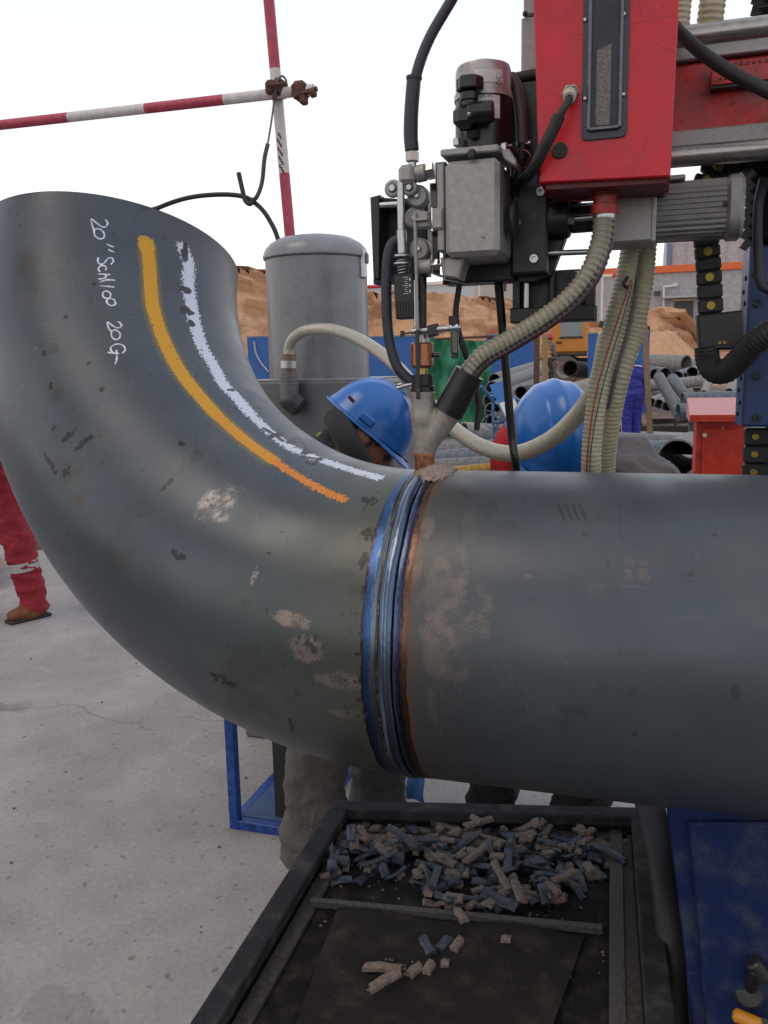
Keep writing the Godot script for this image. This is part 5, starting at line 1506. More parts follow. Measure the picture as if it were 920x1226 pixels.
# ---------------------------------------------------------------- far background
func build_background() -> void:
	var nz := FastNoiseLite.new()
	nz.seed = 77
	nz.frequency = 0.09
	nz.fractal_octaves = 5
	# rolling earth of the yard beyond the paving, rising a little towards the bank
	var rows := []
	for i in 61:
		var row := PackedVector3Array()
		for j in 81:
			var x := -60.0 + 120.0 * j / 80
			var z := -10.0 - 45.0 * i / 60
			row.push_back(Vector3(x, earth_y(x, z) + 0.10 * nz.get_noise_2d(x * 3, z * 3) * smoothstep(-15, -18, z), z))
		rows.append(row)
	var e := MB.new()
	e.grid(rows)
	var soil := M("sandy_soil", 0.66, 0.385, 0.22, 0.95, 0, "mottle", 0.45, 4.0, "mid")
	setting("terrain", e, M("yard_earth", 0.34, 0.25, 0.18, 0.95, 0, "grime", 0.45, 1.5, "mid"))
	# cut bank of sandy soil
	var crest: PackedVector3Array = [Vector3(-67.52, 9.2003, -31.00), Vector3(-41.92, 7.529, -31.00), Vector3(-27.19, 6.4515, -31.00), Vector3(-18.8806, 5.8664, -31.00), Vector3(-15.655, 5.6294, -31.00), Vector3(-14.6747, 5.3516, -31.00), Vector3(-13.7111, 5.0247, -31.50), Vector3(-10.527, 4.4628, -32.00), Vector3(-7.7928, 4.3414, -32.00), Vector3(-6.4725, 4.1889, -32.00), Vector3(-4.4577, 3.8873, -32.50), Vector3(-2.7617, 3.3171, -33.00), Vector3(-1.5075, 3.0534, -33.00), Vector3(-0.2496, 3.4005, -34.00), Vector3(0.7615, 3.5184, -34.00), Vector3(1.5258, 3.3021, -34.00), Vector3(2.0272, 2.7247, -34.00), Vector3(2.7543, 2.3913, -34.00), Vector3(4.6175, 2.4255, -35.00), Vector3(9.9254, 2.6002, -36.00)]
	var cr := even(crest, 0.28)
	rows = []
	for i in 33:
		var row := PackedVector3Array()
		for k in cr.size():
			var c := cr[k]
			var q := i / 26.0
			var n1 := nz.get_noise_3d(c.x * 3.2, i * 1.0, 3.0)
			var n2 := nz.get_noise_2d(c.x * 11.0, i * 4.0)
			var n3 := nz.get_noise_2d(c.x * 1.0, 40.0)
			if i <= 26:
				var g: float = earth_y(c.x, c.z + 4) - 0.3
				var y := lerpf(g, c.y, pow(q, 0.85)) + (0.25 * n2 if i < 26 else 0.13 * n2)
				var fw := 3.4 * pow(1.0 - q, 2.2) + 1.0 * n1 + 1.3 * n3 + 0.42 * n2
				row.push_back(Vector3(c.x + 0.3 * n2, y, c.z + fw))
			else:
				var b := (i - 26) / 6.0
				row.push_back(Vector3(c.x, c.y - 0.5 * b + 0.25 * n1 * b, c.z - 22.0 * b + 1.3 * n3 * (1 - b)))
		rows.append(row)
	var bank := MB.new()
	bank.grid(rows, false, true)
	setting("hill", bank, soil)
	# loose mounds in front of the bank on the right
	for mnd in [[Vector3(0.6353, 1.2816, -29.00), 3.0, 1.9, 1], [Vector3(-0.7444, 1.3014, -30.00), 2.2, 1.1, 2], [Vector3(1.6632, 1.2651, -28.50), 1.7, 1.0, 3]]:
		var mb := MB.new()
		rows = []
		for i in 15:
			var row := PackedVector3Array()
			for j in 41:
				var a := TAU * j / 40
				var rr: float = mnd[1] * i / 14.0
				var px: float = mnd[0].x + cos(a) * rr
				var pz: float = mnd[0].z + sin(a) * rr * 0.8
				var hh: float = mnd[2] * pow(1.0 - i / 14.0, 1.15) * (1 + 0.5 * nz.get_noise_3d(px * 6, pz * 6, mnd[3])) + 0.42 * nz.get_noise_3d(px * 14, pz * 14, 5)
				row.push_back(Vector3(px, earth_y(px, pz) - 0.15 + hh, pz))
			rows.append(row)
		mb.grid(rows, true)
		setting("hill", mb, soil)
	# red and white pipe fence on top of the bank
	var redw := M("fence_red", 0.55, 0.03, 0.04, 0.5)
	var whi := M("fence_white", 0.75, 0.72, 0.7, 0.5)
	var fa: Vector3 = Vector3(-24.93, 5.149, -37.00)
	var fb: Vector3 = Vector3(-0.4493, 5.2486, -39.00)
	var fence := thing("pipe_fence", "thin red and white striped pipe fence along the top of the earth bank", "fence", (fa + fb) * 0.5 - Vector3(0, 1, 0))
	for k in 26:
		part(fence, "rail_section", rod(fa.lerp(fb, k / 26.0), fa.lerp(fb, (k + 1) / 26.0), 0.07, 8), redw if k % 2 else whi)
	for k in 9:
		var p := fa.lerp(fb, (k + 0.5) / 9.0)
		part(fence, "post", rod(p - Vector3(0, 2.2, 0), p, 0.05, 8), whi)
	# factory hall: tall grey shed with a low annex under an orange band
	var wall := M("grey_cladding", 0.40, 0.40, 0.42, 0.6, 0.0, "mottle", 0.3)
	var wall2 := M("pale_cladding", 0.46, 0.47, 0.49, 0.6, 0.0, "mottle", 0.3)
	var orange := M("orange_band", 0.75, 0.16, 0.04, 0.5)
	var hz0 := -54.0
	var g0 := 0.6
	var hall := thing("factory_hall", "pale grey clad factory hall with an orange band and a low annex", "building", Vector3(Vector2(3.6809, 2.0294).x, g0, hz0))
	var l1: Vector2 = Vector2(-6.2306, 6.7140)
	var r1: Vector2 = Vector2(15.5575, 5.6518)
	var l2: Vector2 = Vector2(0.2880, 10.3728)
	part(hall, "annex_wall", bx(Vector3((l1.x + r1.x) / 2, (g0 + l1.y) / 2, hz0 - 4), Vector3(r1.x - l1.x, l1.y - g0, 8.0), 0.02), wall)
	part(hall, "orange_band", bx(Vector3((l1.x + r1.x) / 2, l1.y + 0.16, hz0 - 3.9), Vector3(r1.x - l1.x + 0.1, 0.42, 8.1), 0.02), orange)
	var hh0: float = Vector2(5.0310, 10.5787).y
	part(hall, "hall_wall", bx(Vector3((l2.x + 0.8 + r1.x) / 2, (g0 + hh0) / 2, hz0 - 14.1), Vector3(r1.x - l2.x - 0.8, hh0 - g0, 20), 0.02), wall2)
	for k in 40:
		var x: float = l2.x + 1.2 + k * 0.8
		if x > r1.x: break
		part(hall, "cladding_rib", bx(Vector3(x, (l1.y + hh0) / 2, hz0 - 4.08), Vector3(0.07, hh0 - l1.y - 0.5, 0.08), 0), wall2)
	part(hall, "downpipe", bx(Vector3(l2.x + 0.95, (l1.y + hh0) / 2 - 1, hz0 - 4.0), Vector3(0.24, hh0 - l1.y - 1.5, 0.2), 0.02), M("blue_downpipe", 0.14, 0.24, 0.40, 0.5))
	var doorm := M("dark_door", 0.05, 0.05, 0.055, 0.5)
	var dr := part(hall, "door", bx(Vector3(Vector2(2.1328, 4.4156).x, (g0 + Vector2(2.1119, 4.9979).y) / 2, hz0 + 0.03), Vector3(1.05, Vector2(2.1119, 4.9979).y - g0, 0.1), 0.01), doorm)
	part(dr, "door_frame", bx(Vector3(Vector2(2.1328, 4.4156).x, Vector2(2.1102, 5.0464).y, hz0 + 0.05), Vector3(1.3, 0.12, 0.16), 0.01), wall2)
	part(hall, "canopy", bx(Vector3(Vector2(2.2458, 5.1856).x, Vector2(2.2458, 5.1856).y, hz0 + 0.45), Vector3(2.7, 0.10, 0.9), 0.01), wall2)
	var lamp := M("window_yellow", 0.62, 0.55, 0.30, 0.4)
	for q in [Vector2(2.5407, 7.1573), Vector2(4.6350, 7.1939)]:
		var fr := part(hall, "window", bx(Vector3(q.x, q.y, hz0 - 4.05), Vector3(0.85, 0.42, 0.12), 0.01), lamp)
		part(fr, "window_frame", bx(Vector3(q.x, q.y - 0.24, hz0 - 4.02), Vector3(0.95, 0.06, 0.16), 0.01), wall2)
	var pp := MB.new()
	pp.sweep([Vector3(0.9895, 4.6001, -53.80), Vector3(0.9501, 5.8153, -53.80), Vector3(0.9588, 5.8391, -53.80), Vector3(1.5611, 5.8837, -53.80)], 0.07, 8)
	part(hall, "white_pipe", pp, whi)
	part(hall, "lamp_box", bx(Vector3(1.6065, 5.9297, -53.80), Vector3(0.22, 0.2, 0.2), 0.02), whi)
	part(hall, "vent_box", bx(Vector3(0.5809, 5.4999, -53.90), Vector3(0.35, 0.25, 0.3), 0.02), doorm)
	# cream block further off
	var cb := thing("cream_building", "small cream block with white neighbours far behind the earth bank", "building", Vector3(Vector2(-13.0537, 7.7004).x, 1, -75))
	part(cb, "wall", bx(Vector3(Vector2(-12.9072, 8.0481).x, 3.0 + 1.5, -77), Vector3(3.4, Vector2(-12.9083, 9.2480).y * 2 - 9.0, 4), 0.02), M("cream_wall", 0.62, 0.55, 0.48, 0.8))
	part(cb, "roof", bx(Vector3(Vector2(-12.9072, 8.0481).x, Vector2(-12.9083, 9.2480).y + 0.1, -77), Vector3(3.7, 0.25, 4.3), 0.02), M("white_roof", 0.7, 0.68, 0.68, 0.7))
	part(cb, "window", bx(Vector3(Vector2(-12.1029, 8.0115).x, Vector2(-12.1033, 8.1525).y, -75.0), Vector3(0.5, 0.8, 0.1), 0.01), doorm)
	var wb := thing("white_warehouse", "long low white warehouse on the skyline left of the cream block", "building", Vector3(Vector2(-24.2433, 8.9290).x, 1, -85))
	part(wb, "wall", bx(Vector3(Vector2(-22.4778, 9.2622).x, 3.5, -88), Vector3(16, Vector2(-22.4730, 9.5904).y * 2 - 7.0, 6), 0.02), M("white_wall", 0.72, 0.70, 0.70, 0.8))
	part(wb, "roof", bx(Vector3(Vector2(-22.4778, 9.2622).x, Vector2(-22.4730, 9.5904).y + 0.1, -88), Vector3(16.4, 0.25, 6.4), 0.02), M("white_roof", 0, 0, 0))

func earth_y(x: float, z: float) -> float:
	return -0.03 + 0.8 * smoothstep(-16.0, -30.0, z)

# ---------------------------------------------------------------- yard between the weld station and the bank
func pipe_thing(nm: String, a: Vector3, b: Vector3, r: float, m: Material, label: String, group := "", wall := 0.0) -> void:
	var t := MB.new()
	t.pipe(a, b, r, wall if wall > 0 else r * 0.13, 24)
	solo(nm, t, m, label, "pipe", (a + b) * 0.5 - Vector3(0, r, 0), group)

func build_yard() -> void:
	var grey := M("yard_pipe_grey", 0.22, 0.225, 0.23, 0.55, 0.1, "grime", 1.5)
	var dust := M("yard_pipe_dusty", 0.34, 0.325, 0.30, 0.7, 0.0, "grime", 1.2)
	var bluegrey := M("yard_pipe_blue_grey", 0.17, 0.20, 0.24, 0.5, 0.1, "grime", 1.5)
	var rusty := M("rusty_steel", 0.16, 0.07, 0.04, 0.8, 0.1, "grime", 2.5)
	var timber := M("raw_timber", 0.30, 0.20, 0.12, 0.85, 0.0, "grime", 3)
	var bluep := M("hoarding_blue", 0.02, 0.12, 0.42, 0.5, 0.0, "mottle", 1.0)
	var white := M("fence_white", 0, 0, 0)
	# blue hoarding panels, each on its own
	for e in [[Vector3(-10.5284, 2.3659, -21.00), Vector3(-9.7862, 2.3443, -21.00), 1, "blue sheet hoarding panel left of the grey tank, with a white swoosh"], [Vector3(-9.7862, 2.3443, -21.00), Vector3(-7.0387, 2.2863, -21.00), 0, "blue sheet hoarding panel directly behind the grey tank"], [Vector3(-6.9918, 2.2629, -21.00), Vector3(-5.118, 2.2299, -21.00), 0, "blue sheet hoarding panel left of the green mesh"], [Vector3(-3.834, 2.2265, -21.50), Vector3(-2.5625, 2.1887, -21.50), 0, "blue sheet hoarding panel right of the green mesh"], [Vector3(-1.173, 2.1752, -21.00), Vector3(0.3222, 2.1501, -21.00), 0, "blue sheet hoarding panel behind the man in blue"]]:
		var a: Vector3 = e[0]
		var b: Vector3 = e[1]
		var g := earth_y(a.x, a.z) - 0.02
		var t := thing("hoarding_panel", e[3], "hoarding", Vector3((a.x + b.x) / 2, g, a.z), "blue site hoarding")
		part(t, "sheet", bx(Vector3((a.x + b.x) / 2, (g + a.y) / 2, a.z), Vector3(b.x - a.x - 0.02, a.y - g, 0.04), 0.005), bluep)
		part(t, "rail", bx(Vector3((a.x + b.x) / 2, a.y + 0.02, a.z), Vector3(b.x - a.x, 0.06, 0.07), 0.005), M("hoarding_rail", 0.10, 0.18, 0.32, 0.5))
		for x in [a.x + 0.05, b.x - 0.05]: part(t, "post", bx(Vector3(x, (g + a.y) / 2, a.z - 0.06), Vector3(0.06, a.y - g, 0.06), 0.005), M("hoarding_rail", 0, 0, 0))
		if e[2]:
			var sw := MB.new()
			sw.sweep(curve([Vector3(-10.2822, 2.2659, -20.96), Vector3(-10.2459, 1.9657, -20.96), Vector3(-10.1056, 1.6855, -20.96), Vector3(-9.8873, 1.4268, -20.96)], 6), 0.07, 8, true, 0.15)
			part(t, "swoosh", sw, white)
	# green debris mesh hung over a frame
	var ga: Vector3 = Vector3(-4.123, 2.0061, -16)
	var gb: Vector3 = Vector3(-2.7577, 2.0332, -16)
	var net := thing("green_mesh", "green debris mesh sheet hung on a frame behind the torch", "mesh sheet", Vector3((ga.x + gb.x) / 2, 0, -16))
	var nz := FastNoiseLite.new()
	nz.seed = 3
	nz.frequency = 0.9
	var rows := []
	for i in 25:
		var row := PackedVector3Array()
		for j in 29:
			var q := j / 28.0
			var y := lerpf(ga.y, 0.05, i / 24.0)
			var x := lerpf(ga.x - 0.05, gb.x, q) + (0.18 * i / 24.0 * (q - 0.2))
			row.push_back(Vector3(x, y + 0.04 * sin(q * 5) * (1 - i / 24.0), -16 + 0.16 * sin(q * 15 + i * 0.16) + 0.26 * nz.get_noise_2d(x * 3, y * 1.2) + 0.2 * i / 24.0))
		rows.append(row)
	var gm := MB.new()
	gm.grid(rows)
	part(net, "sheet", gm, M("green_net", 0.035, 0.27, 0.13, 0.75, 0.0, "grime", 2.0))
	part(net, "top_rail", rod(ga + Vector3(-0.1, 0.02, 0), gb + Vector3(0.1, 0.02, 0), 0.025, 10), rusty)
	for p in [ga, gb]: part(net, "post", rod(Vector3(p.x, 0, -16.05), p + Vector3(0, 0.02, -0.05), 0.025, 10), rusty)
	# pipes: far stack on the right
	pipe_thing("steel_pipe", Vector3(-0.7558, 1.4837, -23.79), Vector3(1.2262, 1.3809, -22.27), 0.26, dust, "large dusty pipe lying highest on the right-hand stack, rusty inside its open end")
	pipe_thing("steel_pipe", Vector3(3.1634, 1.3069, -24.98), Vector3(1.5319, 1.2811, -26.59), 0.24, dust, "pale pipe running out behind the energy chain box on the stack")
	var ends := [Vector3(0.6868, 1.2094, -19.9424), Vector3(0.9502, 1.1268, -20.01), Vector3(1.283, 1.2158, -20.13), Vector3(0.4652, 1.1904, -20.19), Vector3(1.1269, 1.0806, -20.27)]
	for k in ends.size():
		pipe_thing("bundle_pipe", ends[k], ends[k] + Vector3([-0.9, 0.5, 0.6, -1.0, 0.2][k], 0.1, -3.0), 0.135, grey, ["grey pipe end second from left in the upper bundle right of the man in blue", "grey pipe end middle of the upper bundle, beside the leaning struts", "grey pipe end rightmost of the upper bundle under the rusty pipe mouth", "grey pipe end at the left of the upper bundle, half behind the timber pole", "grey pipe end lowest in the upper bundle"][k], "upper pipe bundle", 0.012)
	var lows := [Vector3(-0.4131, 0.6631, -16.8472), Vector3(-0.2331, 0.6424, -16.8996), Vector3(-0.0546, 0.6721, -16.9604), Vector3(0.3695, 0.6726, -16.88), Vector3(0.5309, 0.6408, -16.8183), Vector3(0.673, 0.5987, -16.6426)]
	for k in lows.size():
		pipe_thing("bundle_pipe", lows[k], lows[k] + Vector3(0.65, 0.16, -2.4), 0.105, dust, ["pale pipe end leftmost in the lower bundle beside the man in blue", "pale pipe end second from left in the lower bundle", "pale pipe end half hidden behind the left arm of the man in blue", "pale pipe end just right of the man in blue", "pale pipe end second from right in the lower bundle", "pale pipe end rightmost and nearest in the lower bundle"][k], "lower pipe bundle", 0.012)
	pipe_thing("steel_pipe", Vector3(-0.4013, 0.9131, -18.0639), Vector3(1.622, 1.0661, -18.7208), 0.12, dust, "long pale pipe lying across behind the leaning struts")
	for e in [[Vector3(0.4998, 1.2158, -15.2113), Vector3(0.8646, 0.5664, -14.147), 0.10, grey, "grey strut leaning left, between the two bundles"], [Vector3(0.7383, 1.1767, -15.491), Vector3(1.0253, 0.7684, -14.6579), 0.10, bluegrey, "blue-grey strut leaning beside the grey one"], [Vector3(0.9624, 1.0004, -14.6795), Vector3(0.9965, 0.7978, -14.6541), 0.11, dust, "short pale stub standing on the blue-grey pipe"], [Vector3(1.5246, 1.2502, -17.0235), Vector3(1.2708, 0.8996, -14.97), 0.08, dust, "pale strut left of the chain hose"], [Vector3(2.08, 1.2219, -17.1913), Vector3(1.6951, 0.9197, -15.1057), 0.08, dust, "pale strut behind the chain hose"]]:
		pipe_thing("pipe_strut", e[0], e[1], e[2], e[3], e[4])
	pipe_thing("steel_pipe", Vector3(0.8613, 0.887, -13.5656), Vector3(2.3353, 0.8956, -14.0258), 0.10, bluegrey, "blue-grey pipe lying level above the red cabinet")
	pipe_thing("steel_pipe", Vector3(0.7898, 0.6966, -13.0846), Vector3(1.9046, 0.7118, -13.4342), 0.13, bluegrey, "blue-grey pipe lying just behind the top of the red cabinet")
	var dr := thing("flanged_spool", "blue-grey flanged pipe spool lying left of the red cabinet", "pipe spool", Vector3(1.1968, 0.2605, -12.4963))
	var sp := MB.new()
	sp.pipe(Vector3(1.0919, 0.5252, -12.5108), Vector3(1.6814, 0.5104, -12.904), 0.28, 0.02, 28)
	part(dr, "spool", sp, bluegrey)
	var fl := MB.new()
	fl.pipe(Vector3(1.125, 0.5406, -12.4707), Vector3(1.1733, 0.5396, -12.4855), 0.30, 0.06, 28)
	part(dr, "flange", fl, dust)
	# low sleepers that carry the stacks
	for e in [[Vector3(-0.5835, 0.364, -16.741), Vector3(1.1959, 0.3785, -16.9787), 0.16, "dark timber sleeper under the lower pipe bundle"], [Vector3(0.3812, 0.8329, -19.143), Vector3(2.37, 0.8273, -19.7609), 0.2, "dark timber sleeper under the upper pipe bundle"]]:
		var m := MB.new()
		m.bar(Vector3(e[0].x, 0.1, e[0].z), Vector3(e[1].x, 0.1, e[1].z), e[2], 0.2, 0.01, Vector3.UP)
		solo("timber_sleeper", m, M("dark_timber", 0.05, 0.035, 0.025, 0.9), e[3], "timber", Vector3(e[0].x, 0, e[0].z))
	for e in [[Vector3(1.4833, 1.1568, -22.84), "rusty trestle under the mouth of the large dusty pipe"], [Vector3(-0.5147, 1.274, -23.51), "rusty trestle under the far left of the large dusty pipe"], [Vector3(1.2527, 0.9793, -18.8028), "rusty trestle under the right of the long pale pipe"], [Vector3(-0.1443, 0.8288, -18.3413), "rusty trestle under the left of the long pale pipe"]]:
		var tr := thing("pipe_trestle", e[1], "trestle", Vector3(e[0].x, 0, e[0].z), "pipe trestles")
		var y: float = e[0].y - 0.12
		for s in [-1, 1]: part(tr, "leg", rod(Vector3(e[0].x + 0.35 * s, 0, e[0].z), Vector3(e[0].x + 0.2 * s, y, e[0].z), 0.035, 8), rusty)
		part(tr, "cross_bar", bx(Vector3(e[0].x, y, e[0].z), Vector3(0.7, 0.08, 0.1), 0.01), rusty)
	# dark pipe mouth by the truck
	pipe_thing("steel_pipe", Vector3(-1.5328, 1.3643, -20.34), Vector3(-1.1413, 1.2783, -22.04), 0.20, M("dark_rusty_pipe", 0.05, 0.03, 0.025, 0.7, 0.2, "grime", 2), "dark rusty pipe with its open mouth beside the truck wheel")
	pipe_thing("steel_pipe", Vector3(-1.1608, 0.9351, -11.3514), Vector3(-0.3842, 1.1744, -17.4783), 0.14, dust, "pale pipe lying towards the man in blue behind the right-hand helmet")
	# pile on the left, between the mesh and the posts
	var pl := [[Vector3(-2.3706, 1.0561, -14.1833), Vector3(-1.9358, 1.335, -18.0863), 0.15, "topmost"], [Vector3(-2.3045, 0.8691, -13.6395), Vector3(-1.8684, 1.108, -17.5357), 0.15, "second"], [Vector3(-2.2012, 0.7168, -13.2196), Vector3(-1.7679, 0.8928, -16.9976), 0.15, "third"], [Vector3(-2.1157, 0.5341, -12.5764), Vector3(-1.508, 0.7372, -16.5197), 0.16, "fourth"], [Vector3(-2.4688, 1.2068, -14.9232), Vector3(-2.0847, 1.4444, -18.6968), 0.13, "farthest"]]
	for e in pl: pipe_thing("pile_pipe", e[0], e[1], e[2], grey, e[3] + " grey pipe of the slanting pile behind the flux hose", "slanting pipe pile")
	for e in [[Vector3(-1.5746, 1.0555, -12.2001), 0.10, "dark"], [Vector3(-0.9381, 0.8039, -11.0787), 0.085, "small dark"]]:
		pipe_thing("pipe_stub", e[0], e[0] + Vector3(0.3, 0.02, -1.6), e[1], M("dark_rusty_pipe", 0, 0, 0), e[2] + " pipe mouth among the slanting pile left of the posts")
	# near pipes lying crosswise behind the torch
	var near := [[Vector3(-2.9553, 0.3033, -9.7245), Vector3(-0.5334, 0.5175, -9.879), 0.11, grey, "grey pipe lying crosswise farthest behind the torch nozzle"], [Vector3(-2.8644, 0.3088, -8.6915), Vector3(-0.5599, 0.4635, -9.0113), 0.12, bluegrey, "blue-grey pipe lying crosswise in the middle behind the torch nozzle"], [Vector3(-2.6184, 0.3044, -7.9175), Vector3(-0.3235, 0.4098, -8.4379), 0.12, grey, "grey pipe lying crosswise nearest the torch nozzle"], [Vector3(-2.4346, 0.3245, -7.3409), Vector3(-1.2366, 0.4258, -7.6254), 0.045, M("yellow_pipe", 0.50, 0.30, 0.05, 0.5, 0, "grime", 2), "thin yellow pipe lying in front of the grey ones"], [Vector3(-2.1289, 0.5877, -10.4572), Vector3(-1.2523, 0.4479, -11.3425), 0.13, dust, "pale grey pipe right of the torch below the green mesh"]]
	for e in near: pipe_thing("cross_pipe", e[0], e[1], e[2], e[3], e[4])
	pipe_thing("steel_pipe", Vector3(-0.3247, 0.4467, -8.4441), Vector3(0.5697, 0.4551, -8.7239), 0.17, bluegrey, "blue-grey pipe lying behind the right-hand worker's back")
	pipe_thing("steel_pipe", Vector3(-0.1989, 0.5457, -9.4569), Vector3(1.0963, 0.4279, -10.1578), 0.12, grey, "grey pipe at the feet of the man in blue")
	# wide pipe mouth and its shell beside the cabinet
	var bp := MB.new()
	bp.pipe(Vector3(0.6368, 0.529, -7.6957), Vector3(0.9558, 0.2767, -11.8931), 0.20, 0.02, 40)
	solo("pipe_section", bp, grey, "wide short pipe section with its open mouth facing us left of the red cabinet", "pipe", Vector3(0.643, 0.3222, -7.6608))
	solo("rubble", rubble(), M("rubble_grey", 0.30, 0.29, 0.28, 0.9), "grey rubble and scrap heaped behind the hoses", "rubble", Vector3(-0.2737, 0.4172, -12.0665)).set_meta("kind", "stuff")
	# slab and timber by the man in blue
	solo("concrete_slab", bx(Vector3(0.542, 0.3003, -15.0616) * Vector3(1, 0, 1) + Vector3(0, 0.05, 0), Vector3(2.3, 0.1, 3.0), 0.01, Basis(Vector3.UP, -0.5)), M("pale_concrete", 0.45, 0.43, 0.42, 0.9), "pale thin concrete slab right of the man in blue", "slab", Vector3(0.542, 0.3003, -15.0616) * Vector3(1, 0, 1))
	var tb := MB.new()
	tb.bar(Vector3(0.3373, 0.3449, -11.5002), Vector3(1.2287, 0.3771, -12.3145), 0.12, 0.05, 0.005, Vector3.UP)
	solo("timber_plank", tb, timber, "pale timber plank lying left of the red cabinet", "plank", Vector3(0.7435, 0.3654, -11.8427))
	solo("timber_pole", rod(Vector3(0.3867, 0.1698, -13.9278), Vector3(0.2121, 2.3487, -14.2609), 0.05, 14), timber, "tall timber pole leaning beside the man in blue", "pole", Vector3(0.3867, 0.1698, -13.9278))
	solo("rusty_post", rod(Vector3(-1.1287, 0.8998, -10.6115) * Vector3(1, 0, 1), Vector3(-1.1602, 1.9439, -10.7874), 0.042, 14), rusty, "rusty red post behind the flux hose, left of a yellowish one", "post", Vector3(-1.1287, 0.8998, -10.6115) * Vector3(1, 0, 1))
	solo("yellowed_post", rod(Vector3(-1.1032, 0.9579, -11.3734) * Vector3(1, 0, 1), Vector3(-1.1323, 1.9197, -11.5354), 0.04, 14), M("yellowed_timber", 0.34, 0.22, 0.09, 0.85), "yellowish post standing right of the rusty red one", "post", Vector3(-1.1032, 0.9579, -11.3734) * Vector3(1, 0, 1))
	build_truck()
	build_cabinet()
	build_cart()
	build_tank()
	build_barrier()


func rubble() -> MB:
	var m := MB.new()
	var rg := RandomNumberGenerator.new()
	rg.seed = 44
	var c: Vector3 = Vector3(-0.2444, 0.5109, -11.6674)
	for k in 90:
		var p := Vector3(c.x + rg.randfn(0, 0.28), 0.05 + absf(rg.randfn(0, 0.12)), c.z + rg.randfn(0, 0.5))
		m.box(p, Vector3(rg.randf_range(0.04, 0.16), rg.randf_range(0.03, 0.1), rg.randf_range(0.04, 0.16)), 0.012, Basis.from_euler(Vector3(rg.randf() * 3, rg.randf() * 3, rg.randf() * 3)))
	return m

func wheel_at(t: Node3D, c: Vector3, r: float, w: float) -> void:
	var m := MB.new()
	m.lathe(c - Vector3(0, 0, w / 2), Vector3.BACK, [Vector2(0, r * 0.5), Vector2(0, r * 0.92), Vector2(w * 0.2, r), Vector2(w * 0.8, r), Vector2(w, r * 0.92), Vector2(w, r * 0.55)], 28)
	var wh := part(t, "wheel", m, M("tyre_dusty", 0.16, 0.135, 0.115, 0.9))
	var h := MB.new()
	h.lathe(c - Vector3(0, 0, w / 2), Vector3.BACK, [Vector2(w * 0.75, r * 0.58), Vector2(w * 0.98, r * 0.56), Vector2(w * 0.9, r * 0.4), Vector2(w * 0.6, r * 0.3), Vector2(w * 0.6, r * 0.16), Vector2(w * 0.8, r * 0.14), Vector2(w * 0.8, 0)], 24)
	part(wh, "rim", h, M("rim_grey", 0.36, 0.31, 0.27, 0.7))

func build_truck() -> void:
	var yel := M("truck_orange", 0.62, 0.24, 0.03, 0.5)
	var dark := M("chassis_dark", 0.05, 0.045, 0.04, 0.8)
	var gl := M("cab_glass", 0.20, 0.24, 0.26, 0.1)
	var z := -29.0
	var g := earth_y(0, z)
	var wc := Vector3(Vector2(-2.4615, 1.6809).x, g + 0.50, z)
	var t := thing("crane_truck", "orange-cabbed crane truck parked against the earth bank", "truck", Vector3(wc.x, g, z))
	wheel_at(t, wc + Vector3(0, 0, 0.1), 0.50, 0.32)
	wheel_at(t, wc + Vector3(2.6, 0, 0.1), 0.50, 0.32)
	wheel_at(t, wc + Vector3(0, 0, -1.7), 0.50, 0.32)
	wheel_at(t, wc + Vector3(2.6, 0, -1.7), 0.50, 0.32)
	var cx: float = Vector2(-2.3609, 2.4642).x
	var cw: float = Vector2(-1.7489, 2.4455).x - Vector2(-2.8954, 2.4805).x
	var top := Vector2(-2.3998, 3.1888).y
	var cab := part(t, "cab", bx(Vector3(cx, (g + 1.05 + top) / 2, z - 0.8), Vector3(cw, top - g - 1.05, 1.9), 0.08), yel)
	part(cab, "window", bx(Vector3(cx + 0.1, top - 0.5, z + 0.155), Vector3(cw * 0.62, 0.62, 0.03), 0.01), gl)
	part(cab, "window_frame", bx(Vector3(cx + 0.1, top - 0.85, z + 0.16), Vector3(cw * 0.7, 0.06, 0.04), 0.01), dark)
	part(cab, "door_handle", bx(Vector3(cx - 0.3, top - 1.0, z + 0.17), Vector3(0.2, 0.06, 0.05), 0.01), dark)
	part(cab, "mudguard", bx(Vector3(wc.x, g + 1.02, z - 0.7), Vector3(1.35, 0.1, 1.9), 0.03), dark)
	part(t, "chassis", bx(Vector3(wc.x + 1.3, g + 0.75, z - 0.8), Vector3(5.0, 0.3, 1.0), 0.02), dark)
	part(t, "deck_edge", bx(Vector3(wc.x + 1.9, g + 1.02, z - 0.7), Vector3(2.3, 0.14, 1.9), 0.02), M("fence_white", 0, 0, 0))
	var bo := MB.new()
	bo.bar(Vector3(cx + 1.0, top - 0.4, z - 0.3), Vector3(cx + 2.6, g + 1.5, z - 0.3), 0.22, 0.22, 0.02)
	part(t, "crane_arm", bo, dark)
	part(t, "crane_post", rod(Vector3(cx + 2.5, g + 1.0, z - 0.3), Vector3(cx + 2.5, g + 1.9, z - 0.3), 0.16, 14), dark)

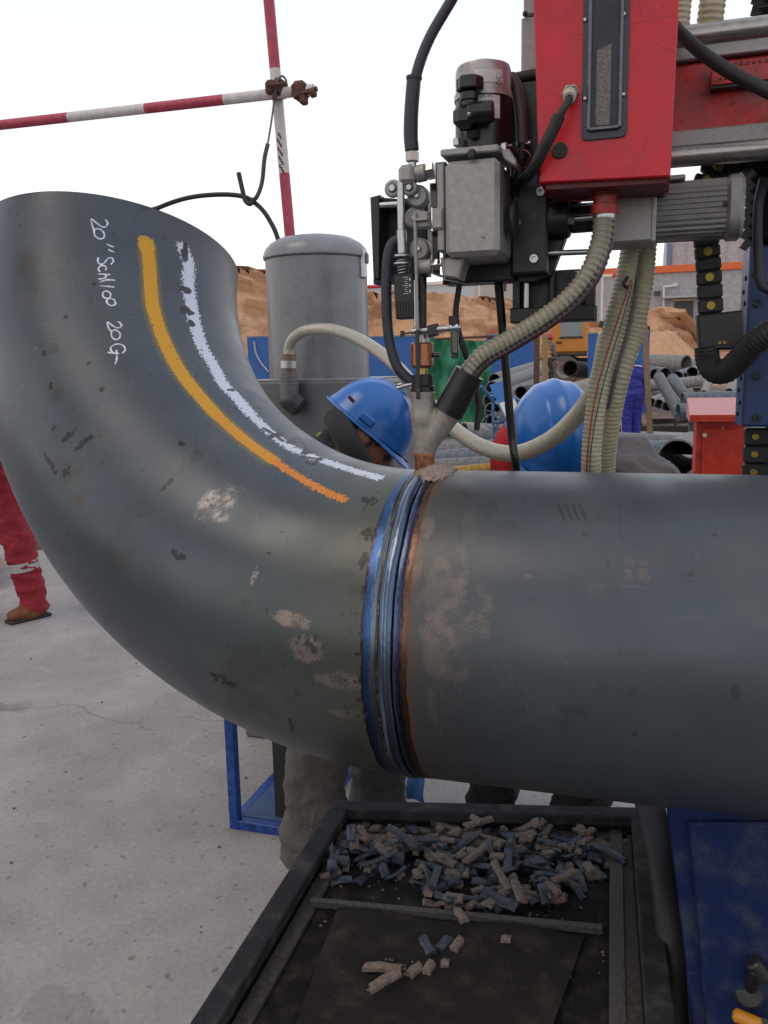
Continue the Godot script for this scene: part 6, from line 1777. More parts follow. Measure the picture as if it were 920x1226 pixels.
func build_cabinet() -> void:
	var red := M("cabinet_red", 0.50, 0.028, 0.008, 0.42, 0.0, "mottle", 2)
	var pink := M("cabinet_faded", 0.62, 0.26, 0.25, 0.5, 0.0, "mottle", 2)
	var z := -3.6
	var l: Vector2 = Vector2(0.6031, 0.9190)
	var r: Vector2 = Vector2(0.8614, 0.9227)
	var ty := Vector2(0.6697, 1.1787).y
	var c := thing("power_cabinet", "red power distribution cabinet with a faded pink sloping lid", "cabinet", Vector3((l.x + r.x) / 2, 0, z - 0.15))
	var w := r.x - l.x
	part(c, "body", bx(Vector3((l.x + r.x) / 2, (0.35 + ty) / 2, z - 0.16), Vector3(w, ty - 0.35, 0.3), 0.004), red)
	var dr := part(c, "door", bx(Vector3((l.x + r.x) / 2 + 0.014, (0.35 + ty) / 2 - 0.01, z), Vector3(w - 0.045, ty - 0.42, 0.016), 0.004), red)
	part(dr, "lock", rod(Vector3(0.647, 1.0982, -3.59), Vector3(0.6464, 1.099, -3.58), 0.012, 16), M("lock_cream", 0.7, 0.6, 0.45, 0.4))
	part(dr, "door_handle", bx(Vector3(0.6211, 0.9896, -3.585), Vector3(0.012, 0.05, 0.012), 0.002), M("dark_red", 0, 0, 0))
	part(dr, "lock", rod(Vector3(0.7383, 1.1345, -3.59), Vector3(0.7379, 1.1348, -3.585), 0.005, 10), M("lock_cream", 0, 0, 0))
	# rain lid that slopes down to the front
	var ll := Vector2(0.5628, 1.1986).x
	var lr := Vector2(0.8269, 1.1980).x
	var lid := MB.new()
	var fy := Vector2(0.6954, 1.2115).y
	var by := Vector2(0.7226, 1.2852).y
	lid.quad(Vector3(ll, fy, -3.5), Vector3(lr, fy, -3.5), Vector3(lr, by, -3.95), Vector3(ll, by, -3.95))
	lid.quad(Vector3(ll, ty - 0.002, -3.95), Vector3(ll, ty - 0.002, -3.5), Vector3(ll, fy, -3.5), Vector3(ll, by, -3.95))
	lid.quad(Vector3(lr, ty - 0.002, -3.5), Vector3(lr, ty - 0.002, -3.95), Vector3(lr, by, -3.95), Vector3(lr, fy, -3.5))
	lid.quad(Vector3(lr, ty - 0.002, -3.95), Vector3(ll, ty - 0.002, -3.95), Vector3(ll, by, -3.95), Vector3(lr, by, -3.95))
	part(c, "lid", lid, pink, "faded pink sloping lid")
	part(c, "lid_edge", bx(Vector3((ll + lr) / 2, (fy + ty) / 2, -3.497), Vector3(lr - ll, fy - ty + 0.004, 0.012), 0.002), red)
	for s in [[l.x + 0.02, z - 0.02], [r.x - 0.02, z - 0.02], [l.x + 0.02, z - 0.29], [r.x - 0.02, z - 0.29]]:
		part(c, "leg", bx(Vector3(s[0], 0.175, s[1]), Vector3(0.035, 0.35, 0.035), 0.002), red)

func build_cart() -> void:
	var blue := M("cart_blue", 0.03, 0.16, 0.42, 0.5)
	var c: Vector3 = Vector3(-1.0898, 0.5992, -7.5957)
	c.y = 0
	var t := thing("gas_trolley", "blue wire trolley with tangled leads and a white and yellow notice board", "trolley", c)
	for e in [[Vector3(-1.2249, 0.5814, -7.763), Vector3(-1.2597, 1.1658, -7.8561)], [Vector3(-1.0073, 0.6078, -7.5167), Vector3(-1.0908, 1.1741, -7.5915)], [Vector3(-0.8678, 0.6798, -7.8916), Vector3(-0.9836, 1.1067, -7.9315)], [Vector3(-1.2769, 1.1661, -7.8508), Vector3(-1.0742, 1.1738, -7.5966)], [Vector3(-1.2428, 0.8913, -7.8125), Vector3(-1.0081, 0.9072, -7.5697)], [Vector3(-1.3073, 1.2843, -7.4374), Vector3(-1.2057, 1.1034, -7.6494)], [Vector3(-1.0742, 1.1738, -7.5966), Vector3(-0.9664, 1.1064, -7.9368)]]:
		part(t, "frame_tube", rod(e[0], e[1], 0.016, 8), blue)
	for e in [[Vector3(-1.2249, 0.5814, -7.763)], [Vector3(-1.0073, 0.6078, -7.5167)], [Vector3(-0.8678, 0.6798, -7.8916)]]:
		part(t, "leg", rod(Vector3(e[0].x, 0, e[0].z), e[0], 0.016, 8), blue)
	var rg := RandomNumberGenerator.new()
	rg.seed = 8
	for k in 9:
		var pts := PackedVector3Array()
		for j in 7:
			pts.push_back(c + Vector3(rg.randfn(0, 0.09), 0.55 + 0.1 * j * (0.5 + 0.5 * rg.randf()), rg.randfn(0, 0.08)))
		part(t, "lead", cable(pts, 0.006, 6), M("lead_blue", 0.05, 0.12, 0.25, 0.5) if k % 2 else M("lead_grey", 0.12, 0.12, 0.12, 0.5))
	# slanting board: blue head, white and yellow sheet, blue foot
	var a: Vector3 = Vector3(-1.1272, 1.3167, -7.393)
	var b: Vector3 = Vector3(-0.7889, 0.6935, -7.175)
	var y := (b - a).normalized()
	var s := Vector3(0.85, 0.1, -0.5).normalized()
	s = (s - y * s.dot(y)).normalized()
	var n := s.cross(y)
	var bd := MB.new()
	bd.box((a + b) * 0.5, Vector3(0.19, (b - a).length(), 0.012), 0.003, Basis(s, y, n))
	var board := part(t, "notice_board", bd, blue)
	for e in [[0.30, 0.86, 0.17, M("paper_label", 0.72, 0.71, 0.68, 0.6)], [0.5, 0.84, 0.12, M("notice_yellow", 0.70, 0.50, 0.12, 0.6)]]:
		var m := MB.new()
		var off := 0.0075 if e[2] > 0.15 else 0.0095
		m.box(a.lerp(b, (e[0] + e[1]) / 2) - n * off * signf(n.dot(Vector3(0, 0, -1))), Vector3(e[2], (b - a).length() * (e[1] - e[0]), 0.003), 0, Basis(s, y, n))
		part(board, "sheet", m, e[3])

func build_tank() -> void:
	var paint := M("tank_grey", 0.21, 0.22, 0.235, 0.3, 0.12, "mottle", 0.5)
	var lidp := M("tank_lid_grey", 0.27, 0.28, 0.295, 0.34, 0.1, "mottle", 1.2)
	var boxp := M("tank_base_grey", 0.13, 0.135, 0.145, 0.5, 0.0, "mottle", 1.2)
	var zz := -1.95
	var c: Vector3 = Vector3(-0.9306, 1.4514, -1.95)
	var top: Vector3 = Vector3(-0.932, 2.0159, -1.95)
	var rim: Vector3 = Vector3(-0.935, 1.9327, -1.95)
	var r := 0.2023
	c.x = Vector2(-0.9326, 1.7014).x
	var t := thing("dust_collector", "grey cylindrical dust collector tank with domed lid on a square base", "tank", Vector3(c.x, 0, zz))
	var m := MB.new()
	m.lathe(Vector3(c.x, c.y - 0.02, zz), Vector3.UP, [Vector2(0, 0), Vector2(0, r), Vector2(rim.y - c.y + 0.02, r), Vector2(rim.y - c.y + 0.02, 0)], 72)
	var dr := part(t, "drum", m, paint)
	var l := MB.new()
	var h := top.y - rim.y
	l.lathe(Vector3(c.x, rim.y, zz), Vector3.UP, [Vector2(-0.006, r * 1.0), Vector2(-0.006, r * 1.035), Vector2(0.004, r * 1.045), Vector2(h * 0.35, r * 1.0), Vector2(h * 0.62, r * 0.90), Vector2(h * 0.85, r * 0.72), Vector2(h * 0.97, r * 0.48), Vector2(h, r * 0.2), Vector2(h, 0)], 72)
	part(t, "domed_lid", l, lidp)
	var sm := MB.new()
	sm.lathe(Vector3(c.x, rim.y - 0.012, zz), Vector3.UP, [Vector2(0, r * 1.006), Vector2(0.004, r * 1.006)], 72)
	part(dr, "lid_seam", sm, M("charcoal_plate", 0, 0, 0))
	part(dr, "latch", bx(Vector3(c.x + r + 0.004, rim.y - 0.035, zz + 0.02), Vector3(0.02, 0.11, 0.035), 0.004), M("zinc", 0, 0, 0))
	part(dr, "latch_clip", bx(Vector3(c.x + r + 0.014, rim.y - 0.015, zz + 0.02), Vector3(0.016, 0.04, 0.03), 0.004), boxp)
	part(t, "base_cabinet", bx(Vector3(c.x + 0.06, c.y / 2, zz), Vector3(0.66, c.y, 0.58), 0.008), boxp)
	part(t, "base_seam", bx(Vector3(c.x + 0.02, c.y + 0.004, zz + 0.02), Vector3(0.5, 0.008, 0.5), 0.002), lidp)
	# suction elbow on the front with a translucent sleeve and clamp
	var z1 := -1.9
	var e := part(t, "suction_fitting", rod(Vector3(-0.9271, 1.4857, -1.62), Vector3(-0.9283, 1.378, -1.62), 0.0358, 24), M("grey_plastic_sleeve", 0.14, 0.145, 0.155, 0.35))
	part(e, "fitting_ball", rod(Vector3(-0.9279, 1.3872, -1.62), Vector3(-0.8864, 1.3524, -1.63), 0.0404, 24, 0.01), M("dark_fitting", 0.035, 0.036, 0.04, 0.35))
	var bo := MB.new()
	bo.ball(Vector3(-0.9282, 1.3811, -1.62), Vector3.ONE * 0.0373)
	part(e, "fitting_elbow", bo, M("dark_fitting", 0, 0, 0))
	part(e, "hose_barb", rod(Vector3(-0.9275, 1.4765, -1.62), Vector3(-0.9243, 1.5528, -1.62), 0.0266, 20), M("copper_brown", 0.22, 0.15, 0.11, 0.4, 0.4))
	part(e, "hose_clamp", rod(Vector3(-0.9265, 1.501, -1.62), Vector3(-0.9253, 1.5285, -1.62), 0.0310, 22), M("zinc", 0, 0, 0))
	part(e, "fitting_stub", rod(Vector3(-0.9285, 1.3749, -1.62), Vector3(-1.0063, 1.3673, -1.8), 0.03, 18), M("dark_fitting", 0, 0, 0))
	for k in 4: part(e, "sleeve_ring", rod(Vector3(-0.9276, 1.4735, -1.62) - Vector3(0, 0.014 * k, 0), Vector3(-0.9276, 1.4735, -1.62) - Vector3(0, 0.014 * k + 0.002, 0), 0.0370, 24), M("ring_grey", 0.24, 0.24, 0.25, 0.4))

func striped(t: Node3D, a: Vector3, b: Vector3, r: float, cuts: Array, first_red: bool) -> void:
	var red := M("barrier_red", 0.50, 0.06, 0.10, 0.55, 0.0, "chips", 2.2)
	var wh := M("barrier_white", 0.74, 0.69, 0.65, 0.6, 0.0, "mottle", 2.2)
	for k in cuts.size() - 1:
		part(t, "red_band" if (k % 2 == 0) == first_red else "white_band", rod(a.lerp(b, cuts[k]), a.lerp(b, cuts[k + 1]), r, 18, 0.0004), red if (k % 2 == 0) == first_red else wh)

func build_barrier() -> void:
	var rust := M("rusty_steel", 0, 0, 0)
	var rubber := M("black_rubber", 0, 0, 0)
	var z := -2.35
	var a: Vector3 = Vector3(-1.2761, 3.2057, -2.35)
	var foot: Vector3 = Vector3(-1.2071, 2.0241, -2.35)
	var dir := (foot - a).normalized()
	var b := a + dir * (a.y / -dir.y)
	var post := thing("striped_post", "red and white scaffold post standing behind the grey tank", "post", b)
	var ln := (b - a).length()
	var cut := func(p: Vector3) -> float: return (p - a).length() / ln
	striped(post, a, b, 0.024, [0.0, cut.call(Vector3(-1.254, 2.7913, -2.35)), cut.call(Vector3(-1.2254, 2.3549, -2.35)), cut.call(Vector3(-1.1979, 1.9508, -2.35)), cut.call(Vector3(-1.1734, 1.5415, -2.35)), 1.0], true)
	for k in 14:
		var p: Vector3 = Vector3(-1.2381, 2.5244, -2.35).lerp(Vector3(-1.229, 2.3658, -2.35), k / 13.0)
		part(post, "rust_flake", rod(p + Vector3(0.008 * sin(k * 2.1), 0, 0.0225), p + Vector3(0.008 * sin(k * 2.1) + 0.003, -0.014, 0.0235), 0.004, 6), rust)
	var l: Vector3 = Vector3(-3.5081, 2.694, -2.3)
	var r: Vector3 = Vector3(-1.0542, 2.6737, -2.3)
	var rail := thing("striped_rail", "red and white scaffold rail running level to the left edge", "rail", l.lerp(r, 0.5))
	var l2 := (r - l).length()
	var c2 := func(p: Vector3) -> float: return (p - l).length() / l2
	striped(rail, l, r, 0.0225, [0.0, 0.13, c2.call(Vector3(-2.7297, 2.6873, -2.3)), c2.call(Vector3(-2.286, 2.687, -2.3)), c2.call(Vector3(-1.8739, 2.6836, -2.3)), c2.call(Vector3(-1.4778, 2.6761, -2.3)), 1.0], true)
	var cp := thing("scaffold_coupler", "rusty scaffold coupler clamping rail to post", "coupler", Vector3(-1.2317, 2.6996, -2.3))
	part(cp, "clamp", bx(Vector3(-1.2431, 2.6946, -2.29), Vector3(0.045, 0.06, 0.07), 0.012), rust)
	part(cp, "clamp", bx(Vector3(-1.2127, 2.697, -2.31), Vector3(0.05, 0.075, 0.085), 0.015), rust)
	part(cp, "bolt", rod(Vector3(-1.2399, 2.6936, -2.24), Vector3(-1.155, 2.691, -2.24), 0.008, 10), rust)
	part(cp, "nut", rod(Vector3(-1.215, 2.657, -2.25), Vector3(-1.216, 2.637, -2.25), 0.012, 6), rust)
	var c3 := thing("scaffold_coupler", "rusty coupler left on the free right end of the rail", "coupler", Vector3(-1.1079, 2.6762, -2.3))
	part(c3, "clamp", bx(Vector3(-1.1158, 2.6736, -2.3), Vector3(0.07, 0.075, 0.075), 0.018), rust)
	part(c3, "bolt", rod(Vector3(-1.1353, 2.644, -2.27), Vector3(-1.0273, 2.6658, -2.27), 0.011, 10), rust)
	part(c3, "nut", rod(Vector3(-1.0584, 2.6492, -2.27), Vector3(-1.0354, 2.6534, -2.27), 0.02, 6), rust)
	part(c3, "lug", bx(Vector3(-1.0898, 2.6259, -2.27), Vector3(0.03, 0.035, 0.04), 0.006), rust)
	var wire := thing("hanging_wire", "grey tie wire looped round the post holding up a black cable", "wire", Vector3(-1.2725, 2.4767, -2.28))
	part(wire, "loop", cable([Vector3(-1.2197, 2.6663, -2.27), Vector3(-1.2054, 2.7122, -2.26), Vector3(-1.1856, 2.7329, -2.27), Vector3(-1.1714, 2.7142, -2.28), Vector3(-1.1853, 2.6845, -2.3)], 0.0045, 8), M("wire_grey", 0.18, 0.17, 0.18, 0.4, 0.4))
	part(wire, "tail", cable([Vector3(-1.2191, 2.6797, -2.27), Vector3(-1.2353, 2.5708, -2.26), Vector3(-1.26, 2.4641, -2.26)], 0.0045, 8), M("wire_grey", 0, 0, 0))
	part(wire, "brown_sleeve", cable([Vector3(-1.26, 2.4641, -2.26), Vector3(-1.2787, 2.4039, -2.26), Vector3(-1.2999, 2.3104, -2.27), Vector3(-1.3269, 2.2529, -2.27), Vector3(-1.3654, 2.2291, -2.28)], 0.0095, 10), M("taupe_conduit", 0, 0, 0))
	var cb := thing("slung_cable", "black cable slung from the tie wire behind the elbow to the tank", "cable", Vector3(-1.4048, 2.2569, -2.28))
	part(cb, "cable", cable([Vector3(-2.1354, 1.9562, -2.3), Vector3(-1.9331, 2.2029, -2.3), Vector3(-1.8323, 2.2479, -2.3), Vector3(-1.6813, 2.2755, -2.29), Vector3(-1.5278, 2.2768, -2.28), Vector3(-1.4046, 2.2604, -2.28), Vector3(-1.3286, 2.2177, -2.27), Vector3(-1.2707, 2.1521, -2.26), Vector3(-1.2229, 2.0488, -2.25), Vector3(-1.2068, 1.8698, -2.25)], 0.0105, 12), rubber)
	part(cb, "knot", cable([Vector3(-1.4108, 2.3579, -2.27), Vector3(-1.3955, 2.2924, -2.265), Vector3(-1.3772, 2.2364, -2.255), Vector3(-1.3513, 2.2196, -2.25), Vector3(-1.3389, 2.2415, -2.26)], 0.0105, 10), rubber)

# ---------------------------------------------------------------- what carries the pipe, blue stands
func build_stands() -> void:
	var blue := M("stand_blue", 0.015, 0.075, 0.36, 0.45, 0.0, "grime", 3)
	var bluedark := dusty_paint("dusty_blue_paint", Vector3(15, 32, 74), Vector3(84, 82, 80), 0.6, 0.55, 51)
	var blackp := M("black_paint", 0, 0, 0)
	var z := 0.14
	var t := thing("pipe_roller_stand", "dusty dark blue roller stand under the pipe at lower right", "pipe stand", Vector3(0.85, 0, 0.0))
	part(t, "front_plate", ex([Vector2(0.3946, 0.8845), Vector2(0.7612, 0.9283), Vector2(0.8230, 0.1546), Vector2(0.5165, 0.0438)], 0.14, 0.03, 0.003), bluedark)
	part(t, "side_plate", ex([Vector2(0.4160, 0.8432), Vector2(0.4326, 0.8455), Vector2(0.5013, 0.0943), Vector2(0.4761, 0.0860)], 0.108, 0.30, 0.003), bluedark)
	part(t, "back_plate", ex([Vector2(0.4277, 0.7317), Vector2(0.7494, 0.7742), Vector2(0.7829, 0.2780), Vector2(0.4736, 0.2036)], -0.195, 0.03, 0.003), bluedark)
	part(t, "base_plate", bx(Vector3(0.85, 0.02, 0.0), Vector3(0.75, 0.04, 0.6), 0.004), bluedark)
	for s in [-1.0, 1.0]:
		var a := deg_to_rad(28 * s)
		var rc := Vector3(0.75, AX - (R + 0.05) * cos(a), (R + 0.05) * sin(a))
		part(t, "roller", rod(rc - Vector3(0.06, 0, 0), rc + Vector3(0.06, 0, 0), 0.0495, 24), M("black_rubber", 0, 0, 0))
		part(t, "roller_bracket", bx(Vector3(0.75, (0.1 + rc.y) / 2, rc.z), Vector3(0.05, rc.y - 0.1, 0.05), 0.004), blackp)
	var knob := part(t, "black_clamp_lever", rod(Vector3(0.5184, 0.667, 0.175), Vector3(0.5369, 0.642, 0.175), 0.013, 8, 0.003), blackp)
	part(knob, "lever_stem", rod(Vector3(0.5226, 0.6585, 0.18), Vector3(0.5219, 0.5839, 0.135), 0.009, 14), blackp)
	part(knob, "lever_boss", rod(Vector3(0.5192, 0.5989, 0.155), Vector3(0.5219, 0.5839, 0.135), 0.02, 18, 0.003), blackp)
	part(t, "edge_flange", ex([Vector2(0.4274, 0.8492), Vector2(0.7607, 0.8982), Vector2(0.8126, 0.2485), Vector2(0.5089, 0.1462)], 0.152, 0.012, 0.003), bluedark)
	part(t, "yellow_handle", rod(Vector3(0.4943, 0.5971, 0.2), Vector3(0.5314, 0.5873, 0.2), 0.0095, 16, 0.004), M("handle_orange", 0.62, 0.26, 0.015, 0.4))
	part(t, "handle_pivot", rod(Vector3(0.5335, 0.5864, 0.2), Vector3(0.5442, 0.5311, 0.13), 0.012, 14), blackp)
	# far support of the elbow side, hidden behind the tray: keeps the pipe level
	# black hose down along the stand
	solo("black_hose", cable([Vector3(0.3699, 0.673, -0.32), Vector3(0.3895, 0.6431, -0.2), Vector3(0.4085, 0.6061, -0.1), Vector3(0.4216, 0.5353, -0.02), Vector3(0.4316, 0.4219, 0.05), Vector3(0.446, 0.2047, 0.08)], 0.028, 14), M("black_rubber", 0, 0, 0), "black hose hanging between the tray and the blue roller stand", "hose", Vector3(0.4013, 0.5238, -0.1))
	# open blue frame standing on the paving on the left
	var f0: Vector3 = Vector3(-0.9165, 0, -1.0094)
	var f := thing("box_stand", "open bright blue box frame standing on the concrete under the elbow", "frame", f0)
	var fz := f0.z
	var x0: float = f0.x
	var x1: float = Vector3(-0.7238, 0, -1.0027).x + 0.05
	var hh := 0.55
	var s := 0.032
	for e in [[x0, fz], [x1, fz], [x0, fz - 0.4], [x1, fz - 0.4]]:
		part(f, "leg", bx(Vector3(e[0], hh / 2, e[1]), Vector3(s, hh, s), 0.002), blue)
	for e in [0.016, hh]:
		for q in [fz, fz - 0.4]: part(f, "rail", bx(Vector3((x0 + x1) / 2, e, q), Vector3(x1 - x0 - s, s, s), 0.002), blue)
		for q in [x0, x1]: part(f, "rail", bx(Vector3(q, e, fz - 0.2), Vector3(s, s, 0.4 - s), 0.002), blue)
	part(f, "bottom_sheet", bx(Vector3((x0 + x1) / 2, 0.03, fz - 0.2), Vector3(x1 - x0 - s, 0.004, 0.36), 0), M("frame_sheet", 0.05, 0.10, 0.22, 0.5))
	part(f, "black_strut", bx(Vector3(x0 + 0.145, 0.28, fz - 0.06), Vector3(0.045, 0.5, 0.03), 0.002), blackp)

# ---------------------------------------------------------------- slag tray
func build_tray() -> void:
	var iron := dusty_paint("tray_black", Vector3(36, 37, 41), Vector3(98, 92, 88), 0.55, 0.75, 61)
	var dusty := M("tray_dusty", 0.075, 0.064, 0.056, 0.9, 0.0, "grime", 7)
	var dark := dusty_paint("tray_floor", Vector3(24, 22, 22), Vector3(92, 78, 68), 0.5, 0.95, 71)
	var edge := M("tray_edge", 0.10, 0.092, 0.085, 0.7, 0.1, "grime", 9)
	var y := 0.55
	var tl: Vector3 = Vector3(-0.2683, 0.55, -0.2884)
	var tr: Vector3 = Vector3(0.366, 0.55, -0.4243)
	var bl: Vector3 = Vector3(-0.245, 0.55, 0.3631)
	var br: Vector3 = Vector3(0.4002, 0.55, 0.1884)
	bl = tl + (bl - tl) * 2.3
	br = tr + (br - tr) * 2.3
	var t := thing("slag_tray", "black steel tray under the weld catching broken slag", "tray", Vector3((tl.x + tr.x) / 2, 0, (tl.z + bl.z) / 2))
	var d := 0.10
	for e in [[tl, tr], [tl, bl], [tr, br], [bl, br]]:
		var u: Vector3 = (e[1] - e[0]).normalized()
		var sd := u.cross(Vector3.UP).normalized()
		var m := MB.new()
		var crossways: bool = absf(u.x) > 0.7
		var ext := 0.021 if crossways else -0.021
		m.bar(e[0] - u * ext - Vector3(0, 0.0125, 0), e[1] + u * ext - Vector3(0, 0.0125, 0), 0.042, 0.025, 0.003, Vector3.UP)
		var rim := part(t, "rim", m, iron)
		var inw: Vector3 = sd * signf(sd.dot((tl + br) * 0.5 - (e[0] + e[1]) * 0.5))
		var m2 := MB.new()
		m2.bar(e[0] + inw * 0.012 - Vector3(0, 0.026, 0), e[1] + inw * 0.012 - Vector3(0, 0.026, 0), 0.004, 0.045, 0.0005, Vector3.UP)
		part(rim, "side_wall", m2, dark)
		var m3 := MB.new()
		m3.bar(e[0] + inw * 0.035 + u * 0.035 - Vector3(0, 0.040, 0), e[1] + inw * 0.035 - u * 0.035 - Vector3(0, 0.040, 0), 0.03, 0.010, 0.002, Vector3.UP)
		part(rim, "inner_ledge", m3, dusty)
	var fl := MB.new()
	var dn := Vector3(0, -0.045, 0)
	fl.quad(bl + dn, br + dn, tr + dn, tl + dn)
	part(t, "floor", fl, dark)
	# dust swept to the rims, a cross bar, a folded plate in the front half
	var ca: Vector3 = Vector3(-0.2232, 0.515, 0.0082)
	var cb: Vector3 = Vector3(0.306, 0.515, -0.0555)
	var cbm := MB.new()
	cbm.bar(ca, cb, 0.012, 0.016, 0.002, Vector3.UP)
	part(t, "cross_bar", cbm, edge)
	var vb := MB.new()
	vb.bar(Vector3(0.3147, 0.512, -0.4341), Vector3(0.3498, 0.512, 0.4039), 0.026, 0.012, 0.002, Vector3.UP)
	part(t, "side_bar", vb, edge)
	var pl := MB.new()
	var rows := []
	for i in 13:
		var row := PackedVector3Array()
		for j in 13:
			var a: Vector3 = Vector3(-0.1659, 0.51, 0.0107)
			var b: Vector3 = Vector3(0.276, 0.51, -0.0334)
			var c: Vector3 = Vector3(-0.1154, 0.51, 0.4036)
			var e: Vector3 = Vector3(0.2322, 0.51, 0.305)
			var p := a.lerp(b, j / 12.0).lerp(c.lerp(e, j / 12.0), i / 12.0)
			row.push_back(p + Vector3(0, 0.006 + 0.004 * sin(j * 0.9 + i * 0.4), 0))
		rows.append(row)
	pl.grid(rows, false, true)
	part(t, "loose_plate", pl, dusty_paint("tray_plate", Vector3(32, 28, 26), Vector3(88, 78, 70), 0.45, 0.95, 81))
	for p in [tl, tr, bl, br]: part(t, "leg", bx(Vector3(p.x, 0.265, p.z), Vector3(0.04, 0.53, 0.04), 0.003), iron)
	# powdery flux spread along the back
	var pw := MB.new()
	rows = []
	var rg := RandomNumberGenerator.new()
	rg.seed = 71
	for i in 7:
		var row := PackedVector3Array()
		for j in 40:
			var a := tl.lerp(tr, 0.03 + 0.94 * j / 39.0)
			var q := i / 6.0
			row.push_back(Vector3(a.x, 0.5045 + 0.010 * sin(q * PI) * (0.5 + rg.randf()) * (1.0 if i > 0 and i < 6 else 0.0), a.z + 0.02 + 0.085 * q))
		rows.append(row)
	pw.grid(rows, false, true)
	var po := setting("spilt_flux", pw, M("flux_dull", 0.26, 0.20, 0.165, 0.95, 0, "grime", 12, 0.1, "grain"), "stuff")
	tag(po, "pale brown flux powder lying along the back rim of the black tray", "flux")
	build_slag(rg)

func slag_mesh(k: int, rg: RandomNumberGenerator, brown: bool) -> MB:
	# a snapped piece of weld slag: an arched strip with broken ends
	var m := MB.new()
	var l := rg.randf_range(0.026, 0.062) if brown else rg.randf_range(0.040, 0.095)
	var w := rg.randf_range(0.016, 0.025)
	var rows := []
	var n := 6
	var bend := rg.randf_range(-0.004, 0.006)
	var ht := 0.0046 if brown else 0.0030
	for i in n:
		var row := PackedVector3Array()
		var q := i / float(n - 1) - 0.5
		var ws := rg.randf_range(0.86, 1.08)
		for j in 11:
			var a := TAU * j / 10 + 0.3
			var sx := signf(cos(a)) * pow(absf(cos(a)), 0.45) * w * 0.5 * ws
			var sy := signf(sin(a)) * pow(absf(sin(a)), 0.45) * ht * rg.randf_range(0.85, 1.15)
			var arch := (1.0 - pow(sx / (w * 0.5), 2)) * 0.0035 + (0.25 - q * q) * bend * 4
			var snap := rg.randfn(0, 0.0014) if i == 0 or i == n - 1 else rg.randfn(0, 0.0008)
			row.push_back(Vector3(q * l + snap + 0.10 * sx * (1 if k % 3 else -1), sy + arch + ht + rg.randfn(0, 0.0004), sx + rg.randfn(0, 0.0006)))
		row[10] = row[0]
		rows.append(row)
	m.grid(rows, true)
	var e0: PackedVector3Array = rows[0].slice(0, 10)
	e0.reverse()
	m.fan(e0, Vector3.LEFT)
	m.fan(rows[n - 1].slice(0, 10), Vector3.RIGHT)
	return m

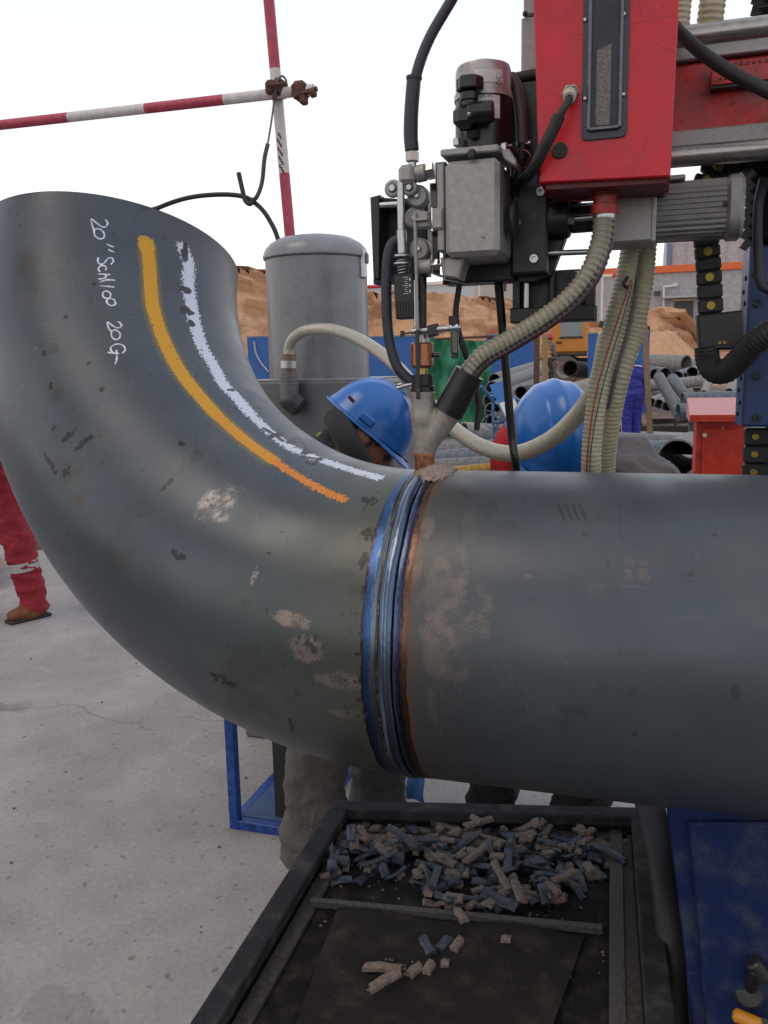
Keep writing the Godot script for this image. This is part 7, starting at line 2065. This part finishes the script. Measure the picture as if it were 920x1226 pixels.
func build_slag(rg: RandomNumberGenerator) -> void:
	var bluem := M("slag_blue_grey", 0.062, 0.078, 0.105, 0.42, 0.1, "grime", 16)
	var brownm := M("slag_brown", 0.30, 0.225, 0.18, 0.85, 0.0, "grime", 16, 0.05, "grain")
	var protos := []
	for k in 12:
		var brown := k % 2 == 0
		protos.append(slag_mesh(k, rg, brown).mesh(brownm if brown else bluem))
	var area := PackedVector2Array()
	for q in [Vector3(-0.2583, 0.511, -0.1565), Vector3(-0.2594, 0.511, -0.282), Vector3(-0.2058, 0.511, -0.3445), Vector3(-0.002, 0.511, -0.3765), Vector3(0.2761, 0.511, -0.4007), Vector3(0.319, 0.511, -0.3192), Vector3(0.3024, 0.511, -0.2185), Vector3(0.2099, 0.511, -0.1116), Vector3(0.0667, 0.511, -0.0416), Vector3(-0.0304, 0.511, -0.0509), Vector3(-0.0128, 0.511, -0.1099), Vector3(-0.146, 0.511, -0.102), Vector3(-0.2059, 0.511, -0.0516)]:
		area.push_back(Vector2(q.x, q.z))
	var lo := Vector2.INF
	var hi := -Vector2.INF
	for q in area:
		lo = lo.min(q); hi = hi.max(q)
	var placed := PackedVector2Array()
	var count := 0
	while count < 285:
		var p := Vector2(rg.randf_range(lo.x, hi.x), rg.randf_range(lo.y, hi.y))
		if not Geometry2D.is_point_in_polygon(p, area): continue
		var near := 0
		for q in placed:
			if q.distance_to(p) < 0.017: near += 1
		placed.push_back(p)
		var k := rg.randi() % 12
		var brown := k % 2 == 0
		add_slag(protos[k], Vector3(p.x, 0.5065 + minf(0.045, 0.0075 * near), p.y), Basis.from_euler(Vector3(rg.randfn(0, 0.25), rg.randf() * TAU, rg.randfn(0, 0.25))).scaled_local(Vector3(rg.randf_range(0.45, 1.2), rg.randf_range(0.8, 1.1), rg.randf_range(0.75, 1.1))), brown, slag_label(p, lo, hi, k, brown), "slag heap in the tray")
		count += 1
	# the few pieces that lie apart in the front half
	for e in [[Vector3(-0.0363, 0.517, 0.1521), 0.15, 1, "brown slag stick lying flat, left of the group in the front of the tray", 1.9], [Vector3(-0.019, 0.526, 0.1891), 0.95, 1, "brown slag stick propped across another in the front of the tray", 2.0], [Vector3(0.0163, 0.515, 0.1409), 1.1, 1, "short brown slag lump beside the two crossed sticks", 0.9], [Vector3(0.0373, 0.515, 0.1289), 1.4, 1, "small brown slag lump second to the right of the crossed sticks", 0.8], [Vector3(0.0603, 0.515, 0.1122), 0.3, 1, "tiny brown crumb right of the crossed sticks", 0.45], [Vector3(0.0205, 0.515, 0.0738), 2.2, 0, "blue-grey slag strip lying alone above the crossed sticks", 0.9], [Vector3(0.0457, 0.515, 0.0623), 1.2, 0, "short blue-grey slag plate beside the lone strip", 0.7], [Vector3(0.0701, 0.515, 0.06), 1.3, 1, "brown slag piece standing right of the blue-grey plate", 0.95], [Vector3(0.0638, 0.53, 0.0022), 2.2, 1, "brown slag piece lying over the cross bar of the tray", 1.0], [Vector3(0.1478, 0.515, 0.0251), 0.2, 1, "lone brown slag crumb right of the middle in the front of the tray", 0.55]]:
		add_slag(protos[0 if e[2] else 1], e[0], Basis(Vector3.UP, e[1]) * Basis.from_scale(Vector3(e[4], 1.1, 1.0 if e[4] > 0.6 else 0.8)), e[2] == 1, e[3], "")
	var cr := MB.new()
	for k in 260:
		var p := Vector2(rg.randf_range(lo.x, hi.x), rg.randf_range(lo.y, hi.y + 0.12))
		if k % 3 == 0: p = Vector2(Vector3(0.0198, 0.515, 0.1379).x + rg.randfn(0, 0.03), Vector3(0.0198, 0.515, 0.1379).z + rg.randfn(0, 0.012))
		var s := rg.randf_range(0.0012, 0.0034)
		cr.box(Vector3(p.x, 0.5075 + (0.006 if k % 3 == 0 else 0.0), p.y), Vector3(s, s, s * 1.4), 0, Basis.from_euler(Vector3(rg.randf(), rg.randf() * 3, rg.randf())))
	var o := setting("slag_crumbs", cr, brownm, "stuff")
	tag(o, "fine slag crumbs scattered on the floor of the black tray", "slag")

func slag_label(p: Vector2, lo: Vector2, hi: Vector2, k: int, brown: bool) -> String:
	var where: String = ["by the left rim", "left of the middle", "right of the middle", "by the right rim"][clampi(int((p.x - lo.x) / (hi.x - lo.x) * 4), 0, 3)]
	var row: String = ["at the back", "halfway down", "at the front edge"][clampi(int((p.y - lo.y) / (hi.y - lo.y) * 3), 0, 2)]
	return "%s in the tray's slag heap, %s %s" % ["brown slag chunk" if brown else "blue-grey slag strip", row, where]

func add_slag(mesh: ArrayMesh, at: Vector3, bs: Basis, brown: bool, label: String, group: String) -> void:
	var o := MeshInstance3D.new()
	o.name = numbered("brown_slag_piece" if brown else "blue_grey_slag_piece", self)
	o.mesh = mesh
	add_child(o, true)
	o.transform = Transform3D(bs, at)
	tag(o, label, "slag", group)


# paint with dust drifts, chips and long scuffs
func dusty_paint(key: String, base: Vector3, dustc: Vector3, amount: float, rough: float, sd: int) -> StandardMaterial3D:
	if mats.has(key): return mats[key]
	var n := 512
	var a := field(n, n, 0.012, 5, sd)
	var b := field(n, n, 0.25, 3, sd + 1)
	var c := field(n, n, 0.05, 4, sd + 2)
	var d := PackedByteArray()
	d.resize(n * n * 3)
	for k in n * n:
		var dust := smoothstep(0.45, 0.85, a[k] / 255.0 * 0.7 + b[k] / 255.0 * 0.36) * amount
		var chip := 0.6 if c[k] < 26 else 0.0
		var q := base.lerp(dustc, dust).lerp(base * 0.5, chip)
		d[k * 3] = int(q.x); d[k * 3 + 1] = int(q.y); d[k * 3 + 2] = int(q.z)
	var im := Image.create_from_data(n, n, false, Image.FORMAT_RGB8, d)
	var rg := RandomNumberGenerator.new()
	rg.seed = sd + 3
	var sc := base.lerp(dustc, 0.7) / 255.0
	for k in 40:
		var p := Vector2(rg.randf() * n, rg.randf() * n)
		stroke(im, [p, p + Vector2.from_angle(rg.randf() * TAU) * rg.randf_range(8, 70)], rg.randf_range(0.5, 1.2), Color(sc.x, sc.y, sc.z), c, n, 0.9, 0.5)
	var m := StandardMaterial3D.new()
	m.resource_name = key
	m.albedo_texture = ImageTexture.create_from_image(im)
	m.roughness = rough
	m.metallic_specular = 0.35
	m.uv1_triplanar = true
	m.uv1_scale = Vector3.ONE * 2.1
	mats[key] = m
	return m
# ---------------------------------------------------------------- people
# hard hat in its own axes: origin in the middle of the rim, y up, -z forward
func helmet(parent: Node3D, at: Vector3, fwd: Vector3, up: Vector3, m: Material, sc := 1.0, detail := true) -> void:
	var z := -fwd.normalized()
	var x := up.cross(z).normalized()
	var y := z.cross(x)
	var bs := Basis(x, y, z).scaled_local(Vector3.ONE * sc)
	var b := MB.new()
	var rows := []
	for i in 29:
		var th := PI / 2 * i / 28.0
		var row := PackedVector3Array()
		for j in 73:
			var a := TAU * j / 72
			var d := Vector3(sin(th) * cos(a), cos(th), sin(th) * sin(a))
			var p := Vector3(d.x * 0.112, d.y * 0.148, d.z * 0.140)
			# three moulded ridges that run from front to back, a flat step above the rim
			var rg := exp(-pow(p.x / 0.011, 2)) * 0.0045 + exp(-pow((absf(p.x) - 0.042) / 0.010, 2)) * 0.003
			p += Vector3(d.x, d.y, d.z) * rg * smoothstep(0.0, 0.5, d.y) * smoothstep(1.0, 0.6, absf(d.z))
			if i > 25: p += Vector3(d.x, 0, d.z) * 0.002 * (i - 25)
			row.push_back(at + bs * p)
		rows.append(row)
	b.grid(rows, true)
	var rim := []
	for s in [[1.03, 0.0], [1.09, -0.006], [1.10, -0.010], [1.07, -0.010], [0.96, 0.0], [0.92, 0.05]]:
		var row := PackedVector3Array()
		for j in 73:
			var a := TAU * j / 72
			var front := smoothstep(-0.2, -0.9, sin(a))
			var e: float = s[0] + (front * 0.26 * smoothstep(0.97, 1.08, s[0]))
			row.push_back(at + bs * Vector3(cos(a) * 0.112 * (s[0]), s[1] - front * 0.012 * smoothstep(0.97, 1.08, s[0]), sin(a) * 0.140 * e))
		rim.append(row)
	b.grid(rim, true)
	var h := part(parent, "hard_hat", b, m)
	if detail:
		for s in [-1.0, 1.0]:
			var st := MB.new()
			st.box(at + bs * Vector3(0.116 * s, 0.022, 0.02), Vector3(0.012, 0.026, 0.05) * sc, 0.004, bs.orthonormalized())
			part(h, "strap_slot", st, m)
			var cs := MB.new()
			cs.sweep(curve([at + bs * Vector3(0.100 * s, 0.0, 0.03), at + bs * Vector3(0.098 * s, -0.06, 0.02), at + bs * Vector3(0.075 * s, -0.13, 0.0), at + bs * Vector3(0.02 * s, -0.165, -0.03)], 6), 0.009, 8, true, 0.25)
			part(h, "chin_strap", cs, M("strap_grey", 0.10, 0.10, 0.105, 0.8))

func hand(o: Array, wrist: Vector3, dir: Vector3, side: Vector3, c: Color) -> void:
	dir = dir.normalized()
	side = (side - dir * side.dot(dir)).normalized()
	o.append([wrist, wrist + dir * 0.085, 0.026, 0.034, c])
	for k in 4:
		var r := wrist + dir * 0.085 + side * (k - 1.5) * 0.019
		var l: float = [0.065, 0.075, 0.07, 0.055][k]
		var n := dir.cross(side) * 0.35
		o.append([r, r + (dir + n * 0.5) * l * 0.55, 0.0095, 0.009, c])
		o.append([r + (dir + n * 0.5) * l * 0.55, r + (dir + n * 1.6) * l * 0.95, 0.009, 0.008, c])
	var tb := wrist + dir * 0.03 - side * 0.03
	o.append([tb, tb + (dir * 0.7 - side * 0.5) * 0.06, 0.012, 0.010, c])

func head(o: Array, ctr: Vector3, fwd: Vector3, up: Vector3, skinc: Color, hair: Color) -> void:
	fwd = fwd.normalized()
	up = up.normalized()
	var s := fwd.cross(up).normalized()
	o.append([ctr + up * 0.035 - fwd * 0.02, ctr + up * 0.035 + fwd * 0.01, 0.090, 0.085, hair])
	o.append([ctr + fwd * 0.025, ctr + fwd * 0.03 - up * 0.055, 0.075, 0.052, skinc])
	o.append([ctr + fwd * 0.052 - up * 0.085, ctr + fwd * 0.06 - up * 0.088, 0.028, 0.024, skinc])
	o.append([ctr + fwd * 0.098 - up * 0.005, ctr + fwd * 0.115 - up * 0.032, 0.010, 0.015, skinc])
	o.append([ctr + fwd * 0.088 - up * 0.062, ctr + fwd * 0.088 - up * 0.062 + s * 0.02, 0.010, 0.008, Color(0.3, 0.12, 0.1)])
	for q in [-1.0, 1.0]:
		o.append([ctr + s * 0.082 * q + up * 0.005, ctr + s * 0.088 * q - up * 0.03, 0.017, 0.013, skinc])
		o.append([ctr + fwd * 0.086 + s * 0.032 * q + up * 0.004, ctr + fwd * 0.088 + s * 0.032 * q + up * 0.004, 0.010, 0.010, Color(0.05, 0.04, 0.04)])

# an upright or bending figure, 1.72 m tall; x of bs is its right, -z its front
func figure(at: Vector3, bs: Basis, lean: float, top: Color, legs: Color, shoe: Color, skinc: Color, stride := 0.12, reach := 0.25) -> Array:
	var o := []
	var w := func(x: float, y: float, z: float) -> Vector3: return at + bs * Vector3(x, y, z)
	var hip := Vector3(0, 0.92, 0.16 * sin(lean))
	var u := Vector3(0, cos(lean), -sin(lean))
	var f := Vector3(0, -sin(lean), -cos(lean))
	var tp := func(x: float, a: float, b: float) -> Vector3: return at + bs * (hip + Vector3(x, 0, 0) + u * a + f * b)
	o.append([tp.call(-0.07, 0.0, 0.0), tp.call(0.07, 0.0, 0.0), 0.135, 0.135, legs])
	o.append([tp.call(-0.06, 0.12, 0.0), tp.call(0.06, 0.12, 0.0), 0.13, 0.13, top])
	o.append([tp.call(-0.09, 0.34, -0.01), tp.call(0.09, 0.34, -0.01), 0.13, 0.13, top])
	o.append([tp.call(0, 0.12, 0.0), tp.call(0, 0.36, 0.0), 0.14, 0.145, top])
	o.append([tp.call(-0.17, 0.47, -0.01), tp.call(0.17, 0.47, -0.01), 0.075, 0.075, top])
	o.append([tp.call(0, 0.48, -0.01), tp.call(0, 0.56, 0.0), 0.062, 0.055, top])
	o.append([tp.call(0, 0.52, 0.0), tp.call(0, 0.61, 0.01), 0.052, 0.05, skinc])
	for s in [-1.0, 1.0]:
		var el: Vector3 = tp.call(0.24 * s, 0.22, reach * 0.3)
		var wr: Vector3 = tp.call(0.25 * s, 0.02, reach)
		o.append([tp.call(0.195 * s, 0.45, 0.0), el, 0.066, 0.053, top])
		o.append([el, wr, 0.053, 0.042, top])
		hand(o, wr, wr - el, bs.z * -1.0, skinc)
		var z0: float = stride * s
		var kn: Vector3 = w.call(0.10 * s, 0.50, -z0 * 0.7 - 0.03)
		var an: Vector3 = w.call(0.10 * s, 0.10, -z0)
		o.append([at + bs * (hip + Vector3(0.09 * s, -0.03, 0)), kn, 0.112, 0.088, legs])
		o.append([kn, an, 0.088, 0.074, legs])
		o.append([w.call(0.10 * s, 0.045, -z0 + 0.03), w.call(0.105 * s, 0.04, -z0 - 0.13), 0.048, 0.040, shoe])
		o.append([an, w.call(0.10 * s, 0.05, -z0), 0.05, 0.05, shoe])
	return o

func person(label: String, base: Vector3, bones: Array, cell: float, m: Material) -> Node3D:
	var t := thing("person", label, "person", base)
	part(t, "body", skin(bones, cell, 0.035, 0.022, Color(0.56, 0.28, 0.17)), m)
	return t

func build_workers() -> void:
	var cloth := vmat("clothing", 0.9, 0.45, 3.0)
	var hat := M("helmet_blue", 0.006, 0.13, 0.47, 0.26, 0.0, "", 1.0)
	hat.clearcoat_enabled = true
	hat.clearcoat = 0.4
	var skinc := Color(0.56, 0.28, 0.17)
	var tan := Color(0.115, 0.10, 0.09)
	var dark := Color(0.015, 0.015, 0.017)
	var rt := Vector3(0.9557, -0.0206, -0.2937)
	# worker on the left, crouching behind the elbow and looking down to the right
	var fw: Vector3 = (rt * 0.74 + Vector3.DOWN * 0.62).normalized()
	var up: Vector3 = (rt * 0.62 + Vector3.UP * 0.74).normalized()
	var hc: Vector3 = Vector3(-0.411, 1.3312, -0.9791)
	var b := []
	head(b, hc - up * 0.035, fw, up, skinc, dark)
	b.append_array([[Vector3(-0.4696, 1.2288, -0.9427), Vector3(-0.4481, 1.2754, -0.9576), 0.062, 0.058, skinc], [Vector3(-0.5537, 1.2127, -0.9668), Vector3(-0.5093, 1.251, -0.9555), 0.075, 0.07, dark]])
	var jk := Color(0.055, 0.055, 0.06)
	b.append_array([[Vector3(-0.5689, 1.1089, -0.9967), Vector3(-0.5803, 0.8761, -1.0048), 0.16, 0.15, jk], [Vector3(-0.6936, 1.1506, -1.0396), Vector3(-0.4322, 1.1501, -0.9085), 0.085, 0.085, jk], [Vector3(-0.6023, 0.8016, -0.9848), Vector3(-0.5067, 0.8152, -0.9107), 0.15, 0.15, tan]])
	b.append_array([[Vector3(-0.4322, 1.1501, -0.9085), Vector3(-0.322, 0.9449, -0.7788), 0.066, 0.055, jk], [Vector3(-0.322, 0.9449, -0.7788), Vector3(-0.1717, 0.8903, -0.6034), 0.055, 0.045, jk], [Vector3(-0.6936, 1.1506, -1.0396), Vector3(-0.6609, 0.8671, -1.1375), 0.066, 0.055, jk], [Vector3(-0.6609, 0.8671, -1.1375), Vector3(-0.4992, 0.7199, -1.1085), 0.055, 0.045, jk]])
	hand(b, Vector3(-0.1717, 0.8903, -0.6034), rt, Vector3.UP, skinc)
	hand(b, Vector3(-0.4992, 0.7199, -1.1085), rt, Vector3.UP, skinc)
	# trousers: the near leg under the elbow, the far leg to its right
	b.append_array([[Vector3(-0.5573, 0.7923, -0.8909), Vector3(-0.4636, 0.5942, -0.6724), 0.105, 0.088, tan], [Vector3(-0.4636, 0.5942, -0.6724), Vector3(-0.4949, 0.3168, -0.677), 0.088, 0.074, tan], [Vector3(-0.4949, 0.3168, -0.677), Vector3(-0.5131, 0.1976, -0.6926), 0.080, 0.084, tan], [Vector3(-0.5141, 0.1584, -0.6853), Vector3(-0.419, 0.1616, -0.6305), 0.05, 0.042, dark]])
	b.append_array([[Vector3(-0.5284, 0.7626, -1.0008), Vector3(-0.3549, 0.5317, -0.8544), 0.10, 0.085, tan], [Vector3(-0.3549, 0.5317, -0.8544), Vector3(-0.3975, 0.1975, -0.9411), 0.085, 0.07, Color(0.075, 0.075, 0.075)], [Vector3(-0.3975, 0.1975, -0.9411), Vector3(-0.4059, 0.112, -0.9445), 0.07, 0.07, Color(0.075, 0.075, 0.075)], [Vector3(-0.4048, 0.0742, -0.9381), Vector3(-0.32, 0.0621, -0.9199), 0.048, 0.04, dark]])
	var w1 := person("crouching welder in blue hard hat and dark jacket behind the elbow, left of the torch", Vector3(-0.4853, 0.1059, -0.7912) * Vector3(1, 0, 1), b, 0.013, cloth)
	helmet(w1, hc, fw, up, hat, 0.94)
	var patch1 := MB.new()
	patch1.box(Vector3(-0.4141, 1.4149, -0.8496), Vector3(0.022, 0.010, 0.003), 0.001, Basis(Vector3.FORWARD, 0.8))
	part(w1, "helmet_badge", patch1, M("badge_dark", 0.12, 0.03, 0.05, 0.5))
	part(w1, "hood", cable([Vector3(-0.4764, 1.363, -0.8901), Vector3(-0.4381, 1.3251, -0.8421), Vector3(-0.4096, 1.283, -0.8329), Vector3(-0.3886, 1.2333, -0.8518)], 0.034, 10), M("hood_grey", 0.03, 0.03, 0.032, 0.9))
	part(w1, "vest_edge", cable([Vector3(-0.5466, 1.312, -0.9442), Vector3(-0.5177, 1.2803, -0.9262), Vector3(-0.4958, 1.2399, -0.9046)], 0.012, 8), M("lime_trim", 0.25, 0.50, 0.10, 0.7))
	# worker on the right, bowed behind the pipe
	var fa := -Vector3(0.293, 0.1674, 0.9414) * Vector3(1, 0, 1)
	fa = fa.normalized()
	var up2: Vector3 = (Vector3.UP * 0.80 + fa * -0.60).normalized()
	var fw2: Vector3 = (fa * -0.78 - Vector3.UP * 0.60 + rt * 0.10).normalized()
	var h2: Vector3 = Vector3(0.1112, 1.2927, -1.0392)
	var jacket := Color(0.13, 0.115, 0.118)
	b = []
	head(b, h2 - up2 * 0.035, fw2, up2, skinc, dark)
	b.append_array([[Vector3(0.1249, 1.1497, -1.0818), Vector3(0.1111, 1.2045, -1.1191), 0.06, 0.056, skinc], [Vector3(0.0608, 1.1302, -1.0902), Vector3(0.2234, 1.139, -1.0893), 0.085, 0.085, jacket], [Vector3(0.1681, 1.1171, -1.0682), Vector3(0.2624, 1.1059, -1.0955), 0.13, 0.185, jacket], [Vector3(0.2624, 1.1059, -1.0955), Vector3(0.3305, 0.8936, -1.1321), 0.185, 0.15, jacket]])
	b.append_array([[Vector3(0.2179, 1.2247, -1.039), Vector3(0.2874, 1.1806, -0.9679), 0.05, 0.07, jacket], [Vector3(-0.0241, 1.1869, -1.127), Vector3(0.0428, 1.1326, -1.1381), 0.055, 0.075, Color(0.12, 0.11, 0.11)]])
	b.append_array([[Vector3(0.0433, 1.1157, -1.1353), Vector3(-0.027, 0.9137, -0.9713), 0.066, 0.055, jacket], [Vector3(-0.027, 0.9137, -0.9713), Vector3(-0.0751, 0.9009, -0.7416), 0.055, 0.043, jacket], [Vector3(0.2296, 1.1319, -0.9837), Vector3(0.1896, 0.9586, -0.8342), 0.066, 0.055, jacket], [Vector3(0.1896, 0.9586, -0.8342), Vector3(0.1018, 0.9045, -0.691), 0.055, 0.043, jacket]])
	hand(b, Vector3(-0.0751, 0.9009, -0.7416), -rt, Vector3.UP, skinc)
	hand(b, Vector3(0.1018, 0.9045, -0.691), -rt, Vector3.UP, skinc)
	b.append_array([[Vector3(0.3088, 0.8096, -1.1635), Vector3(0.2135, 0.6017, -0.8844), 0.105, 0.085, dark], [Vector3(0.2135, 0.6017, -0.8844), Vector3(0.2025, 0.1631, -1.0155), 0.082, 0.075, dark], [Vector3(0.204, 0.1151, -1.0074), Vector3(0.1491, 0.0969, -0.9339), 0.05, 0.042, dark], [Vector3(0.2826, 0.7825, -1.2568), Vector3(-0.0329, 0.5527, -1.0115), 0.105, 0.085, dark], [Vector3(-0.0329, 0.5527, -1.0115), Vector3(-0.0663, 0.1403, -1.034), 0.082, 0.07, dark], [Vector3(-0.0651, 0.1028, -1.0277), Vector3(-0.1162, 0.0825, -0.9869), 0.05, 0.042, dark]])
	var w2 := person("bowed welder in blue hard hat and grey jacket behind the pipe, right of the torch", Vector3(0.2133, 0.1149, -1.0102) * Vector3(1, 0, 1), b, 0.013, cloth)
	helmet(w2, h2, fw2, up2, hat, 1.12)
	part(w2, "red_scarf", cable([Vector3(0.0231, 1.3518, -1.1285), Vector3(-0.0024, 1.3116, -1.0284), Vector3(-0.0187, 1.2613, -0.9719), Vector3(-0.0118, 1.1757, -0.9588)], 0.038, 12), M("scarf_red", 0.50, 0.015, 0.02, 0.8, 0.0, "mottle", 4, 0.05))
	# man in red walking off on the left
	var red := Color(0.33, 0.018, 0.035)
	var rb := figure(Vector3(-3.4179, 0, -2.847), Basis(Vector3.UP, 2.73), 0.05, Color(0.20, 0.012, 0.022), red, Color(0.22, 0.08, 0.03), skinc, 0.14, 0.15)
	var rp: Vector3 = Vector3(-3.4179, 0, -2.847)
	var rbs := Basis(Vector3.UP, 2.73)
	head(rb, rp + Vector3(0, 1.60, 0), rbs * Vector3.FORWARD, Vector3.UP, skinc, dark)
	var w3 := person("person in red overalls with reflective shin bands and brown boots at the left edge", rp, rb, 0.013, cloth)
	var silver := M("reflective_tape", 0.5, 0.5, 0.48, 0.4, 0.2)
	for s in [-1.0, 1.0]:
		var z0: float = 0.14 * s
		var kn := rp + rbs * Vector3(0.10 * s, 0.50, -z0 * 0.7 - 0.03)
		var an := rp + rbs * Vector3(0.10 * s, 0.10, -z0)
		var m := MB.new()
		m.sweep([kn.lerp(an, 0.30), kn.lerp(an, 0.44)], 0.094, 20, false)
		part(w3, "shin_band", m, silver)
		var sl := MB.new()
		sl.box(rp + rbs * Vector3(0.105 * s, 0.010, -z0 - 0.05), Vector3(0.10, 0.022, 0.27), 0.01, rbs)
		part(w3, "boot_sole", sl, M("sole_dark", 0.03, 0.025, 0.02, 0.8))
	var belt := MB.new()
	belt.sweep([rp + Vector3(0, 0.985, 0), rp + Vector3(0, 1.025, 0)], 0.178, 28, false)
	part(w3, "belt", belt, M("black_rubber", 0, 0, 0))
	# man in blue, back turned
	var bl := Color(0.035, 0.04, 0.30)
	var bp: Vector3 = Vector3(0.0519, 0.1609, -14.8843) * Vector3(1, 0, 1)
	var bbs := Basis(Vector3.UP, 0.35)
	var bb := figure(bp, bbs, 0.12, bl, Color(0.045, 0.05, 0.36), Color(0.04, 0.05, 0.12), skinc, 0.05, 0.10)
	head(bb, bp + bbs * Vector3(0, 1.58, -0.10), bbs * Vector3.FORWARD, Vector3.UP, skinc, dark)
	var w4 := person("person in royal blue work suit with white trouser piping, seen from behind beside the pole", bp, bb, 0.016, cloth)
	var whi := M("fence_white", 0, 0, 0)
	part(w4, "piping", cable([bp + bbs * Vector3(-0.175, 0.9, 0.02), bp + bbs * Vector3(-0.19, 0.5, 0.0), bp + bbs * Vector3(-0.172, 0.12, 0.03)], 0.014, 6), whi)
	part(w4, "shoulder_piping", cable([bp + bbs * Vector3(-0.20, 1.36, 0.02), bp + bbs * Vector3(-0.08, 1.41, 0.06), bp + bbs * Vector3(0.08, 1.42, 0.06), bp + bbs * Vector3(0.20, 1.38, 0.02)], 0.016, 6), whi)
	helmet(w4, bp + bbs * Vector3(0, 1.62, -0.10), bbs * Vector3.FORWARD, Vector3.UP, hat, 1.0, false)
	# two men by the truck: one stooping in grey, one upright in an orange vest
	var gp := Vector3(Vector3(-3.0225, 1.1124, -26.21).x, earth_y(0, Vector3(-3.0225, 1.1124, -26.21).z), Vector3(-3.0225, 1.1124, -26.21).z)
	var gbs := Basis(Vector3.UP, 1.35)
	var gb := figure(gp, gbs, 1.05, Color(0.19, 0.175, 0.18), Color(0.05, 0.045, 0.04), dark, skinc, 0.16, 0.3)
	head(gb, gp + gbs * Vector3(0, 1.17, -0.52), gbs * Vector3(0, -0.8, -0.6), Vector3(0, 0.5, 0) + gbs * Vector3(0, 0, -0.85), skinc, dark)
	person("person in grey stooping over the pipe pile near the truck", gp, gb, 0.022, cloth)
	var op := Vector3(Vector3(-2.8849, 1.0386, -27.30).x, earth_y(0, Vector3(-2.8849, 1.0386, -27.30).z), Vector3(-2.8849, 1.0386, -27.30).z)
	var obs := Basis(Vector3.UP, -0.6)
	var ob := figure(op, obs, 0.15, Color(0.16, 0.15, 0.16), Color(0.07, 0.06, 0.055), dark, skinc, 0.1, 0.2)
	head(ob, op + obs * Vector3(0, 1.58, -0.12), obs * Vector3.FORWARD, Vector3.UP, skinc, dark)
	var w6 := person("person in an orange high-visibility vest standing by the truck wheel", op, ob, 0.022, cloth)
	var ves := MB.new()
	ves.sweep([op + obs * Vector3(0, 0.92, 0.01), op + obs * Vector3(0, 1.15, 0.0), op + obs * Vector3(0, 1.38, -0.03)], PackedFloat32Array([0.20, 0.205, 0.19]), 24, false, 0.85)
	var vest := part(w6, "vest", ves, M("vest_orange", 0.80, 0.13, 0.03, 0.7))
	for y in [1.0, 1.14]:
		var bd := MB.new()
		bd.sweep([op + obs * Vector3(0, y, 0.005), op + obs * Vector3(0, y + 0.05, 0.005)], 0.212, 24, false, 0.85)
		part(vest, "reflective_band", bd, M("band_yellow", 0.70, 0.55, 0.15, 0.5))
	helmet(w6, op + obs * Vector3(0, 1.62, -0.12), obs * Vector3.FORWARD, Vector3.UP, M("helmet_red", 0.45, 0.03, 0.03, 0.35, 0.0, ""), 1.0, false)
	# small blue rag hanging from the back of the tray, an orange hose end and timber on the far left
	var rag := MB.new()
	var rows := []
	for i in 9:
		var row := PackedVector3Array()
		for j in 9:
			var a: Vector3 = Vector3(-0.1602, 0.5697, -0.4437)
			var c: Vector3 = Vector3(-0.1208, 0.5612, -0.4545)
			var p := a.lerp(c, j / 8.0) - Vector3(0, 0.072 * i / 8.0, 0)
			row.push_back(p + Vector3(0.002 * sin(i * 0.8), 0, 0.004 * sin(j * 0.8 + i * 0.3)))
		rows.append(row)
	rag.grid(rows)
	solo("blue_rag", rag, M("rag_blue", 0.06, 0.16, 0.42, 0.8, 0, "mottle", 6), "small light blue rag hanging under the weld behind the tray", "rag", Vector3(-0.1399, 0.5155, -0.4404))
	solo("orange_hose", cable([Vector3(-4.5481, 0.02, -3.6562), Vector3(-4.0778, 0.1, -3.4302), Vector3(-4.2962, 0.1, -3.752), Vector3(-4.7003, 0.1, -4.1465), Vector3(-5.2751, 0.05, -4.4328)], 0.05, 12), M("hose_orange", 0.75, 0.20, 0.02, 0.5), "bright orange hose end on the ground at the left edge", "hose", Vector3(-4.3173, 0, -3.7888))
	var tb := MB.new()
	tb.bar(Vector3(-4.7359, 0.04, -4.5907), Vector3(-4.6463, 0.04, -5.1707), 0.12, 0.08, 0.006, Vector3.UP)
	solo("timber_block", tb, M("raw_timber", 0, 0, 0), "timber block on the ground behind the red trousers", "timber", Vector3(-4.8358, 0, -4.9453))
